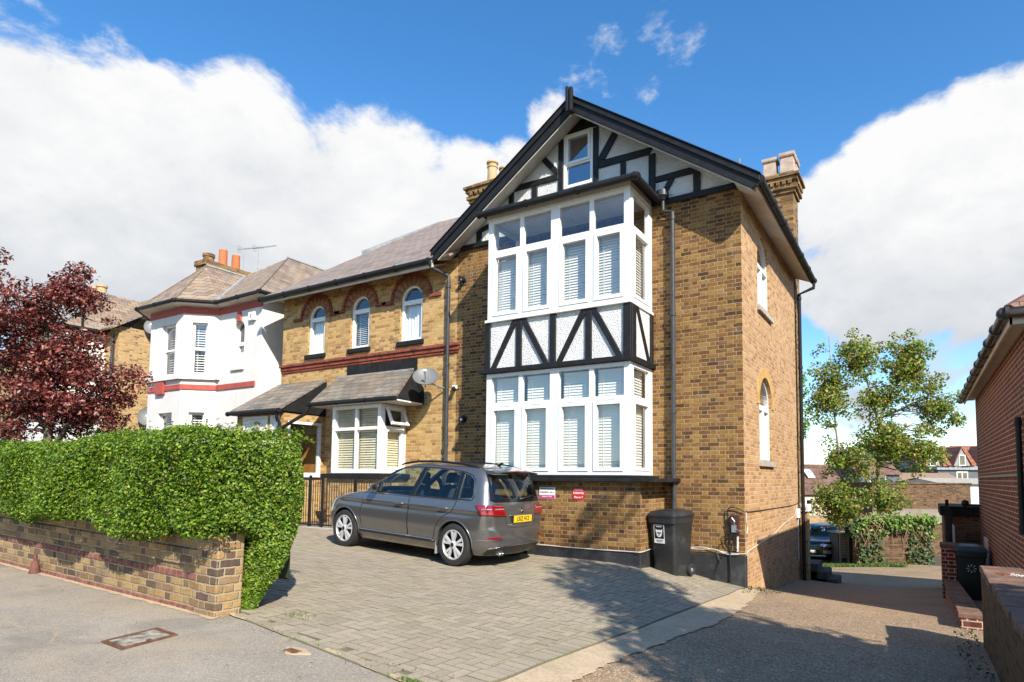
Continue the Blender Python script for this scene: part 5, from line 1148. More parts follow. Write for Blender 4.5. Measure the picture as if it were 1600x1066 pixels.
shrub('evergreen_shrub', 'dark green shrub at the left edge behind the hedge end', (-14.9, -5.1, 1.9), (.8, .6, .75), 40, 90, .06, 'leaf_dark')
# trees and growth at the back
shrub('evergreen_shrub', 'dark hedge-like shrub behind the parked black car and the bin store', (-1.2, 22.3, -1.6), (1.6, .8, .85), 60, 80, .13, 'leaf_dark', rmin=.3, rmax=.5)
tree('maple_tree', 'thin-crowned green and orange tree with several pale stems at the end of the drive', 'tree', (1.1, 17.9, -1.9),
     [[(1.15, 18.0, -2.0, .09), (1.05, 17.9, -.2, .08), (1.05, 17.8, 1.8, .07), (1.28, 17.65, 4.2, .055)], [(1.2, 17.7, 3.4, .05), (.75, 17.2, 5.6, .03), (.35, 16.8, 7.5, .018)], [(1.28, 17.65, 4.1, .055), (2.0, 17.9, 5.8, .035), (2.75, 18.25, 7.5, .015)], [(.35, 17.4, -2.0, .06), (-.1, 17.1, .6, .05), (-.35, 16.7, 3.5, .035), (-.5, 16.5, 7.2, .015)], [(1.2, 17.7, 3.9, .05), (2.6, 18.4, 4.6, .035), (3.8, 19.0, 5.0, .012)]],
     [((.45, 16.9, 6.2), (.95, .8, 1.3)), ((2.2, 17.9, 5.9), (1.25, .9, 1.75)), ((-.55, 16.5, 5.0), (.95, .8, 2.0)), ((3.2, 18.5, 4.3), (.85, .8, 1.4)), ((.0, 17.0, 2.2), (1.4, .8, 1.0)), ((1.6, 17.6, 3.0), (1.2, .8, 1.0)), ((-.4, 16.7, .5), (1.1, .8, .9)), ((1.2, 17.4, .7), (1.1, .7, .7)), ((2.6, 18.1, 2.6), (.9, .7, .9)), ((1.1, 17.5, 4.6), (1.0, .7, .8))], 620, 46, .105, 'leaf_maple', .14, .46, bark='bark_pale', shell=.1, aspect=.8, flat=.85)
tree('plane_tree', 'bright green tree just showing past the back corner of the brick house', 'tree', (-3.2, 21.5, -2.3), [[(-3.2, 21.5, -2.4, .2), (-3.1, 21.5, 2, .15), (-3.2, 21.4, 6.5, .04)]], [((-3.2, 21.5, 5.2), (1.25, 1.2, 2.6))], 60, 90, .13, 'leaf_bright', .3, .5)
tree('round_tree', 'dense dark green tree far beyond the back walls', 'tree', (-2.5, 58, -3.5), [[(-2.5, 58, -4, .3), (-2.5, 58, 1, .2), (-2.5, 58, 4, .08)]], [((-2.2, 58, 3.0), (3.0, 2.5, 2.3))], 70, 80, .38, 'leaf_far', .6, 1.0)
bt_ = thing('bare_tree', (-4.9, 33, -3), 'leafless grey tree in the distance beside the house corner', 'tree'); mb = MB()
mb.tube([(-4.9, 33, -3), (-4.85, 33, 1.5), (-4.7, 33, 4.6)], [.12, .09, .02], 6)
for k in range(26):
    z = 1 + 3.2 * k / 26; a = RNG.uniform(0, 6.28); l = RNG.uniform(.6, 1.5); p = (-4.85 + .1 * (k / 26), 33, z); q = (p[0] + l * cos(a), p[1] + l * sin(a), z + l * .9); limb(mb, p, q, .03, .006, n=3)
    for j in range(3): t = RNG.uniform(.4, .95); m_0 = np.array(p) * (1 - t) + np.array(q) * t; limb(mb, m_0, m_0 + RNG.normal(0, .35, 3) + [0, 0, .3], .012, .004, n=2)
mb.build('trunk', K['bark_pale'], bt_)
# street tree outside the frame on the right: its shade falls across the drive
tree('street_tree', 'leafy street tree right of the view whose shade falls on the drive', 'tree', (6.9, -8.4, -.35),
     [[(6.9, -8.4, -.4, .16), (6.85, -8.4, 2.5, .13), (6.8, -8.4, 5, .09), (6.7, -8.3, 8.6, .02)]], [((6.8, -8.4, 5.2), (1.6, 1.6, 2.4)), ((6.9, -8.3, 7.0), (.8, .8, 1.2)), ((6.6, -8.6, 3.4), (1.5, 1.4, 1.0)), ((6.3, -7.0, 3.5), (1.3, 1.2, .9)), ((7.2, -9.6, 3.5), (1.5, 1.3, 1.2)), ((6.5, -7.1, 8.0), (.35, .35, .7)), ((6.6, -7.6, 7.3), (.8, .6, .9))], 240, 115, .13, 'leaf_maple', .28, .5, shell=.3)
tree('yew_bush', 'green conifer whose frond tip pokes in at the right edge before the red brick wall', 'bush', (3.8, -6.1, -.3),
     [[(3.8, -6.1, -.35, .05), (3.78, -6.1, .8, .04), (3.75, -6.1, 1.8, .015)], [(3.78, -6.1, 1.2, .02), (3.45, -6.15, 1.7, .012), (3.02, -6.2, 1.94, .004)]], [((3.85, -6.1, 1.0), (.4, .5, .9)), ((3.03, -6.2, 1.93), (.05, .03, .02))], 60, 60, .05, 'leaf_bright', .05, .16, shell=.3, aspect=.3)
# ivy on the old wall stub
iv = thing('ivy_wall', (1.6, 16.9, -1.8), 'old brick wall stub overgrown with ivy and dry stems by the grass verge', 'wall')
pa, pb = np.array([.35, 16.2]), np.array([2.75, 17.5]); du = (pb - pa) / np.linalg.norm(pb - pa); dn = np.array([du[1], -du[0]])
mb = MB(); mb.obox((*pa, -2.2), (*(pb - pa), 0), (*(-dn * .35), 0), (0, 0, 1.95)); mb.build('brickwork', K['brick_dark'], iv)
n = 8200; s = RNG.uniform(-.1, 1.05, n); L_ = np.linalg.norm(pb - pa)
zz = np.where(RNG.uniform(0, 1, n) < .5, -.2 + RNG.normal(0, .10, n), -.2 - RNG.uniform(0, 1, n) ** .8 * 1.6 * (.25 + .75 * (np.sin(s * 9) > .0)))
hz_ = np.interp(s, [-.1, .1, .5, .8, 1.05], [-.5, -.12, -.02, .12, -.05]); zz = np.minimum(zz, hz_ + .10 * np.sin(s * 17) + RNG.normal(0, .10, n)); dd = RNG.uniform(-.35, .18, n); 
Pp = np.stack([pa[0] + du[0] * s * L_ + dn[0] * dd, pa[1] + du[1] * s * L_ + dn[1] * dd, zz], 1); leaves('ivy', Pp[:6200], np.tile([dn[0], dn[1], .8], (6200, 1)), .12, K['leaf_far'], iv, jit=.7, aspect=.8)
leaves('fresh_growth', Pp[6200:][zz[6200:] > -.9] + [.2, 0, .1], np.tile([dn[0], dn[1], .9], (int((zz[6200:] > -.9).sum()), 1)), .11, K['leaf_bright'], iv, jit=.7, aspect=.8)
mb = MB()
for k in range(60): s = RNG.uniform(0, 1); p = pa + du * s * L_ + dn * .12; limb(mb, (*p, -.1 + RNG.normal(0, .1)), (*(p + du * RNG.normal(0, .4) + dn * RNG.uniform(0, .2)), RNG.uniform(-1.3, .2)), .022, .006, n=4)
mb.build('dry_stems', K['dry'], iv)
# grass verge
n = 13000; x = RNG.uniform(-2.6, 2.0, n); y = 16.55 + .45 * (x + 1.5) * .3 + RNG.uniform(-1.3, .9, n) * 1.0; ok = y < 17.6
x, y = x[ok], y[ok]; z = TT(np.stack([x, y], 1)); leaves('grass', np.stack([x, y, z + .03], 1), np.tile([0, -1, .2], (len(x), 1)), .13, K['grass'], None, jit=.5, aspect=.25, kind='stuff')
# moss and weeds by the joint
n = 700; x = np.concatenate([RNG.normal(-.42, .08, 420), RNG.normal(-2.45, .1, 120), RNG.uniform(-2.9, -.3, 160)]); y = np.concatenate([RNG.normal(-7.355, .02, 420), RNG.normal(-6.75, .06, 120), RNG.normal(-7.22, .06, 160)])
z = TT(np.stack([x, y], 1)); leaves('weeds', np.stack([x, y, z + .035], 1), np.tile([0, 0, 1], (n, 1)), .015, K['grass'], None, jit=.6, kind='stuff')
n = 420; x = np.concatenate([RNG.uniform(2.8, 3.02, 260), RNG.uniform(-.02, .5, 160)]); y = np.concatenate([RNG.uniform(-6, -1.2, 260), RNG.normal(.1, .3, 160)]); z = TT(np.stack([x, y], 1)); leaves('verge_weeds', np.stack([x, y, z + .03], 1), np.tile([0, 0, 1], (n, 1)), .035, K['leaf_dark'], None, jit=.8, kind='stuff')
# fallen leaves and litter on the pavement
n = 230; x = RNG.uniform(-9, 3, n); y = RNG.uniform(-10, -7.4, n); z = TT(np.stack([x, y], 1)); leaves('litter', np.stack([x, y, z + .014], 1), np.tile([0, 0, 1], (n, 1)), .022, K['litter'], None, jit=.15, fold=.1, svar=.7, kind='stuff')

# ------------------------------------------------------------------ background buildings at the foot of the slope
bs = thing('timber_store', (.15, 17.4, -1.8), 'low slatted timber bin store beside the parked black car', 'shed'); mb = MB()
q0, q1 = np.array([-.32, 17.0]), np.array([.55, 17.55]); du2 = (q1 - q0) / np.linalg.norm(q1 - q0); dn2 = np.array([-du2[1], du2[0]])
def bsl(mb, s0, s1, z0, z1, d0=0, d1=.03): mb.obox((*(q0 + du2 * s0 - dn2 * d1), z0), (*(du2 * (s1 - s0)), 0), (*(dn2 * (d1 - d0)), 0), (0, 0, z1 - z0))
for k in range(9):
    z = -1.72 + k * .105; bsl(mb, 0, .32, z, z + .08); bsl(mb, .62, 1.01, z, z + .08)
    mb.obox((*(q1 + dn2 * 0), z), (*(dn2 * .9), 0), (*(du2 * .03), 0), (0, 0, .08))
mb.build('slats', K['grey_timber'], bs); mb = MB()
for s in (0, .32, .62, 1.0): bsl(mb, s - .03, s + .03, -2.1, -.76, 0, .05)
mb.build('posts', K['grey_timber'], bs); mb = MB(); mb.obox((*(q0 - du2 * .05 - dn2 * .1), -.76), (*(du2 * 1.15), 0), (*(dn2 * 1.1), 0), (0, 0, .05)); mb.build('lid', K['grey_timber'], bs)
mb = MB(); mb.obox((*(q0 + dn2 * .15), -2.1), (*(du2 * 1.0), 0), (*(dn2 * .7), 0), (0, 0, 1.3)); mb.build('inside', K['interior_dark'], bs)
def far_house(name, label, cat, corner, ang, w, d, z0, ze, zr, wallm, roofm, hipped=False, windows=(), chim=None, group=None, ov=.2):
    root = thing(name, (corner[0], corner[1], z0), label, cat, group, 0); u = Vector((cos(ang), sin(ang), 0)); v = Vector((-sin(ang), cos(ang), 0)); c = Vector((corner[0], corner[1], 0)); Z = Vector((0, 0, 1))
    p = lambda a, b, z: c + u * a + v * b + Z * z
    mb = MB(); mb.hexa([p(0, 0, z0), p(w, 0, z0), p(w, d, z0), p(0, d, z0), p(0, 0, ze), p(w, 0, ze), p(w, d, ze), p(0, d, ze)]); 
    if not hipped and zr > ze + .3: mb.poly([p(0, 0, ze), p(0, d, ze), p(0, d / 2, zr)]); mb.poly([p(w, 0, ze), p(w, d, ze), p(w, d / 2, zr)])
    mb.build('wall', wallm, root); mb = MB(); hh = min(d / 2, w / 2) if hipped else -ov
    if zr > ze + .3:
        for q in (([p(-ov, -ov, ze), p(w + ov, -ov, ze), p(w - hh, d / 2, zr), p(hh, d / 2, zr)]), ([p(w + ov, d + ov, ze), p(-ov, d + ov, ze), p(hh, d / 2, zr), p(w - hh, d / 2, zr)])): mb.poly([x + Z * .03 for x in q])
        if hipped: mb.poly([p(-ov, d + ov, ze + .03), p(-ov, -ov, ze + .03), p(hh, d / 2, zr + .03)]); mb.poly([p(w + ov, -ov, ze + .03), p(w + ov, d + ov, ze + .03), p(w - hh, d / 2, zr + .03)])
    else: mb.hexa([p(-ov, -ov, ze + .003), p(w + ov, -ov, ze + .003), p(w + ov, d + ov, ze + .003), p(-ov, d + ov, ze + .003), p(-ov, -ov, zr), p(w + ov, -ov, zr), p(w + ov, d + ov, zr), p(-ov, d + ov, zr)])
    mb.build('roof', roofm, root)
    for (a, b, ww, hh_) in windows:
        P = lambda s, t, e=0.0: tuple(p(s, -e, t)); f = MB(); frame_rect(f, P, a, a + ww, b, b + hh_, .09, -.05, .05); rbox(f, P, a + ww / 2 - .05, a + ww / 2 + .05, b + .05, b + hh_ - .05, -.04, .04); o = f.build('window', K['white'], root)
        g = MB(); g.poly([P(*q, .012) for q in outline(a + .05, a + ww - .05, b + .05, b + hh_ - .05)]); g.build('pane', K['pane_far'], o)
    if chim:
        a, b, zz_, s = chim; mb = MB(); q = p(a, b, ze); mb.box(q.x - s, q.x + s, q.y - s, q.y + s, ze, zz_); co = mb.build('chimney', K['brick_far'], root)
        for k in (-.5, 0, .5): m2 = MB(); m2.lathe((q.x + k * s, q.y, zz_), (0, 0, 1), [(.2 * s, 0), (.16 * s, .45), (.2 * s, .5), (0, .5)], 10); m2.build('chimney_pot', K['terracotta'], co)
    return root
far_house('back_outbuilding', 'dark brick outbuilding wall with a pale concrete band behind the ivy', 'outbuilding', (.25, 27.7), .54, 5.4, 4, -2.8, 1.2, 1.28, K['brick_dark'], K['brick_dark'], ov=.05)
mb = MB(); mb.obox((.23, 27.62, -.9), (5.38 * cos(.54), 5.38 * sin(.54), 0), (.06 * sin(.54), -.06 * cos(.54), 0), (0, 0, .75)); o_ = mb.build('concrete_band', K['old_band'], bpy.data.objects['back_outbuilding'])
far_house('yellow_brick_wall', 'sunlit yellow brick wall behind the parked black car', 'wall', (-4.5, 27.5), .55, 5.4, .3, -2.8, -.75, -.68, K['brick_far'], K['stone'], ov=.02)
far_house('white_extension', 'flat-roofed white rendered building beside the red brick house', 'building', (3.9, 36.8), .53, 6, 6, -3.5, 1.15, 1.55, K['white_paint'], K['stone'], windows=())
far_house('slate_dormer_house', 'grey slate-clad building with one white window above the back wall', 'building', (3.9, 54.0), .53, 7, 6, -3.5, 2.35, 2.55, K['slate_clad'], K['lead'], windows=((1.6, 1.15, 1.0, 1.05),))
for i, (x, y, h) in enumerate(((2.6, 76.6, 0), (5.6, 78.6, .1), (8.2, 80.4, .25))):
    lab = ('orange-roofed terrace gable, leftmost of three far off', 'orange-roofed terrace gable, middle of three far off', 'orange-roofed terrace gable, rightmost beside the red house')[i]
    r_ = far_house('terrace_house', lab, 'house', (x, y), .53, 3.0, 8, -3.5, 3.1 + h, 5.6 + h, K['stone_far'], K['tile_orange'], windows=((.7, 2.0, .8, 1.3),), group='orange-roofed terrace in the distance')
    u = Vector((cos(.53), sin(.53), 0)); v = Vector((-sin(.53), cos(.53), 0)); c = Vector((x, y, 0)); m2 = MB()
    A_, B_, T_ = c + u * .4 - v * .25 + Vector((0, 0, 3.1 + h)), c + u * 2.4 - v * .25 + Vector((0, 0, 3.1 + h)), c + u * 1.4 - v * .25 + Vector((0, 0, 5.2 + h)); m2.poly([A_, B_, T_]); m2.build('front_gable', K['stone_far'], r_)
    m2 = MB(); m2.prism([A_ - u * .2 - v * .1, T_ - v * .1 + Vector((0, 0, .22)), T_ - v * .1], v * 3); m2.prism([B_ + u * .2 - v * .1, T_ - v * .1 + Vector((0, 0, .22)), T_ - v * .1], v * 3); m2.build('gable_roof', K['tile_orange'], r_)
    m2 = MB(); P = lambda s, t, e=0.0: tuple(c + u * s - v * (.25 + e) + Vector((0, 0, t))); frame_rect(m2, P, 1.0, 1.8, 3.1 + h, 4.4 + h, .1, 0, .06); wn2 = m2.build('window', K['white'], r_); g = MB(); g.poly([P(*q, .02) for q in outline(1.05, 1.75, 3.15 + h, 4.35 + h)]); g.build('pane', K['pane_far'], wn2)
lh = far_house('brown_roof_house', 'low cream house with a broad brown roof and roof windows beyond the yellow wall', 'house', (-6.0, 33.6), .55, 5.2, 7, -3.5, .35, 2.5, K['cream_far'], K['tile_brown'], windows=((1.6, -1.0, 1.0, 1.1),), chim=(2.0, 3.4, 3.4, .45))
mb = MB(); u = Vector((cos(.55), sin(.55), 0)); v = Vector((-sin(.55), cos(.55), 0)); c = Vector((-6.0, 33.6, 0)); 
for a in (2.0, 3.0): q = c + u * a + v * 1.6 + Vector((0, 0, 1.52)); mb.obox(q, u * .5, v * .9 + Vector((0, 0, .56)), Vector((0, 0, .08)))
mb.build('roof_window', K['white'], lh)
far_house('dark_gabled_house', 'dark house with a small white window behind the maple tree', 'house', (-1.6, 44.0), .54, 3.2, 5, -3.5, 1.8, 3.2, K['slate_clad'], K['tile_brown'], windows=((.8, 1.0, 1.3, .9),))
far_house('cream_cottage', 'low cream building seen through the maple leaves', 'house', (.5, 46.0), .54, 6.0, 5, -3.5, 1.1, 2.0, K['cream_far'], K['tile_tan'], windows=((2.4, .6, 1.0, .9),))

# ------------------------------------------------------------------ small things on and by the house
def textmesh(name, s, size, M4, mat, parent, depth=.0015, align='CENTER'):
    cu = bpy.data.curves.new(name, 'FONT'); cu.body = s; cu.size = size; cu.align_x = align; cu.align_y = 'CENTER'; cu.extrude = depth; cu.offset = size * .012
    tmp = bpy.data.objects.new('tmp', cu); COL.objects.link(tmp); bpy.context.view_layer.update()
    me = bpy.data.meshes.new_from_object(tmp.evaluated_get(bpy.context.evaluated_depsgraph_get())); bpy.data.objects.remove(tmp); bpy.data.curves.remove(cu)
    me.transform(M4); me.materials.clear(); me.materials.append(mat); o = bpy.data.objects.new(name, me); COL.objects.link(o); attach(o, parent); return o
def facing(o, u, n):     # matrix: text x along u, y up, z along n, at o
    u, n = Vector(u).normalized(), Vector(n).normalized(); vv = n.cross(u); Mx = Matrix.Identity(4)
    for i in range(3): Mx[i][0], Mx[i][1], Mx[i][2], Mx[i][3] = u[i], vv[i], n[i], o[i]
    return Mx
FRT = ((1, 0, 0), (0, -1, 0))
s1 = thing('parking_sign', (-3.18, -1.09, 1.13), 'white and pink private parking sign above the car boot on the bay base', 'sign')
mb = MB(); mb.box(-3.345, -3.02, -1.098, -1.091, 1.035, 1.235); mb.build('plate', K['white'], s1); mb = MB(); mb.box(-3.34, -3.025, -1.1, -1.0985, 1.04, 1.095); mb.build('strip', K['pink'], s1)
textmesh('lettering', 'PRIVATE PARKING', .03, facing((-3.183, -1.099, 1.205), *FRT), K['black'], s1); textmesh('lettering', 'PARKING  No 1', .042, facing((-3.183, -1.099, 1.145), *FRT), K['ink_grey'], s1); textmesh('lettering', 'RESIDENTS ONLY', .027, facing((-3.183, -1.1005, 1.068), *FRT), K['white'], s1)
s2 = thing('parking_sign', (-2.55, -1.09, 1.13), 'small red private parking sign with white lettering on the bay base', 'sign')
mb = MB(); mb.prism([(-2.55 + .115 * sx_, -1.091, 1.13 + .105 * sz_) for sx_, sz_ in ((-1, -.7), (-.7, -1), (.7, -1), (1, -.7), (1, .7), (.7, 1), (-.7, 1), (-1, .7))], (0, -.007, 0)); mb.build('plate', K['sign_red'], s2)
for tx, zz, sz in (('PRIVATE', 1.195, .042), ('PARKING', 1.14, .05), ('Flat no 7', 1.07, .047)): textmesh('lettering', tx, sz, facing((-2.55, -1.0985, zz), *FRT), K['white'], s2)
def round_fit(name, label, cat, x, z, r, l, mat):
    root = thing(name, (x, 0, z), label, cat); mb = MB(); mb.lathe((x, -.002, z), (.2, -1, -.15), [(0, 0), (r * 1.3, 0), (r * 1.3, .02), (r, .03), (r, l), (r * .7, l), (r * .65, l * .6), (0, l * .6)], 16); mb.build('body', mat, root, smooth=True, auto=40)
    mb = MB(); mb.lathe((x, -.01, z), (.2, -1, -.15), [(0, l * .62), (r * .62, l * .62), (r * .5, l * .8), (0, l * .85)], 14); mb.build('insert', K['lead'], root); return root
round_fit('flue_terminal', 'black flue outlet on the shaded brick left of the lower bay', 'flue', -5.97, 2.66, .065, .14, K['black'])
round_fit('security_light', 'small black security light high on the wall beside the upper bay', 'light', -6.03, 5.75, .055, .15, K['black'])
cm = thing('security_camera', (-6.22, 0, 3.36), 'small white camera on the wall beside the drainpipe', 'camera'); mb = MB(); mb.box(-6.26, -6.16, -.08, -.002, 3.33, 3.41); mb.build('mount', K['white'], cm, bevel=.01); mb = MB(); mb.lathe((-6.2, -.08, 3.34), (.6, -1, -.4), [(0, 0), (.045, 0), (.045, .08), (.03, .10), (0, .10)], 14); mb.build('lens', K['black'], cm)
pt = thing('pipe_stub', (-5.7, 0, 1.55), 'short rusty pipe stub on the wall behind the car roof', 'pipe'); mb = MB(); mb.tube([(-5.72, 0, 1.55), (-5.72, -.06, 1.56), (-5.72, -.07, 1.75)], .012, 8); mb.build('pipe', K['rust'], pt); mb = MB(); mb.box(-5.75, -5.69, -.012, 0, 1.52, 1.59); mb.build('plate', K['rust'], pt)
mtb = thing('meter_box', (-.14, 0, .62), 'dark red meter box tangled in loose cables at the house corner', 'meter box'); mb = MB(); mb.box(-.235, -.085, -.075, -.002, .46, .80); mb.build('case', K['box_red'], mtb, bevel=.01)
mb = MB(); mb.box(-.20, -.12, -.10, -.078, .52, .64); mb.tube([(-.16, -.09, .62), (-.14, -.13, .70), (-.19, -.12, .76)], .012, 6); mb.tube([(-.13, -.1, .56), (-.06, -.13, .55), (-.02, -.12, .56)], .012, 6); mb.build('junction', K['steel'], mtb)
def swag(mb, pts, r=.009): 
    P = [Vector(p) for p in pts]; out = []
    for k in range(len(P) - 1):
        p0, p1, p2, p3 = P[max(k - 1, 0)], P[k], P[k + 1], P[min(k + 2, len(P) - 1)]
        for t in np.linspace(0, 1, 9)[:-1]: out.append(.5 * ((2 * p1) + (p2 - p0) * t + (2 * p0 - 5 * p1 + 4 * p2 - p3) * t * t + (3 * p1 - p0 - 3 * p2 + p3) * t ** 3))
    out.append(P[-1]); mb.tube(out, r, 6)
mb = MB()
swag(mb, [(.005, -.03, .86), (-.08, -.04, .90), (-.20, -.05, .93), (-.27, -.05, .88), (-.28, -.04, .68), (-.25, -.06, .58), (-.20, -.08, .56)]); swag(mb, [(-.20, -.08, .55), (-.24, -.06, .40), (-.22, -.03, .25), (-.24, -.05, .17), (-.235, -.05, -.05), (-.22, -.06, -.28)], .013)
swag(mb, [(-.18, -.08, .50), (-.28, -.07, .40), (-.36, -.05, .36), (-.42, -.04, .26), (-.44, -.04, .19)], .006); swag(mb, [(-.18, -.08, .5), (-.30, -.06, .50), (-.33, -.05, .40), (-.27, -.05, .28), (-.2, -.06, .3), (-.17, -.08, .5)], .006); swag(mb, [(-.2, -.05, .2), (-.34, -.05, .14), (-.42, -.05, .02), (-.47, -.05, -.14)], .007); swag(mb, [(-.47, -.04, .17), (-.42, -.05, .05), (-.40, -.05, .0)], .006)
swag(mb, [(-.15, -.08, .5), (-.17, -.07, .35), (-.12, -.05, .22)], .008)
mb.build('loose_cable', K['cable'], mtb)
mb = MB(); swag(mb, [(-.12, -.05, .56), (-.115, -.04, .4), (-.12, -.04, .2)], .016); mb.build('conduit', K['cable_white'], mtb)
cbl = thing('white_cable', (-1.2, -.6, .2), 'thin whitish cable running along the plinth and around the house corner', 'cable'); mb = MB()
swag(mb, [(-4.84, -1.125, .21), (-3.6, -1.128, .225), (-2.6, -1.125, .205), (-1.6, -1.13, .21), (-1.385, -1.12, .215), (-1.38, -.7, .225), (-1.37, -.03, .22), (-1.0, -.035, .215), (-.7, -.03, .235), (-.45, -.035, .19), (-.2, -.03, .165), (.02, -.035, .175), (.025, .1, .20), (.022, 1.2, .27), (.024, 2.0, .31), (.022, 3.2, .46), (.022, 4.3, .55), (.02, 4.75, .64), (.02, 4.85, .8)], .0075)
swag(mb, [(-1.0, -.05, .20), (-.75, -.05, .20), (-.5, -.05, .215), (-.3, -.05, .15), (-.1, -.05, .155)], .007); mb.build('sheath', K['cable_white'], cbl); mb = MB()
for p in ((.0, 2.0, .31), (.0, 3.6, .5)): mb.box(p[0], .03, p[1] - .012, p[1] + .012, p[2] - .02, p[2] + .02)
mb.build('clip', K['steel'], cbl)
cb2 = thing('black_cable', (0, 2.5, .82), 'thin black cable running level across the side wall', 'cable'); mb = MB(); swag(mb, [(.012, .0, .86), (.015, .8, .84), (.015, 2.5, .83), (.015, 4.2, .82), (.015, 5.2, .84)], .008); mb.build('sheath', K['cable'], cb2)
mb = MB(); swag(mb, [(.012, .02, .86), (.016, .03, .7), (.016, .10, .6), (.015, .04, .5)], .008); mb.build('tail', K['cable_white'], cb2)
jb = thing('junction_box', (.05, 5.1, .6), 'small white junction box near the back corner of the side wall', 'box'); mb = MB(); mb.box(-.0, .07, 4.95, 5.1, .5, .72); mb.build('case', K['white'], jb, bevel=.01); mb = MB(); mb.tube([(.03, 5.02, .5), (.03, 5.02, -.5)], .012, 6); mb.build('conduit', K['cable_white'], jb)
bp = thing('back_pier', (.15, 5.8, -.5), 'narrow yellow brick pier with a white cap behind the black drainpipe', 'pier'); mb = MB(); mb.box(.0, .15, 5.6, 5.95, -1.4, .62); mb.build('shaft', K['brick_wing'], bp); mb = MB(); mb.box(-.0, .19, 5.55, 6.0, .622, .80); mb.build('cap', K['white_paint'], bp, bevel=.015)
st_ = thing('stone_steps', (.2, 6.3, -1.1), 'few dark stone steps at the back corner of the house', 'steps')
for k in range(3): mb = MB(); mb.box(.02, .30 + .22 * (2 - k), 6.0 + .0 * k, 6.9, -1.6, -1.0 + .17 * k - .001 * k); mb.build('step', K['stone_dark'], st_, bevel=.02)
# front railings
rl = thing('front_railing', (-8.2, -1.5, .3), 'black iron railing in front of the small bay beside the parked car', 'railing'); mb = MB(); n = 0; x = -9.75
zb0 = T(-8.5, -1.5)
while x < -6.6: mb.tube([(x, -1.5, zb0 + .08), (x, -1.5, 1.37)], .008, 6); x += .075
mb.build('bars', K['black'], rl)
mb = MB(); mb.box(-9.8, -6.6, -1.51, -1.49, 1.362, 1.376); mb.box(-9.8, -6.6, -1.512, -1.488, zb0 + .09, zb0 + .115); mb.build('rails', K['black'], rl)
for x in (-9.02, -8.62, -7.6): mb = MB(); mb.box(x - .022, x + .022, -1.522, -1.478, zb0 - .1, 1.42); mb.build('post', K['black'], rl)
mb = MB(); mb.box(-9.9, -6.6, -1.6, -1.4, zb0 - .25, zb0 + .055); mb.build('kerb_stone', K['stone'], rl, bevel=.015)

def wheelie(loc, rz, body, lidm, label, w=.57, d=.70, h=1.0, sticker=None):
    root = thing('wheelie_bin', loc, label, 'bin', None, 0); Mz = Matrix.Translation(loc) @ Matrix.Rotation(rz, 4, 'Z'); X = lambda x, y, z: tuple(Mz @ Vector((x, y, z)))
    mb = MB(); lv = [(.0, .80, .76), (.06, .82, .80), (.55, .91, .90), (h - .12, .98, .98), (h - .10, 1.04, 1.04), (h - .0, 1.05, 1.05)]; rings = []
    for z, a, b in lv:                                       # rounded rectangular tub
        rr = []; hx, hy, c = w / 2 * a, d / 2 * b, .055
        sh_ = (1 - b) * d * .5
        for cx, cy, t0 in ((hx - c, -hy + c, -90), (hx - c, hy - c, 0), (-hx + c, hy - c, 90), (-hx + c, -hy + c, 180)):
            for k in range(5): t = R(t0 + k * 22.5); rr.append(mb.vert(X(cx + c * cos(t), cy + c * sin(t) + sh_ * .6, z)))
        rings.append(rr)
    for a, b in zip(rings[:-1], rings[1:]):
        for k in range(20): mb.f.append((a[k], a[(k + 1) % 20], b[(k + 1) % 20], b[k])); mb.m.append(0)
    mb.f.append(tuple(reversed(rings[0]))); mb.f.append(tuple(rings[-1])); mb.m += [0, 0]
    mb.build('body', body, root, smooth=True, auto=35)
    mb = MB(); prof = [(1.10, h + .0), (1.12, h + .03), (1.06, h + .055), (.95, h + .09), (.55, h + .115)]; rings = []
    for a, z in prof:
        rr = []; hx, hy, c = w / 2 * a, d / 2 * a, .06 * a
        for cx, cy, t0 in ((hx - c, -hy + c, -90), (hx - c, hy - c, 0), (-hx + c, hy - c, 90), (-hx + c, -hy + c, 180)):
            for k in range(5): t = R(t0 + k * 22.5); y_ = cy + c * sin(t); rr.append(mb.vert(X(cx + c * cos(t), y_, z + .02 * y_ / d)))
        rings.append(rr)
    for a, b in zip(rings[:-1], rings[1:]):
        for k in range(20): mb.f.append((a[k], a[(k + 1) % 20], b[(k + 1) % 20], b[k])); mb.m.append(0)
    mb.f.append(tuple(reversed(rings[0]))); mb.f.append(tuple(rings[-1])); mb.m += [0, 0]; mb.build('lid', lidm, root, smooth=True, auto=35)
    for sx in (-1, 1):
        mb = MB(); o = Vector(X(sx * (w / 2 * .80), d / 2 * .80, .10)); ax = Vector(X(1, 0, 0)) - Vector(X(0, 0, 0)); ax *= sx
        mb.lathe(o, ax, [(.02, 0), (.095, 0), (.10, .012), (.10, .045), (.095, .055), (.06, .055), (.055, .045), (.02, .045)], 24, 0, True); wo_ = mb.build('wheel', K['rubber'], root, smooth=True, auto=35)
        mb = MB(); mb.lathe(o, ax, [(0, .05), (.03, .05), (.035, .04), (.055, .044)], 16); mb.build('hub', K['lead'], wo_)
    mb = MB(); mb.tube([X(-w * .38, d / 2 * 1.05, h - .03), X(-w * .38, d / 2 * 1.2, h + .02), X(w * .38, d / 2 * 1.2, h + .02), X(w * .38, d / 2 * 1.05, h - .03)], .016, 8); mb.build('handle', body, root)
    return root, X
bin1, XB = wheelie((-1.06, -.62, T(-1.06, -.62) - .03), R(-13), K['bin_black'], K['bin_black'], 'dark grey wheelie bin with a white emblem sticker standing by the bay base', w=.50, d=.60, h=.98)
nf = Vector(XB(0, -1, 0)) - Vector(XB(0, 0, 0)); uf = Vector(XB(1, 0, 0)) - Vector(XB(0, 0, 0)); tilt_n = (nf + Vector((0, 0, -.09))).normalized()
so_ = Vector(XB(-.045, -.27, .70)) + tilt_n * .012
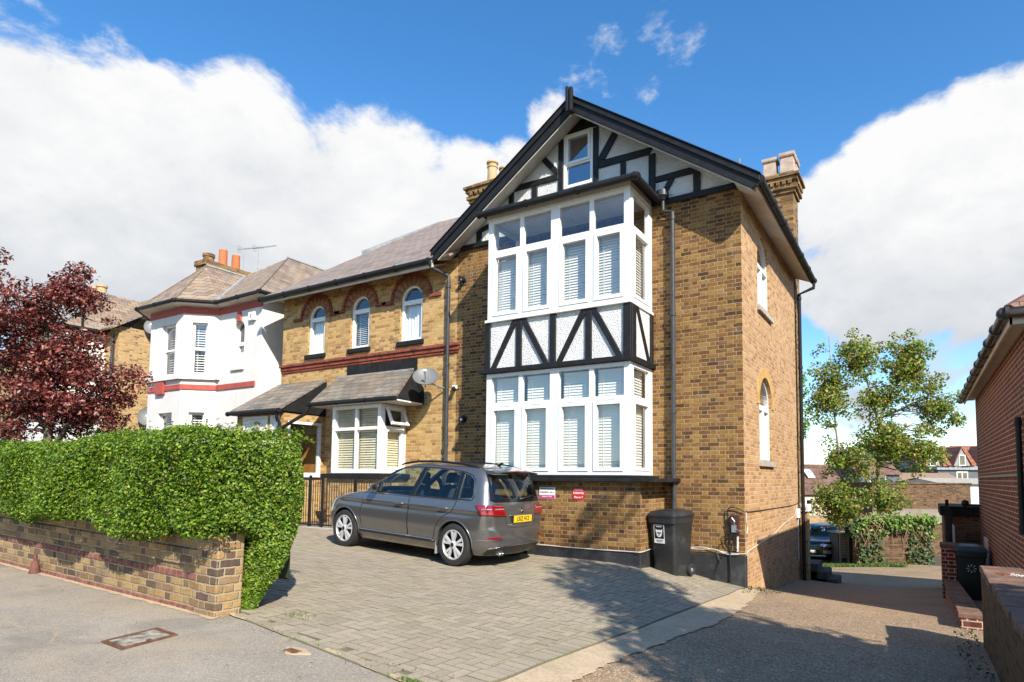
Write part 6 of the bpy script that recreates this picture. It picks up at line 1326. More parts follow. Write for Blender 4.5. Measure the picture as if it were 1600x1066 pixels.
Ms = facing(so_, uf, tilt_n)
def decal(name, polys, mat, dz, parent):
    mb = MB()
    for p in polys: mb.prism([tuple(Ms @ Vector((x, y, dz))) for x, y in p], tuple(tilt_n * .0012))
    return mb.build(name, mat, parent)
decal('sticker', [[(-.10, -.15), (.10, -.15), (.10, .15), (-.10, .15)]], K['white'], 0, bin1); decal('emblem_ground', [[(-.088, -.075), (.088, -.075), (.088, .138), (-.088, .138)]], K['black'], .0015, bin1)
arc = lambda cx, cy, r, a0, a1, n=10: [(cx + r * cos(a0 + (a1 - a0) * k / n), cy + r * sin(a0 + (a1 - a0) * k / n)) for k in range(n + 1)]
decal('emblem', [[(-.065, .08)] + [(-.06, .03)] + arc(0, .0, .05, pi, 2 * pi) + [(.06, .03), (.065, .08), (.02, .06), (.0, .075), (-.02, .06)], [(-.05, .115), (.05, .115), (.05, .125), (-.05, .125)]], K['white'], .003, bin1)
decal('emblem_mark', [arc(-.026, .02, .013, 0, 2 * pi), arc(.026, .02, .013, 0, 2 * pi), [(-.006, -.03), (.006, -.03), (.012, .03), (-.012, .03)]], K['black'], .0045, bin1)
decal('emblem_text', [[(-.07, -.11), (.07, -.11), (.07, -.098), (-.07, -.098)], [(-.05, -.132), (.05, -.132), (.05, -.122), (-.05, -.122)]], K['ink_grey'], .0015, bin1)
bin2, XB2 = wheelie((3.34, 4.9, T(3.34, 4.9) + .0), R(4), K['bin_green'], K['bin_lid'], 'green-black wheelie bin with a white star emblem in the passage by the red house', w=.52, d=.62)
nf2 = (Vector(XB2(0, -1, 0)) - Vector(XB2(0, 0, 0)) + Vector((0, 0, -.08))).normalized(); uf2 = Vector(XB2(1, 0, 0)) - Vector(XB2(0, 0, 0)); Ms = facing(Vector(XB2(0.0, -.275, .66)) + nf2 * .014, uf2, nf2); tilt_n = nf2
decal('emblem', [[(.085 * cos(a + .12), .085 * sin(a + .12)), (.03 * cos(a), .03 * sin(a)), (.085 * cos(a - .12), .085 * sin(a - .12))] for a in np.linspace(0, 2 * pi, 9)[:-1]], K['white'], 0, bin2)
# toys on the upper bay window board
for x, lab in ((-2.93, 'small turquoise ornament, left of two on the upper bay sill'), (-2.80, 'small turquoise ornament, right of two on the upper bay sill')):
    g = thing('window_ornament', (x, -.86, 5.70), lab, 'ornament'); mb = MB(); mb.lathe((x, -.88, 5.70), (0, 0, 1), [(0, 0), (.035, .0), (.05, .04), (.03, .09), (.012, .12), (0, .13)], 12); mb.build('body', K['turq'], g, smooth=True); mb = MB(); mb.lathe((x, -.88, 5.69), (0, 0, 1), [(0, 0), (.05, 0), (.05, .012), (0, .012)], 12); mb.build('base', K['turq'], g)
# ------------------------------------------------------------------ cars
K['paint_grey'] = None
def carpaint(name, col, flake=.5, coat=1.0):
    m = newmat(name); t = NT(m); t.out(t.principled(t.ramp(t.noise(220, 2, .5), [(.3, tuple(c * .9 for c in col)), (.7, tuple(c * 1.1 for c in col))]), .25, flake, None, .5, coat=coat)); return m
K['paint_grey'] = carpaint('grey_metallic_paint', (.185, .18, .175), .72); K['paint_black'] = carpaint('black_paint_gloss', (.006, .006, .007), .0, .35)
K['trim'] = plain('black_trim', (.014, .014, .015), .45, .1); K['gloss_black'] = plain('gloss_black', (.008, .008, .009), .08, .05, spec=.6)
K['chrome'] = plain('bright_metal', (.75, .75, .76), .16, .02, metal=1.0); K['alloy'] = plain('alloy_wheel', (.62, .62, .63), .38, .05, metal=.35)
K['seat'] = plain('seat_cloth', (.035, .037, .042), .85, .15)
K['plate_y'] = plain('yellow_plate', (.72, .44, .02), .45, .02); K['plate_w'] = plain('white_plate', (.8, .8, .78), .45, .02)
m = newmat('red_lamp'); t = NT(m); st = t.n('ShaderNodeTexWave', {'Vector': t.coord(), 'Scale': 30.0, 'Distortion': 0.0}, bands_direction='Z')
t.out(t.principled(t.ramp(st.outputs['Color'], [(.3, (.14, .002, .004)), (.8, (.30, .004, .007))]), .12, 0, None, .6, coat=1.0)); K['red_lamp'] = m
K['clear_lamp'] = plain('clear_lamp', (.55, .58, .62), .08, .2, 30, metal=.6, coat=1.0)

def mono(xs, ys):
    xs, ys = np.array(xs, float), np.array(ys, float); h = np.diff(xs); d = np.diff(ys) / h; m = np.zeros_like(ys); m[0], m[-1] = d[0], d[-1]
    for i in range(1, len(xs) - 1): m[i] = 0 if d[i - 1] * d[i] <= 0 else 2 * d[i - 1] * d[i] / (d[i - 1] + d[i])
    def f(x):
        x = np.clip(x, xs[0], xs[-1]); i = np.clip(np.searchsorted(xs, x) - 1, 0, len(h) - 1); t = (x - xs[i]) / h[i]
        return (1 + 2 * t) * (1 - t) ** 2 * ys[i] + t * (1 - t) ** 2 * h[i] * m[i] + t * t * (3 - 2 * t) * ys[i + 1] + t * t * (t - 1) * h[i] * m[i + 1]
    return f
class Shape:
    # tab rows: z, xf, xr, half width, rx_f, ry_f, bow_f, rx_r, ry_r, bow_r
    def __init__(s, tab): s.f = [mono([r[0] for r in tab], [r[k] for r in tab]) for k in range(1, 10)]; s.z0, s.z1 = tab[0][0], tab[-1][0]
    def half(s, z, inset=0.0):   # from front centre round the left (-y) side to the rear centre
        xf, xr, hw, rxf, ryf, bf, rxr, ryr, br = [float(f(z)) for f in s.f]; xf += inset; xr -= inset; hw -= inset
        L = xr - xf; rxf, rxr = min(rxf, L * .45), min(rxr, L * .45); ryf, ryr = min(ryf, hw * .95), min(ryr, hw * .95); P = []
        for k in range(6): t = k / 6; y = (hw - ryf) * t; P.append((xf + bf * t * t, y))
        for k in range(9): a = pi / 2 * k / 9; P.append((xf + bf + (rxf) * (1 - cos(a)), hw - ryf + ryf * sin(a)))
        x0, x1 = xf + bf + rxf, xr - br - rxr
        for k in range(22): P.append((x0 + (x1 - x0) * k / 22, hw))
        for k in range(9): a = pi / 2 * k / 9; P.append((x1 + rxr * sin(a), hw - ryr + ryr * cos(a)))
        for k in range(7): t = 1 - k / 6; y = (hw - ryr) * t; P.append((xr - br * t * t, y))
        P = np.array(P); xm, hl = (s.xm if hasattr(s, 'xm') else 2.2), 2.2
        P[:, 1] *= 1 - .055 * np.clip(np.abs((P[:, 0] - xm) / hl), 0, 1.1) ** 2.6
        crease = .012 * np.exp(-((z - .86) / .03) ** 2) - .010 * np.exp(-((z - .80) / .05) ** 2) - .018 * np.exp(-((z - .42) / .07) ** 2)
        mid = np.clip((P[:, 0] - .5) / .4, 0, 1) * np.clip((4.1 - P[:, 0]) / .3, 0, 1); P[:, 1] += (crease * mid) * (P[:, 1] > .3)
        P[:, 1] *= -1; return P
    def loop(s, z, inset=0.0): h = s.half(z, inset); g = h[1:-1][::-1].copy(); g[:, 1] *= -1; return np.concatenate([h, g])
    def solid(s, z0, z1, nz, inset=0.0, zmap=None):
        mb = MB(); zs = zmap if zmap is not None else np.linspace(z0, z1, nz); R_ = []
        for z in zs: R_.append([mb.vert((x, y, z)) for x, y in s.loop(z, inset)])
        n = len(R_[0])
        for a, b in zip(R_[:-1], R_[1:]):
            for k in range(n): l = (k + 1) % n; mb.f.append((a[l], a[k], b[k], b[l])); mb.m.append(0)
        mb.f.append(tuple(R_[0])); mb.f.append(tuple(reversed(R_[-1]))); mb.m += [0, 0]; return mb
    def side(s, x, z): h = s.half(z); i0 = int(np.argmin(h[:, 1])); i = np.argsort(h[4:-5, 0]); return float(np.interp(x, h[4:-5, 0][i], h[4:-5, 1][i]))
    def rear(s, y, z): h = s.half(z)[30:]; i = np.argsort(-h[:, 1] * -1); hy = h[:, 1]; return float(np.interp(-abs(y), hy, h[:, 0]))
    def front(s, y, z): h = s.half(z)[:20]; return float(np.interp(abs(y), -h[:, 1], h[:, 0]))
    def wrap_rear(s, z, xs, yr, n, off):      # strip round the left rear corner, from x=xs on the side to y=-yr at the back
        h = s.half(z); h = h[20:]; d = np.concatenate([[0], np.cumsum(np.linalg.norm(np.diff(h, axis=0), axis=1))])
        ia = np.interp(xs, h[:20, 0], d[:20]) if xs < h[19, 0] else d[np.argmin(np.abs(h[:, 0] - xs) + (h[:, 1] > -.5) * 9)]
        ib = np.interp(-yr, h[8:, 1], d[8:]); t = np.linspace(ia, ib, n); px, py = np.interp(t, d, h[:, 0]), np.interp(t, d, h[:, 1])
        tx, ty = np.gradient(px), np.gradient(py); l = np.hypot(tx, ty) + 1e-9; return px + ty / l * -off * -1, py - tx / l * off
def scan(poly, n):     # split a polygon in (x,z) into columns
    p = np.array(poly, float); x0, x1 = p[:, 0].min(), p[:, 0].max(); xs = np.unique(np.concatenate([np.linspace(x0 + 1e-4, x1 - 1e-4, n), np.clip(p[:, 0], x0 + 1e-4, x1 - 1e-4)])); out = []
    for x in xs:
        zs = []
        for a, b in zip(p, np.roll(p, -1, 0)):
            if (a[0] - x) * (b[0] - x) <= 0 and abs(a[0] - b[0]) > 1e-9: zs.append(a[1] + (b[1] - a[1]) * (x - a[0]) / (b[0] - a[0]))
        out.append((x, min(zs), max(zs)))
    return out
def grid_patch(fn, cols, m=7, thick=None):
    mb = MB(); G = []
    for (x, a, b) in cols: G.append([mb.vert(fn(x, a + (b - a) * k / m)) for k in range(m + 1)])
    for a, b in zip(G[:-1], G[1:]):
        for k in range(m): mb.f.append((a[k], b[k], b[k + 1], a[k + 1])); mb.m.append(0)
    return mb
def grow(poly, e): p = np.array(poly, float); c = p.mean(0); d = p - c; return [tuple(q) for q in (p + d / np.linalg.norm(d, axis=1, keepdims=True) * e)]
def boolean(o, cutters, op='DIFFERENCE'):
    for c in cutters:
        md = o.modifiers.new('cut', 'BOOLEAN'); md.operation = op; md.solver = 'EXACT'; md.object = c
    bpy.context.view_layer.update(); me = bpy.data.meshes.new_from_object(o.evaluated_get(bpy.context.evaluated_depsgraph_get())); o.modifiers.clear(); old = o.data; o.data = me; bpy.data.meshes.remove(old)
    for c in cutters: d = c.data; bpy.data.objects.remove(c); bpy.data.meshes.remove(d)
def make_car(name, label, cat, tab, paint, wheels, tyre, sides, ws, rw, feats):
    S = Shape(tab); S.xm = feats['len'] / 2 + .05
    root = bpy.data.objects.new(name, None); COL.objects.link(root); tag(root, label, cat); ch = []
    def add(mb, nm, mat, par=None, **k): o = mb.build(nm, mat, None, **k); o.parent = par or root; return o
    H = S.z1; zl = np.unique(np.concatenate([np.linspace(S.z0, .7, 22), np.linspace(.7, 1.1, 40), np.linspace(1.1, H - .08, 26), np.linspace(H - .08, H, 14)]))
    body = S.solid(0, 0, 0, 0, zl).build('body', paint)
    tmp = []
    cav = S.solid(0, 0, 0, .045, np.linspace(.62, H - .03, 40)).build('tmp', paint); tmp.append(cav)
    for x in wheels:
        for sy in (-1, 1): mb = MB(); mb.lathe((x, sy * 1.05, tyre - .0), (0, -sy, 0), [(0, 0), (tyre + .045, 0), (tyre + .045, .45), (0, .45)], 40); tmp.append(mb.build('tmp', paint))
    for k, p in enumerate(sides):
        for sy in (-1, 1): mb = MB(); mb.prism([(x, sy * .42, z) for x, z in p], (0, sy * .7, 0)); tmp.append(mb.build('tmp', paint))
    mb = MB(); mb.prism([(ws[1], y, z) for y, z in ws[0]], (ws[2] - ws[1], 0, 0)); tmp.append(mb.build('tmp', paint))
    mb = MB(); mb.prism([(rw[1], y, z) for y, z in rw[0]], (rw[2] - rw[1], 0, 0)); tmp.append(mb.build('tmp', paint))
    for o in tmp + [body]:
        bm = bmesh.new(); bm.from_mesh(o.data); bmesh.ops.remove_doubles(bm, verts=bm.verts, dist=1e-5); bmesh.ops.recalc_face_normals(bm, faces=bm.faces); bm.to_mesh(o.data); bm.free()
    boolean(body, tmp); me = body.data; me.polygons.foreach_set('use_smooth', [True] * len(me.polygons)); me.set_sharp_from_angle(angle=R(32))
    if not me.materials: me.materials.append(paint)
    body.parent = root
    for p in sides:
        for sy in (-1, 1):
            mb = grid_patch(lambda x, z: (x, -sy * (S.side(x, z) + .014) * -1 if False else sy * (abs(S.side(x, z)) - .014), z), scan(grow(p, .02), 16)); 
            if sy == 1: mb.f = [tuple(reversed(q)) for q in mb.f]
            add(mb, 'side_window', K['glass_car'], smooth=True)
    yz = lambda P: scan(grow(P, .02), 20)
    mb = grid_patch(lambda y, z: (S.rear(y, z) - .012, y, z), yz(rw[0]), 8); add(mb, 'rear_window', K['glass_car'], smooth=True)
    mb = grid_patch(lambda y, z: (S.front(y, z) + .012, y, z), yz(ws[0]), 8); mb.f = [tuple(reversed(q)) for q in mb.f]; add(mb, 'windscreen', K['glass_car'], smooth=True)
    for x in wheels:
        for sy in (-1, 1):
            mb = MB(); yo = sy * (feats['track']); prof = [(tyre * .70, .0), (tyre * .73, .012), (tyre * .88, .018), (tyre * .97, .006), (tyre, -.02), (tyre, -.17), (tyre * .95, -.2), (tyre * .7, -.2)]
            mb.lathe((x, yo, tyre), (0, sy, 0), prof, 48); w_ = add(mb, 'wheel', K['rubber'], smooth=True, auto=35)
            mb = MB(); mb.lathe((x, yo, tyre), (0, sy, 0), [(tyre * .705, .008), (tyre * .66, .010), (tyre * .64, -.03), (tyre * .62, -.12), (.0, -.12)], 40); add(mb, 'wheel_barrel', K['trim'], w_, smooth=True, auto=35)
            mb = MB(); mb.lathe((x, yo, tyre), (0, sy, 0), [(tyre * .71, .010), (tyre * .675, .014), (tyre * .65, .004), (tyre * .64, -.03)], 48)
            def rp(r, a, d): return (x + r * cos(a), yo + sy * d, tyre + r * sin(a))
            n5 = feats.get('spokes', 5)
            for k in range(n5):
                for dl in (-.20, .20):
                    a = 2 * pi * k / n5 + .3 + dl; r0, r1 = tyre * .13, tyre * .665; wa0, wa1 = .26, .115
                    q = [rp(r0, a - wa0 - dl * .7, .012), rp(r0, a + wa0 - dl * .7, .012), rp(r1, a + wa1, .006), rp(r1, a - wa1, .006)]
                    mb.prism(q, (0, -sy * .035, 0))
            mb.lathe((x, yo, tyre), (0, sy, 0), [(tyre * .20, -.02), (tyre * .20, .008), (tyre * .15, .02), (0, .022)], 20); add(mb, 'rim', K['alloy'], w_, auto=35, smooth=True)
            mb = MB(); mb.lathe((x, yo, tyre), (0, sy, 0), [(tyre * .10, .021), (tyre * .10, .026), (0, .027)], 16); add(mb, 'hub_cap', K['trim'], w_)
            # arch liner
            mb = MB(); n = 20
            for k in range(n):
                a0, a1 = pi * k / n, pi * (k + 1) / n; r_ = tyre + .043
                mb.poly([(x + r_ * cos(a0), sy * .62, tyre + r_ * sin(a0)), (x + r_ * cos(a1), sy * .62, tyre + r_ * sin(a1)), (x + r_ * cos(a1), sy * .82, tyre + r_ * sin(a1)), (x + r_ * cos(a0), sy * .82, tyre + r_ * sin(a0))])
            add(mb, 'arch_liner', K['trim'])
    mb = MB(); mb.box(.5, feats['len'] - .5, -.72, .72, .19, .3); add(mb, 'underbody', K['trim'])
    mb = MB(); mb.box(1.3, feats['len'] - .3, -.74, .74, .52, .66); add(mb, 'cabin_floor', K['seat'])
    for x, ys in ((1.95, (-.37, .37)), (2.85, (-.42, 0, .42))):
        for y in ys:
            mb = MB(); mb.hexa([(x - .3, y - .23, .6), (x + .22, y - .23, .6), (x + .22, y + .23, .6), (x - .3, y + .23, .6), (x - .3, y - .22, .78), (x + .2, y - .22, .74), (x + .2, y + .22, .74), (x - .3, y + .22, .78)])
            mb.hexa([(x + .14, y - .23, .70), (x + .28, y - .23, .70), (x + .28, y + .23, .70), (x + .14, y + .23, .70), (x + .32, y - .19, 1.16), (x + .42, y - .19, 1.16), (x + .42, y + .19, 1.16), (x + .32, y + .19, 1.16)])
            s_ = add(mb, 'seat', K['seat'], bevel=.05, seg=3, smooth=True)
            mb = MB(); mb.hexa([(x + .33, y - .13, 1.19), (x + .44, y - .13, 1.19), (x + .44, y + .13, 1.19), (x + .33, y + .13, 1.19), (x + .38, y - .12, 1.38), (x + .46, y - .12, 1.38), (x + .46, y + .12, 1.38), (x + .38, y + .12, 1.38)]); add(mb, 'headrest', K['seat'], s_, bevel=.045, seg=3, smooth=True)
    mb = MB(); mb.hexa([(1.02, -.72, .8), (1.5, -.72, .8), (1.5, .72, .8), (1.02, .72, .8), (1.05, -.7, .98), (1.5, -.7, 1.0), (1.5, .7, 1.0), (1.05, .7, .98)]); add(mb, 'dashboard', K['trim'], bevel=.02)
    mb = MB(); mb.tube([(1.62 + .06 * sin(a), .37 + .18 * cos(a), .98 + .17 * sin(a)) for a in np.linspace(0, 2 * pi, 25)], .014, 6); add(mb, 'steering_wheel', K['trim'])
    return root, S, add

PT = [  # z, xf, xr, hw, rxf, ryf, bowf, rxr, ryr, bowr
 (.19, .16, 4.20, .76, .35, .45, .10, .25, .35, .05), (.26, .06, 4.29, .83, .42, .50, .12, .28, .40, .05), (.36, .01, 4.335, .875, .45, .52, .13, .30, .42, .06), (.50, -.005, 4.345, .895, .45, .52, .13, .30, .42, .06),
 (.58, .0, 4.34, .90, .45, .52, .13, .28, .40, .06), (.64, .015, 4.315, .90, .45, .52, .13, .25, .36, .06), (.74, .06, 4.30, .895, .45, .52, .13, .22, .30, .06), (.80, .12, 4.295, .89, .44, .50, .12, .21, .28, .06), (.86, .26, 4.285, .885, .42, .50, .12, .20, .27, .06), (.92, .52, 4.27, .875, .38, .50, .12, .20, .26, .06), (.97, .80, 4.255, .865, .34, .50, .12, .19, .25, .06),
 (1.01, 1.02, 4.24, .852, .32, .50, .13, .19, .24, .06), (1.08, 1.13, 4.215, .828, .32, .48, .13, .19, .22, .06), (1.20, 1.31, 4.165, .782, .32, .45, .13, .19, .20, .06), (1.32, 1.52, 4.11, .732, .32, .42, .13, .20, .18, .05), (1.42, 1.72, 4.06, .688, .34, .40, .12, .22, .18, .05),
 (1.48, 1.90, 4.03, .650, .36, .38, .12, .24, .18, .05), (1.52, 2.08, 3.98, .60, .38, .36, .12, .28, .2, .05), (1.55, 2.30, 3.80, .51, .4, .32, .1, .35, .25, .04), (1.568, 2.52, 3.52, .38, .4, .25, .1, .35, .22, .04), (1.575, 2.75, 3.22, .18, .2, .12, .04, .2, .1, .02)]
sidesA = [[(1.36, 1.035), (1.66, 1.225), (1.66, 1.025)], [(1.72, 1.02), (1.72, 1.262), (1.92, 1.372), (2.10, 1.425), (2.62, 1.455), (2.47, 1.005)], [(2.57, 1.005), (2.71, 1.455), (3.10, 1.455), (3.48, 1.43), (3.51, 1.02)], [(3.58, 1.03), (3.565, 1.418), (3.70, 1.39), (3.80, 1.32), (3.86, 1.10), (3.84, 1.055)]]
car, S, add = make_car('parked_car', 'dark grey people carrier with roof rails and yellow rear number plate parked by the bay', 'car', PT, K['paint_grey'], (.87, 3.555), .322, sidesA,
    ([(-.66, 1.07), (.66, 1.07), (.54, 1.44), (-.54, 1.44)], .7, 2.1), ([(-.60, 1.06), (.60, 1.06), (.645, 1.10), (.555, 1.40), (.52, 1.43), (-.52, 1.43), (-.555, 1.40), (-.645, 1.10)], 3.8, 4.6), dict(len=4.34, track=.872))
sidefn = lambda e, sy=-1: (lambda x, z: (x, sy * (abs(S.side(x, z)) + e), z))
for sy in (-1, 1):
    # black pillars and window surround
    for p in ([(2.47, 1.0), (2.62, 1.46), (2.71, 1.46), (2.57, 1.0)], [(3.515, 1.015), (3.485, 1.44), (3.56, 1.425), (3.575, 1.02)], [(1.662, 1.02), (1.662, 1.23), (1.716, 1.262), (1.716, 1.015)]):
        mb = grid_patch(sidefn(.003, sy), scan(p, 6), 10); add(mb, 'pillar', K['gloss_black'], smooth=True)
    mb = MB(); top = [(1.30, 1.02), (1.60, 1.215), (1.80, 1.325), (2.0, 1.405), (2.2, 1.447), (2.5, 1.47), (2.9, 1.474), (3.3, 1.463), (3.6, 1.435), (3.74, 1.40), (3.83, 1.33), (3.89, 1.10), (3.87, 1.04)]
    mb.tube([sidefn(.002, sy)(x, z) for x, z in top], .008, 6); mb.tube([sidefn(.004, sy)(x, 1.012 + .008 * abs(x - 2.5)) for x in np.linspace(1.3, 3.87, 30)], .009, 6); add(mb, 'window_trim', K['chrome'] if False else K['trim'], smooth=True)
    # door panels with handles
    for nm, p, hx in (('door', [(1.34, .36), (1.30, .60), (1.34, .98), (2.50, .985), (2.50, .36)], 2.30), ('door', [(2.515, .36), (2.515, .985), (3.56, 1.0), (3.50, .84), (3.30, .74), (3.17, .60), (3.10, .40), (3.08, .36)], 3.32)):
        mb = grid_patch(sidefn(.0055, sy), scan(p, 40), 18); d_ = add(mb, nm, K['paint_grey'], smooth=True)
        ed = [(q[0], q[1]) for q in p] + [p[0]]; mb = MB(); pts = []
        for a, b in zip(ed[:-1], ed[1:]):
            for t in np.linspace(0, 1, 10)[:-1]: pts.append(sidefn(.0035, sy)(a[0] + (b[0] - a[0]) * t, a[1] + (b[1] - a[1]) * t))
        mb.tube(pts + [pts[0]], .005, 5); add(mb, 'door_gap', K['trim'], d_)
        mb = MB(); hp = [sidefn(e, sy)(x, .865 + dz) for x, e, dz in ((hx - .10, .008, -.004), (hx - .07, .036, 0), (hx + .07, .038, .004), (hx + .11, .008, .004))]; mb.tube(hp, [.012, .016, .016, .012], 8); add(mb, 'handle', K['paint_grey'], d_, smooth=True)
        mb = MB(); mb.tube([sidefn(.009, sy)(x, .863) for x in (hx - .06, hx + .06)], .018, 8); add(mb, 'handle_recess', K['trim'], d_)
    mb = MB(); mb.tube([sidefn(.006, sy)(x, .335) for x in np.linspace(1.28, 3.12, 20)], .022, 8); add(mb, 'sill_strip', K['trim'], smooth=True); mb = MB(); mb.tube([sidefn(.016, sy)(x, .362) for x in np.linspace(1.30, 3.10, 20)], .007, 6); add(mb, 'bright_strip', K['chrome'])
    # arch lips
    for wx in (.87, 3.555):
        mb = MB(); n = 28; pts = []
        for k in range(n + 1): a = -.12 + (pi + .24) * k / n; x, z = wx + .375 * cos(a), .322 + .375 * sin(a); pts.append(sidefn(.002, sy)(x, max(.22, z)))
        mb.tube(pts, .013, 6); add(mb, 'arch_lip', K['paint_grey'], smooth=True)
    # roof rail
    mb = MB(); rp = [(1.98, 1.485), (2.08, 1.515), (2.4, 1.560), (2.9, 1.578), (3.4, 1.563), (3.72, 1.525), (3.84, 1.495)]
    mb.tube([(x, sy * (.60 - .02 * abs(x - 2.9)), z) for x, z in rp], [.014, .018, .019, .019, .019, .018, .014], 8); add(mb, 'roof_rail', K['gloss_black'], smooth=True)
    # mirror
    mb = MB(); mb.lathe((1.70, sy * .985, 1.075), (1, sy * .12, 0), [(.0, -.08), (.04, -.07), (.065, -.03), (.075, .02), (.072, .05), (0, .05)], 18); mm = add(mb, 'mirror', K['paint_grey'], smooth=True, auto=50); mm.scale = (1, 1, 1)
    mb = MB(); mb.tube([(1.66, sy * .83, 1.03), (1.68, sy * .93, 1.045)], [.03, .03], 8); add(mb, 'mirror_arm', K['trim'], mm); mb = MB(); mb.lathe((1.76, sy * .992, 1.075), (1, sy * .12, 0), [(.0, -.008), (.062, -.008)], 18); add(mb, 'mirror_glass', K['chrome'], mm)
    # tail lamp wrapped round the corner
    for nm, e, zlo, zhi, x0, y1, mat in (('tail_lamp', .012, .80, .955, 3.98, .43, K['red_lamp']),):
        mb = MB(); G = []; zs = np.linspace(zlo, zhi, 9)
        for z in zs:
            u = (z - zlo) / (zhi - zlo); px, py = S.wrap_rear(z, x0 + .10 * (1 - u) - .02 * u, y1 + .035 * u, 22, e); G.append([mb.vert((a, sy * abs(b), z + .012 * (1 - k / 21))) for k, (a, b) in enumerate(zip(px, py))])
        for a, b in zip(G[:-1], G[1:]):
            for k in range(21): mb.f.append((a[k], a[k + 1], b[k + 1], b[k])); mb.m.append(0)
        tl_ = add(mb, nm, mat, smooth=True); md = tl_.modifiers.new('solid', 'SOLIDIFY'); md.thickness = .018; md.offset = 0
        mb = MB(); px, py = S.wrap_rear(.875, 4.02, .47, 22, .022); mb.tube([(a, sy * abs(b), .882) for a, b in zip(px[10:12], py[10:12])], .001, 4)
        p2x, p2y = S.wrap_rear(.885, 4.03, .46, 26, .0225); mb = MB()
        for k in (list(range(3, 11)) + list(range(14, 24))): mb.tube([(p2x[k], sy * abs(p2y[k]), .905), (p2x[k + 1], sy * abs(p2y[k + 1]), .905)], .009, 6)
        add(mb, 'lamp_reflector', K['clear_lamp'], tl_)
        mb = MB(); mb.tube([(p2x[12], sy * abs(p2y[12]), z) for z in np.linspace(.805, .955, 6)], .004, 5); add(mb, 'lamp_gap', K['trim'], tl_)
    # bumper reflector and bright strips
    for nm, z, hh, x0, y1, e, mat in (('bumper_reflector', .455, .016, 4.17, .52, .005, K['red_lamp']), ('bumper_strip', .435, .004, 4.02, .50, .005, K['chrome'])):
        mb = MB(); px, py = S.wrap_rear(z, x0, y1, 16, e); px2, py2 = S.wrap_rear(z + hh * 2, x0, y1, 16, e)
        for k in range(15): mb.poly([(px[k], sy * abs(py[k]), z), (px[k + 1], sy * abs(py[k + 1]), z), (px2[k + 1], sy * abs(py2[k + 1]), z + hh * 2), (px2[k], sy * abs(py2[k]), z + hh * 2)])
        o = add(mb, nm, mat); md = o.modifiers.new('solid', 'SOLIDIFY'); md.thickness = .008; md.offset = 0
ys = np.linspace(-.80, .80, 40)
def rearband(z0, z1, y0, y1, e, nm, mat, n=24):
    mb = MB()
    for a, b in zip(np.linspace(y0, y1, n)[:-1], np.linspace(y0, y1, n)[1:]): mb.poly([(S.rear(a, z0) + e, a, z0), (S.rear(b, z0) + e, b, z0), (S.rear(b, z1) + e, b, z1), (S.rear(a, z1) + e, a, z1)])
    o = add(mb, nm, mat); md = o.modifiers.new('solid', 'SOLIDIFY'); md.thickness = .008; md.offset = 0; return o
mb = MB(); pts = [(S.rear(y, .30 + .06 * (1 - (y / .72) ** 2) * 0 + .05 * max(0, 1 - (abs(y) / .74) ** 4)) + .006, y, .30 + .05 * max(0, 1 - (abs(y) / .74) ** 4)) for y in np.linspace(-.72, .72, 40)]; mb.tube(pts, .007, 6); add(mb, 'diffuser_strip', K['chrome'])
mb = grid_patch(lambda y, z: (S.rear(y, z) + .004, y, z), [(y, .195, .29 + .05 * max(0, 1 - (abs(y) / .74) ** 4)) for y in np.linspace(-.73, .73, 40)], 6); add(mb, 'diffuser', K['trim'], smooth=True)
# tailgate gap, plate recess, plate, badge, lettering
mb = MB(); seam = [(-.56, 1.0), (-.575, .97)] + [(-.475, .955), (-.42, .80), (-.415, .73)] ; 
for sy in (-1, 1):
    q = [(.62, .98), (.47, .965), (.425, .80), (.42, .70), (.36, .625)]; pts = []
    for a, b in zip(q[:-1], q[1:]):
        for t in np.linspace(0, 1, 8)[:-1]: y, z = a[0] + (b[0] - a[0]) * t, a[1] + (b[1] - a[1]) * t; pts.append((S.rear(y, z) + .0005, sy * y, z))
    mb.tube(pts, .0045, 5)
mb.tube([(S.rear(y, .622) + .0005, y, .622) for y in np.linspace(-.36, .36, 20)], .0045, 5); add(mb, 'tailgate_gap', K['trim'])
mb = grid_patch(lambda y, z: (S.rear(y, z) + .003, y, z), scan([(-.33, .80), (-.29, .69), (.29, .69), (.33, .80)], 20), 5); add(mb, 'plate_recess', K['trim'], smooth=True)
mb = MB(); mb.tube([(S.rear(y, .803) + .008, y, .803 - .012 * (abs(y) / .33) ** 2 * 0) for y in np.linspace(-.34, .34, 20)], .012, 6); add(mb, 'plate_handle', K['paint_grey'], smooth=True)
def local_facing(o, nrm): u, n = Vector((0, 1, 0)), Vector(nrm).normalized(); v = n.cross(u); Mx = Matrix.Identity(4); \
    [Mx.__setitem__(i, (u[i], v[i], n[i], o[i])) for i in range(3)]; return Mx
xp = S.rear(0, .75) + .012
mb = MB(); mb.box(xp, xp + .008, -.26, .26, .692, .80); pl = add(mb, 'number_plate', K['plate_y'], bevel=.004)
def ltext(s, size, o, nrm, mat, par, nm='lettering', depth=.0015, bold=True):
    ob = textmesh(nm, s, size, local_facing(o, nrm), mat, par, depth); ob.parent = par; ob.matrix_parent_inverse = Matrix.Identity(4); return ob
ltext('LRZ 412', .098, (xp + .0095, 0, .747), (1, 0, 0), K['black'], pl, 'characters')
xb = S.rear(0, .885) + .006; bc = Vector((xb, 0, .885)); bg_ = add((lambda m_: (m_.lathe(bc, (1, 0, .12), [(.048, -.004), (.052, .002), (.05, .008), (.043, .008), (.042, .003), (0, .003)], 28), m_)[1])(MB()), 'badge', K['chrome'], smooth=True, auto=40)
mb = MB()
def stroke(p, q): mb.bar((xb + .006, p[0], .885 + p[1]), (xb + .006, q[0], .885 + q[1]), .008, .004, (1, 0, 0))
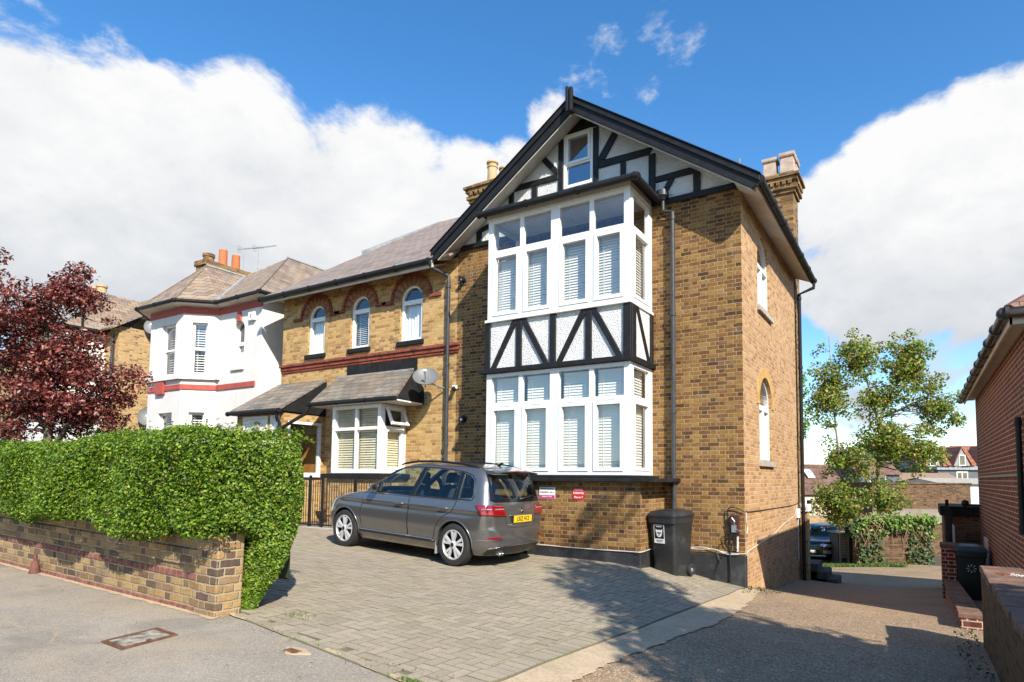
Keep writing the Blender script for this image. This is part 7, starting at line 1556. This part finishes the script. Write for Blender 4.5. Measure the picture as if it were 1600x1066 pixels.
for s_ in (-1, 1): stroke((s_ * .018, .036), (0, .006)); stroke((s_ * .036, .018), (s_ * .017, -.034)); stroke((s_ * .017, -.034), (0, .000))
add(mb, 'badge_letters', K['chrome'], bg_); mb = MB(); mb.lathe(bc, (1, 0, .12), [(0, .0045), (.042, .0045)], 24); add(mb, 'badge_ground', K['gloss_black'], bg_)
ltext('GOLF', .042, (S.rear(-.335, .655) + .004, -.335, .655), (1, -.08, .05), K['chrome'], car, 'lettering', .003)
# rear window surround, wiper, spoiler, brake lamp, exhaust, antenna
mb = MB()
for P_ in ([(-.64, 1.02), (-.665, 1.06), (-.56, 1.455), (-.50, 1.45), (-.555, 1.40), (-.645, 1.10), (-.60, 1.055), (-.58, 1.02)],): pass
for sy in (-1, 1):
    mb = grid_patch(lambda y, z: (S.rear(y, z) + .003, sy * y, z), [(y, lo, hi) for y, lo, hi in scan([(.61, 1.0), (.715, 1.03), (.60, 1.455), (.53, 1.45), (.57, 1.40), (.655, 1.10)], 14)], 6); add(mb, 'window_surround', K['gloss_black'], smooth=True)
mb = grid_patch(lambda y, z: (S.rear(y, z) + .003, y, z), [(y, 1.005, 1.062) for y in np.linspace(-.62, .62, 30)], 3); add(mb, 'window_surround', K['gloss_black'], smooth=True)
mb = MB(); sp0 = [(y, 1 - .12 * (abs(y) / .6) ** 3) for y in np.linspace(-.60, .60, 25)]; Gt = []
for y, s_ in sp0: zt_ = 1.515 - .035 * (abs(y) / .6) ** 2; Gt.append([mb.vert(p) for p in ((3.80, y * .98, zt_ + .018), (4.05, y, zt_ + .004), (4.19 - .05 * (1 - s_) * 4, y, zt_ - .022), (4.185 - .05 * (1 - s_) * 4, y, zt_ - .042), (4.04, y, zt_ - .055), (3.82, y * .98, zt_ - .05))])
for a, b in zip(Gt[:-1], Gt[1:]):
    for k in range(6): l = (k + 1) % 6; mb.f.append((a[k], b[k], b[l], a[l])); mb.m.append(0)
mb.f.append(tuple(Gt[0])); mb.f.append(tuple(reversed(Gt[-1]))); mb.m += [0, 0]; spo = add(mb, 'spoiler', K['paint_grey'], smooth=True, auto=35)
mb = MB(); mb.tube([(4.196 - .02 * (abs(y) / .3) ** 2, y, 1.480) for y in np.linspace(-.28, .28, 12)], .008, 6); add(mb, 'brake_lamp', K['red_lamp'], spo)
mb = MB(); mb.tube([(S.rear(.02, 1.05) + .02, .02, 1.05), (S.rear(.2, 1.075) + .028, .20, 1.075), (S.rear(.45, 1.10) + .02, .45, 1.10)], [.016, .011, .006], 6); mb.lathe((S.rear(.02, 1.05), .02, 1.05), (1, 0, .4), [(0, .03), (.028, .025), (.032, 0)], 12); add(mb, 'wiper', K['trim'], smooth=True)
for y in (-.50, -.43): mb = MB(); mb.lathe((4.16, y, .235), (1, 0, -.18), [(.024, 0), (.026, .10), (.022, .105), (.020, .02), (0, .02)], 16); add(mb, 'exhaust_tip', K['chrome'], smooth=True, auto=40)
mb = MB(); mb.tube([(3.72, 0, 1.54), (3.80, 0, 1.60), (3.86, 0, 1.61)], [.028, .018, .004], 8); add(mb, 'antenna', K['gloss_black'], smooth=True)
mb = MB(); mb.box(.10, .14, -.25, .25, .42, .53); add(mb, 'front_plate', K['plate_w'])
for sy in (-1, 1):
    mb = MB(); G = [[mb.vert((S.front(sy * y, z) - .006, sy * y, z)) for z in np.linspace(.66, .80, 5)] for y in np.linspace(.40, .80, 12)]
    for a, b in zip(G[:-1], G[1:]):
        for k in range(4): mb.f.append((a[k], b[k], b[k + 1], a[k + 1])); mb.m.append(0)
    add(mb, 'headlight', K['clear_lamp'], smooth=True)
for wx in (3.10,):
    mb = MB(); mb.obox((wx + .05, -.86, .14), (.012, 0, 0), (0, .16, 0), (0, 0, .24)); add(mb, 'mud_flap', K['clear_lamp'] if False else K['lead'])
# put it on the paving: nose up the slope
xr_, yr_ = -3.74, -3.02; LS = .94
zr_, zf_ = T(xr_, yr_ + .8), T(xr_ - 2.685 * LS, yr_ + .75)
pitch = math.atan2(zf_ - zr_, 2.685 * LS)
car.rotation_euler = (0, pitch, R(-1.5)); car.scale = (LS, .95, 1.01)
rotm = car.rotation_euler.to_matrix(); rear_c = rotm @ Vector((3.555 * LS, -.88 * .95, 0.0)); car.location = Vector((xr_, yr_, zr_ + .028)) - rear_c

# the black car at the bottom of the drive
PT2 = [(.26, .14, 3.95, .76, .35, .45, .08, .25, .35, .05), (.36, .04, 4.05, .85, .40, .5, .10, .28, .4, .05), (.55, .0, 4.10, .88, .40, .5, .10, .28, .4, .05), (.75, .0, 4.10, .89, .38, .48, .10, .25, .35, .05), (.90, .04, 4.08, .885, .36, .46, .10, .22, .3, .05), (.98, .12, 4.06, .875, .34, .45, .10, .2, .28, .05), (1.03, .32, 4.04, .86, .3, .45, .10, .2, .26, .05), (1.08, .75, 4.02, .845, .3, .45, .12, .2, .25, .05),
 (1.12, 1.0, 4.0, .83, .3, .45, .12, .2, .24, .05), (1.25, 1.22, 3.95, .78, .3, .42, .12, .2, .22, .05), (1.40, 1.48, 3.88, .71, .3, .4, .12, .2, .2, .05), (1.52, 1.75, 3.80, .65, .32, .38, .12, .22, .2, .05), (1.58, 2.0, 3.7, .56, .35, .34, .1, .3, .2, .04), (1.62, 2.4, 3.3, .30, .2, .2, .06, .2, .15, .02)]
suv, S2_, add2 = make_car('parked_suv', 'shiny black compact off-roader facing the camera at the bottom of the drive', 'car', PT2, K['paint_black'], (.83, 3.35), .345,
    [[(1.6, 1.12), (1.75, 1.30), (2.0, 1.45), (2.45, 1.50), (2.40, 1.10)], [(2.5, 1.10), (2.55, 1.50), (3.2, 1.46), (3.35, 1.15)]], ([(-.68, 1.16), (.68, 1.16), (.55, 1.50), (-.55, 1.50)], .8, 2.1), ([(-.6, 1.15), (.6, 1.15), (.52, 1.45), (-.52, 1.45)], 3.5, 4.4), dict(len=4.1, track=.86))
for sy in (-1, 1):
    for nm, zz, yy, mat in (('headlight', (.80, .92), (.42, .82), K['clear_lamp']), ('fog_lamp', (.52, .66), (.52, .80), K['clear_lamp'])):
        mb = MB(); G = [[mb.vert((S2_.front(sy * y, z) - .01, sy * y, z)) for z in np.linspace(zz[0], zz[1], 5)] for y in np.linspace(yy[0], yy[1], 12)]
        for a, b in zip(G[:-1], G[1:]):
            for k in range(4): mb.f.append((a[k], b[k], b[k + 1], a[k + 1])); mb.m.append(0)
        add2(mb, nm, mat, smooth=True)
    mb = MB(); mb.lathe((1.62, sy * .98, 1.16), (1, 0, 0), [(0, -.08), (.07, -.06), (.1, 0), (.09, .05), (0, .05)], 14); add2(mb, 'mirror', K['paint_black'], smooth=True)
mb = MB()
for z in (.70, .77, .84): mb.tube([(S2_.front(y, z) - .008, y, z) for y in np.linspace(-.38, .38, 14)], .016, 6)
add2(mb, 'grille', K['chrome']); mb = MB(); mb.tube([(S2_.front(y, .42) - .008, y, .42) for y in np.linspace(-.6, .6, 14)], .05, 8); add2(mb, 'skid_plate', K['alu'])
mb = MB(); mb.box(-.03, -.015, -.26, .26, .55, .66); add2(mb, 'number_plate', K['plate_w'])
suv.rotation_euler = (0, 0, R(84)); suv.location = (-1.52, 17.3, T(-1.3, 18.5) + .0)
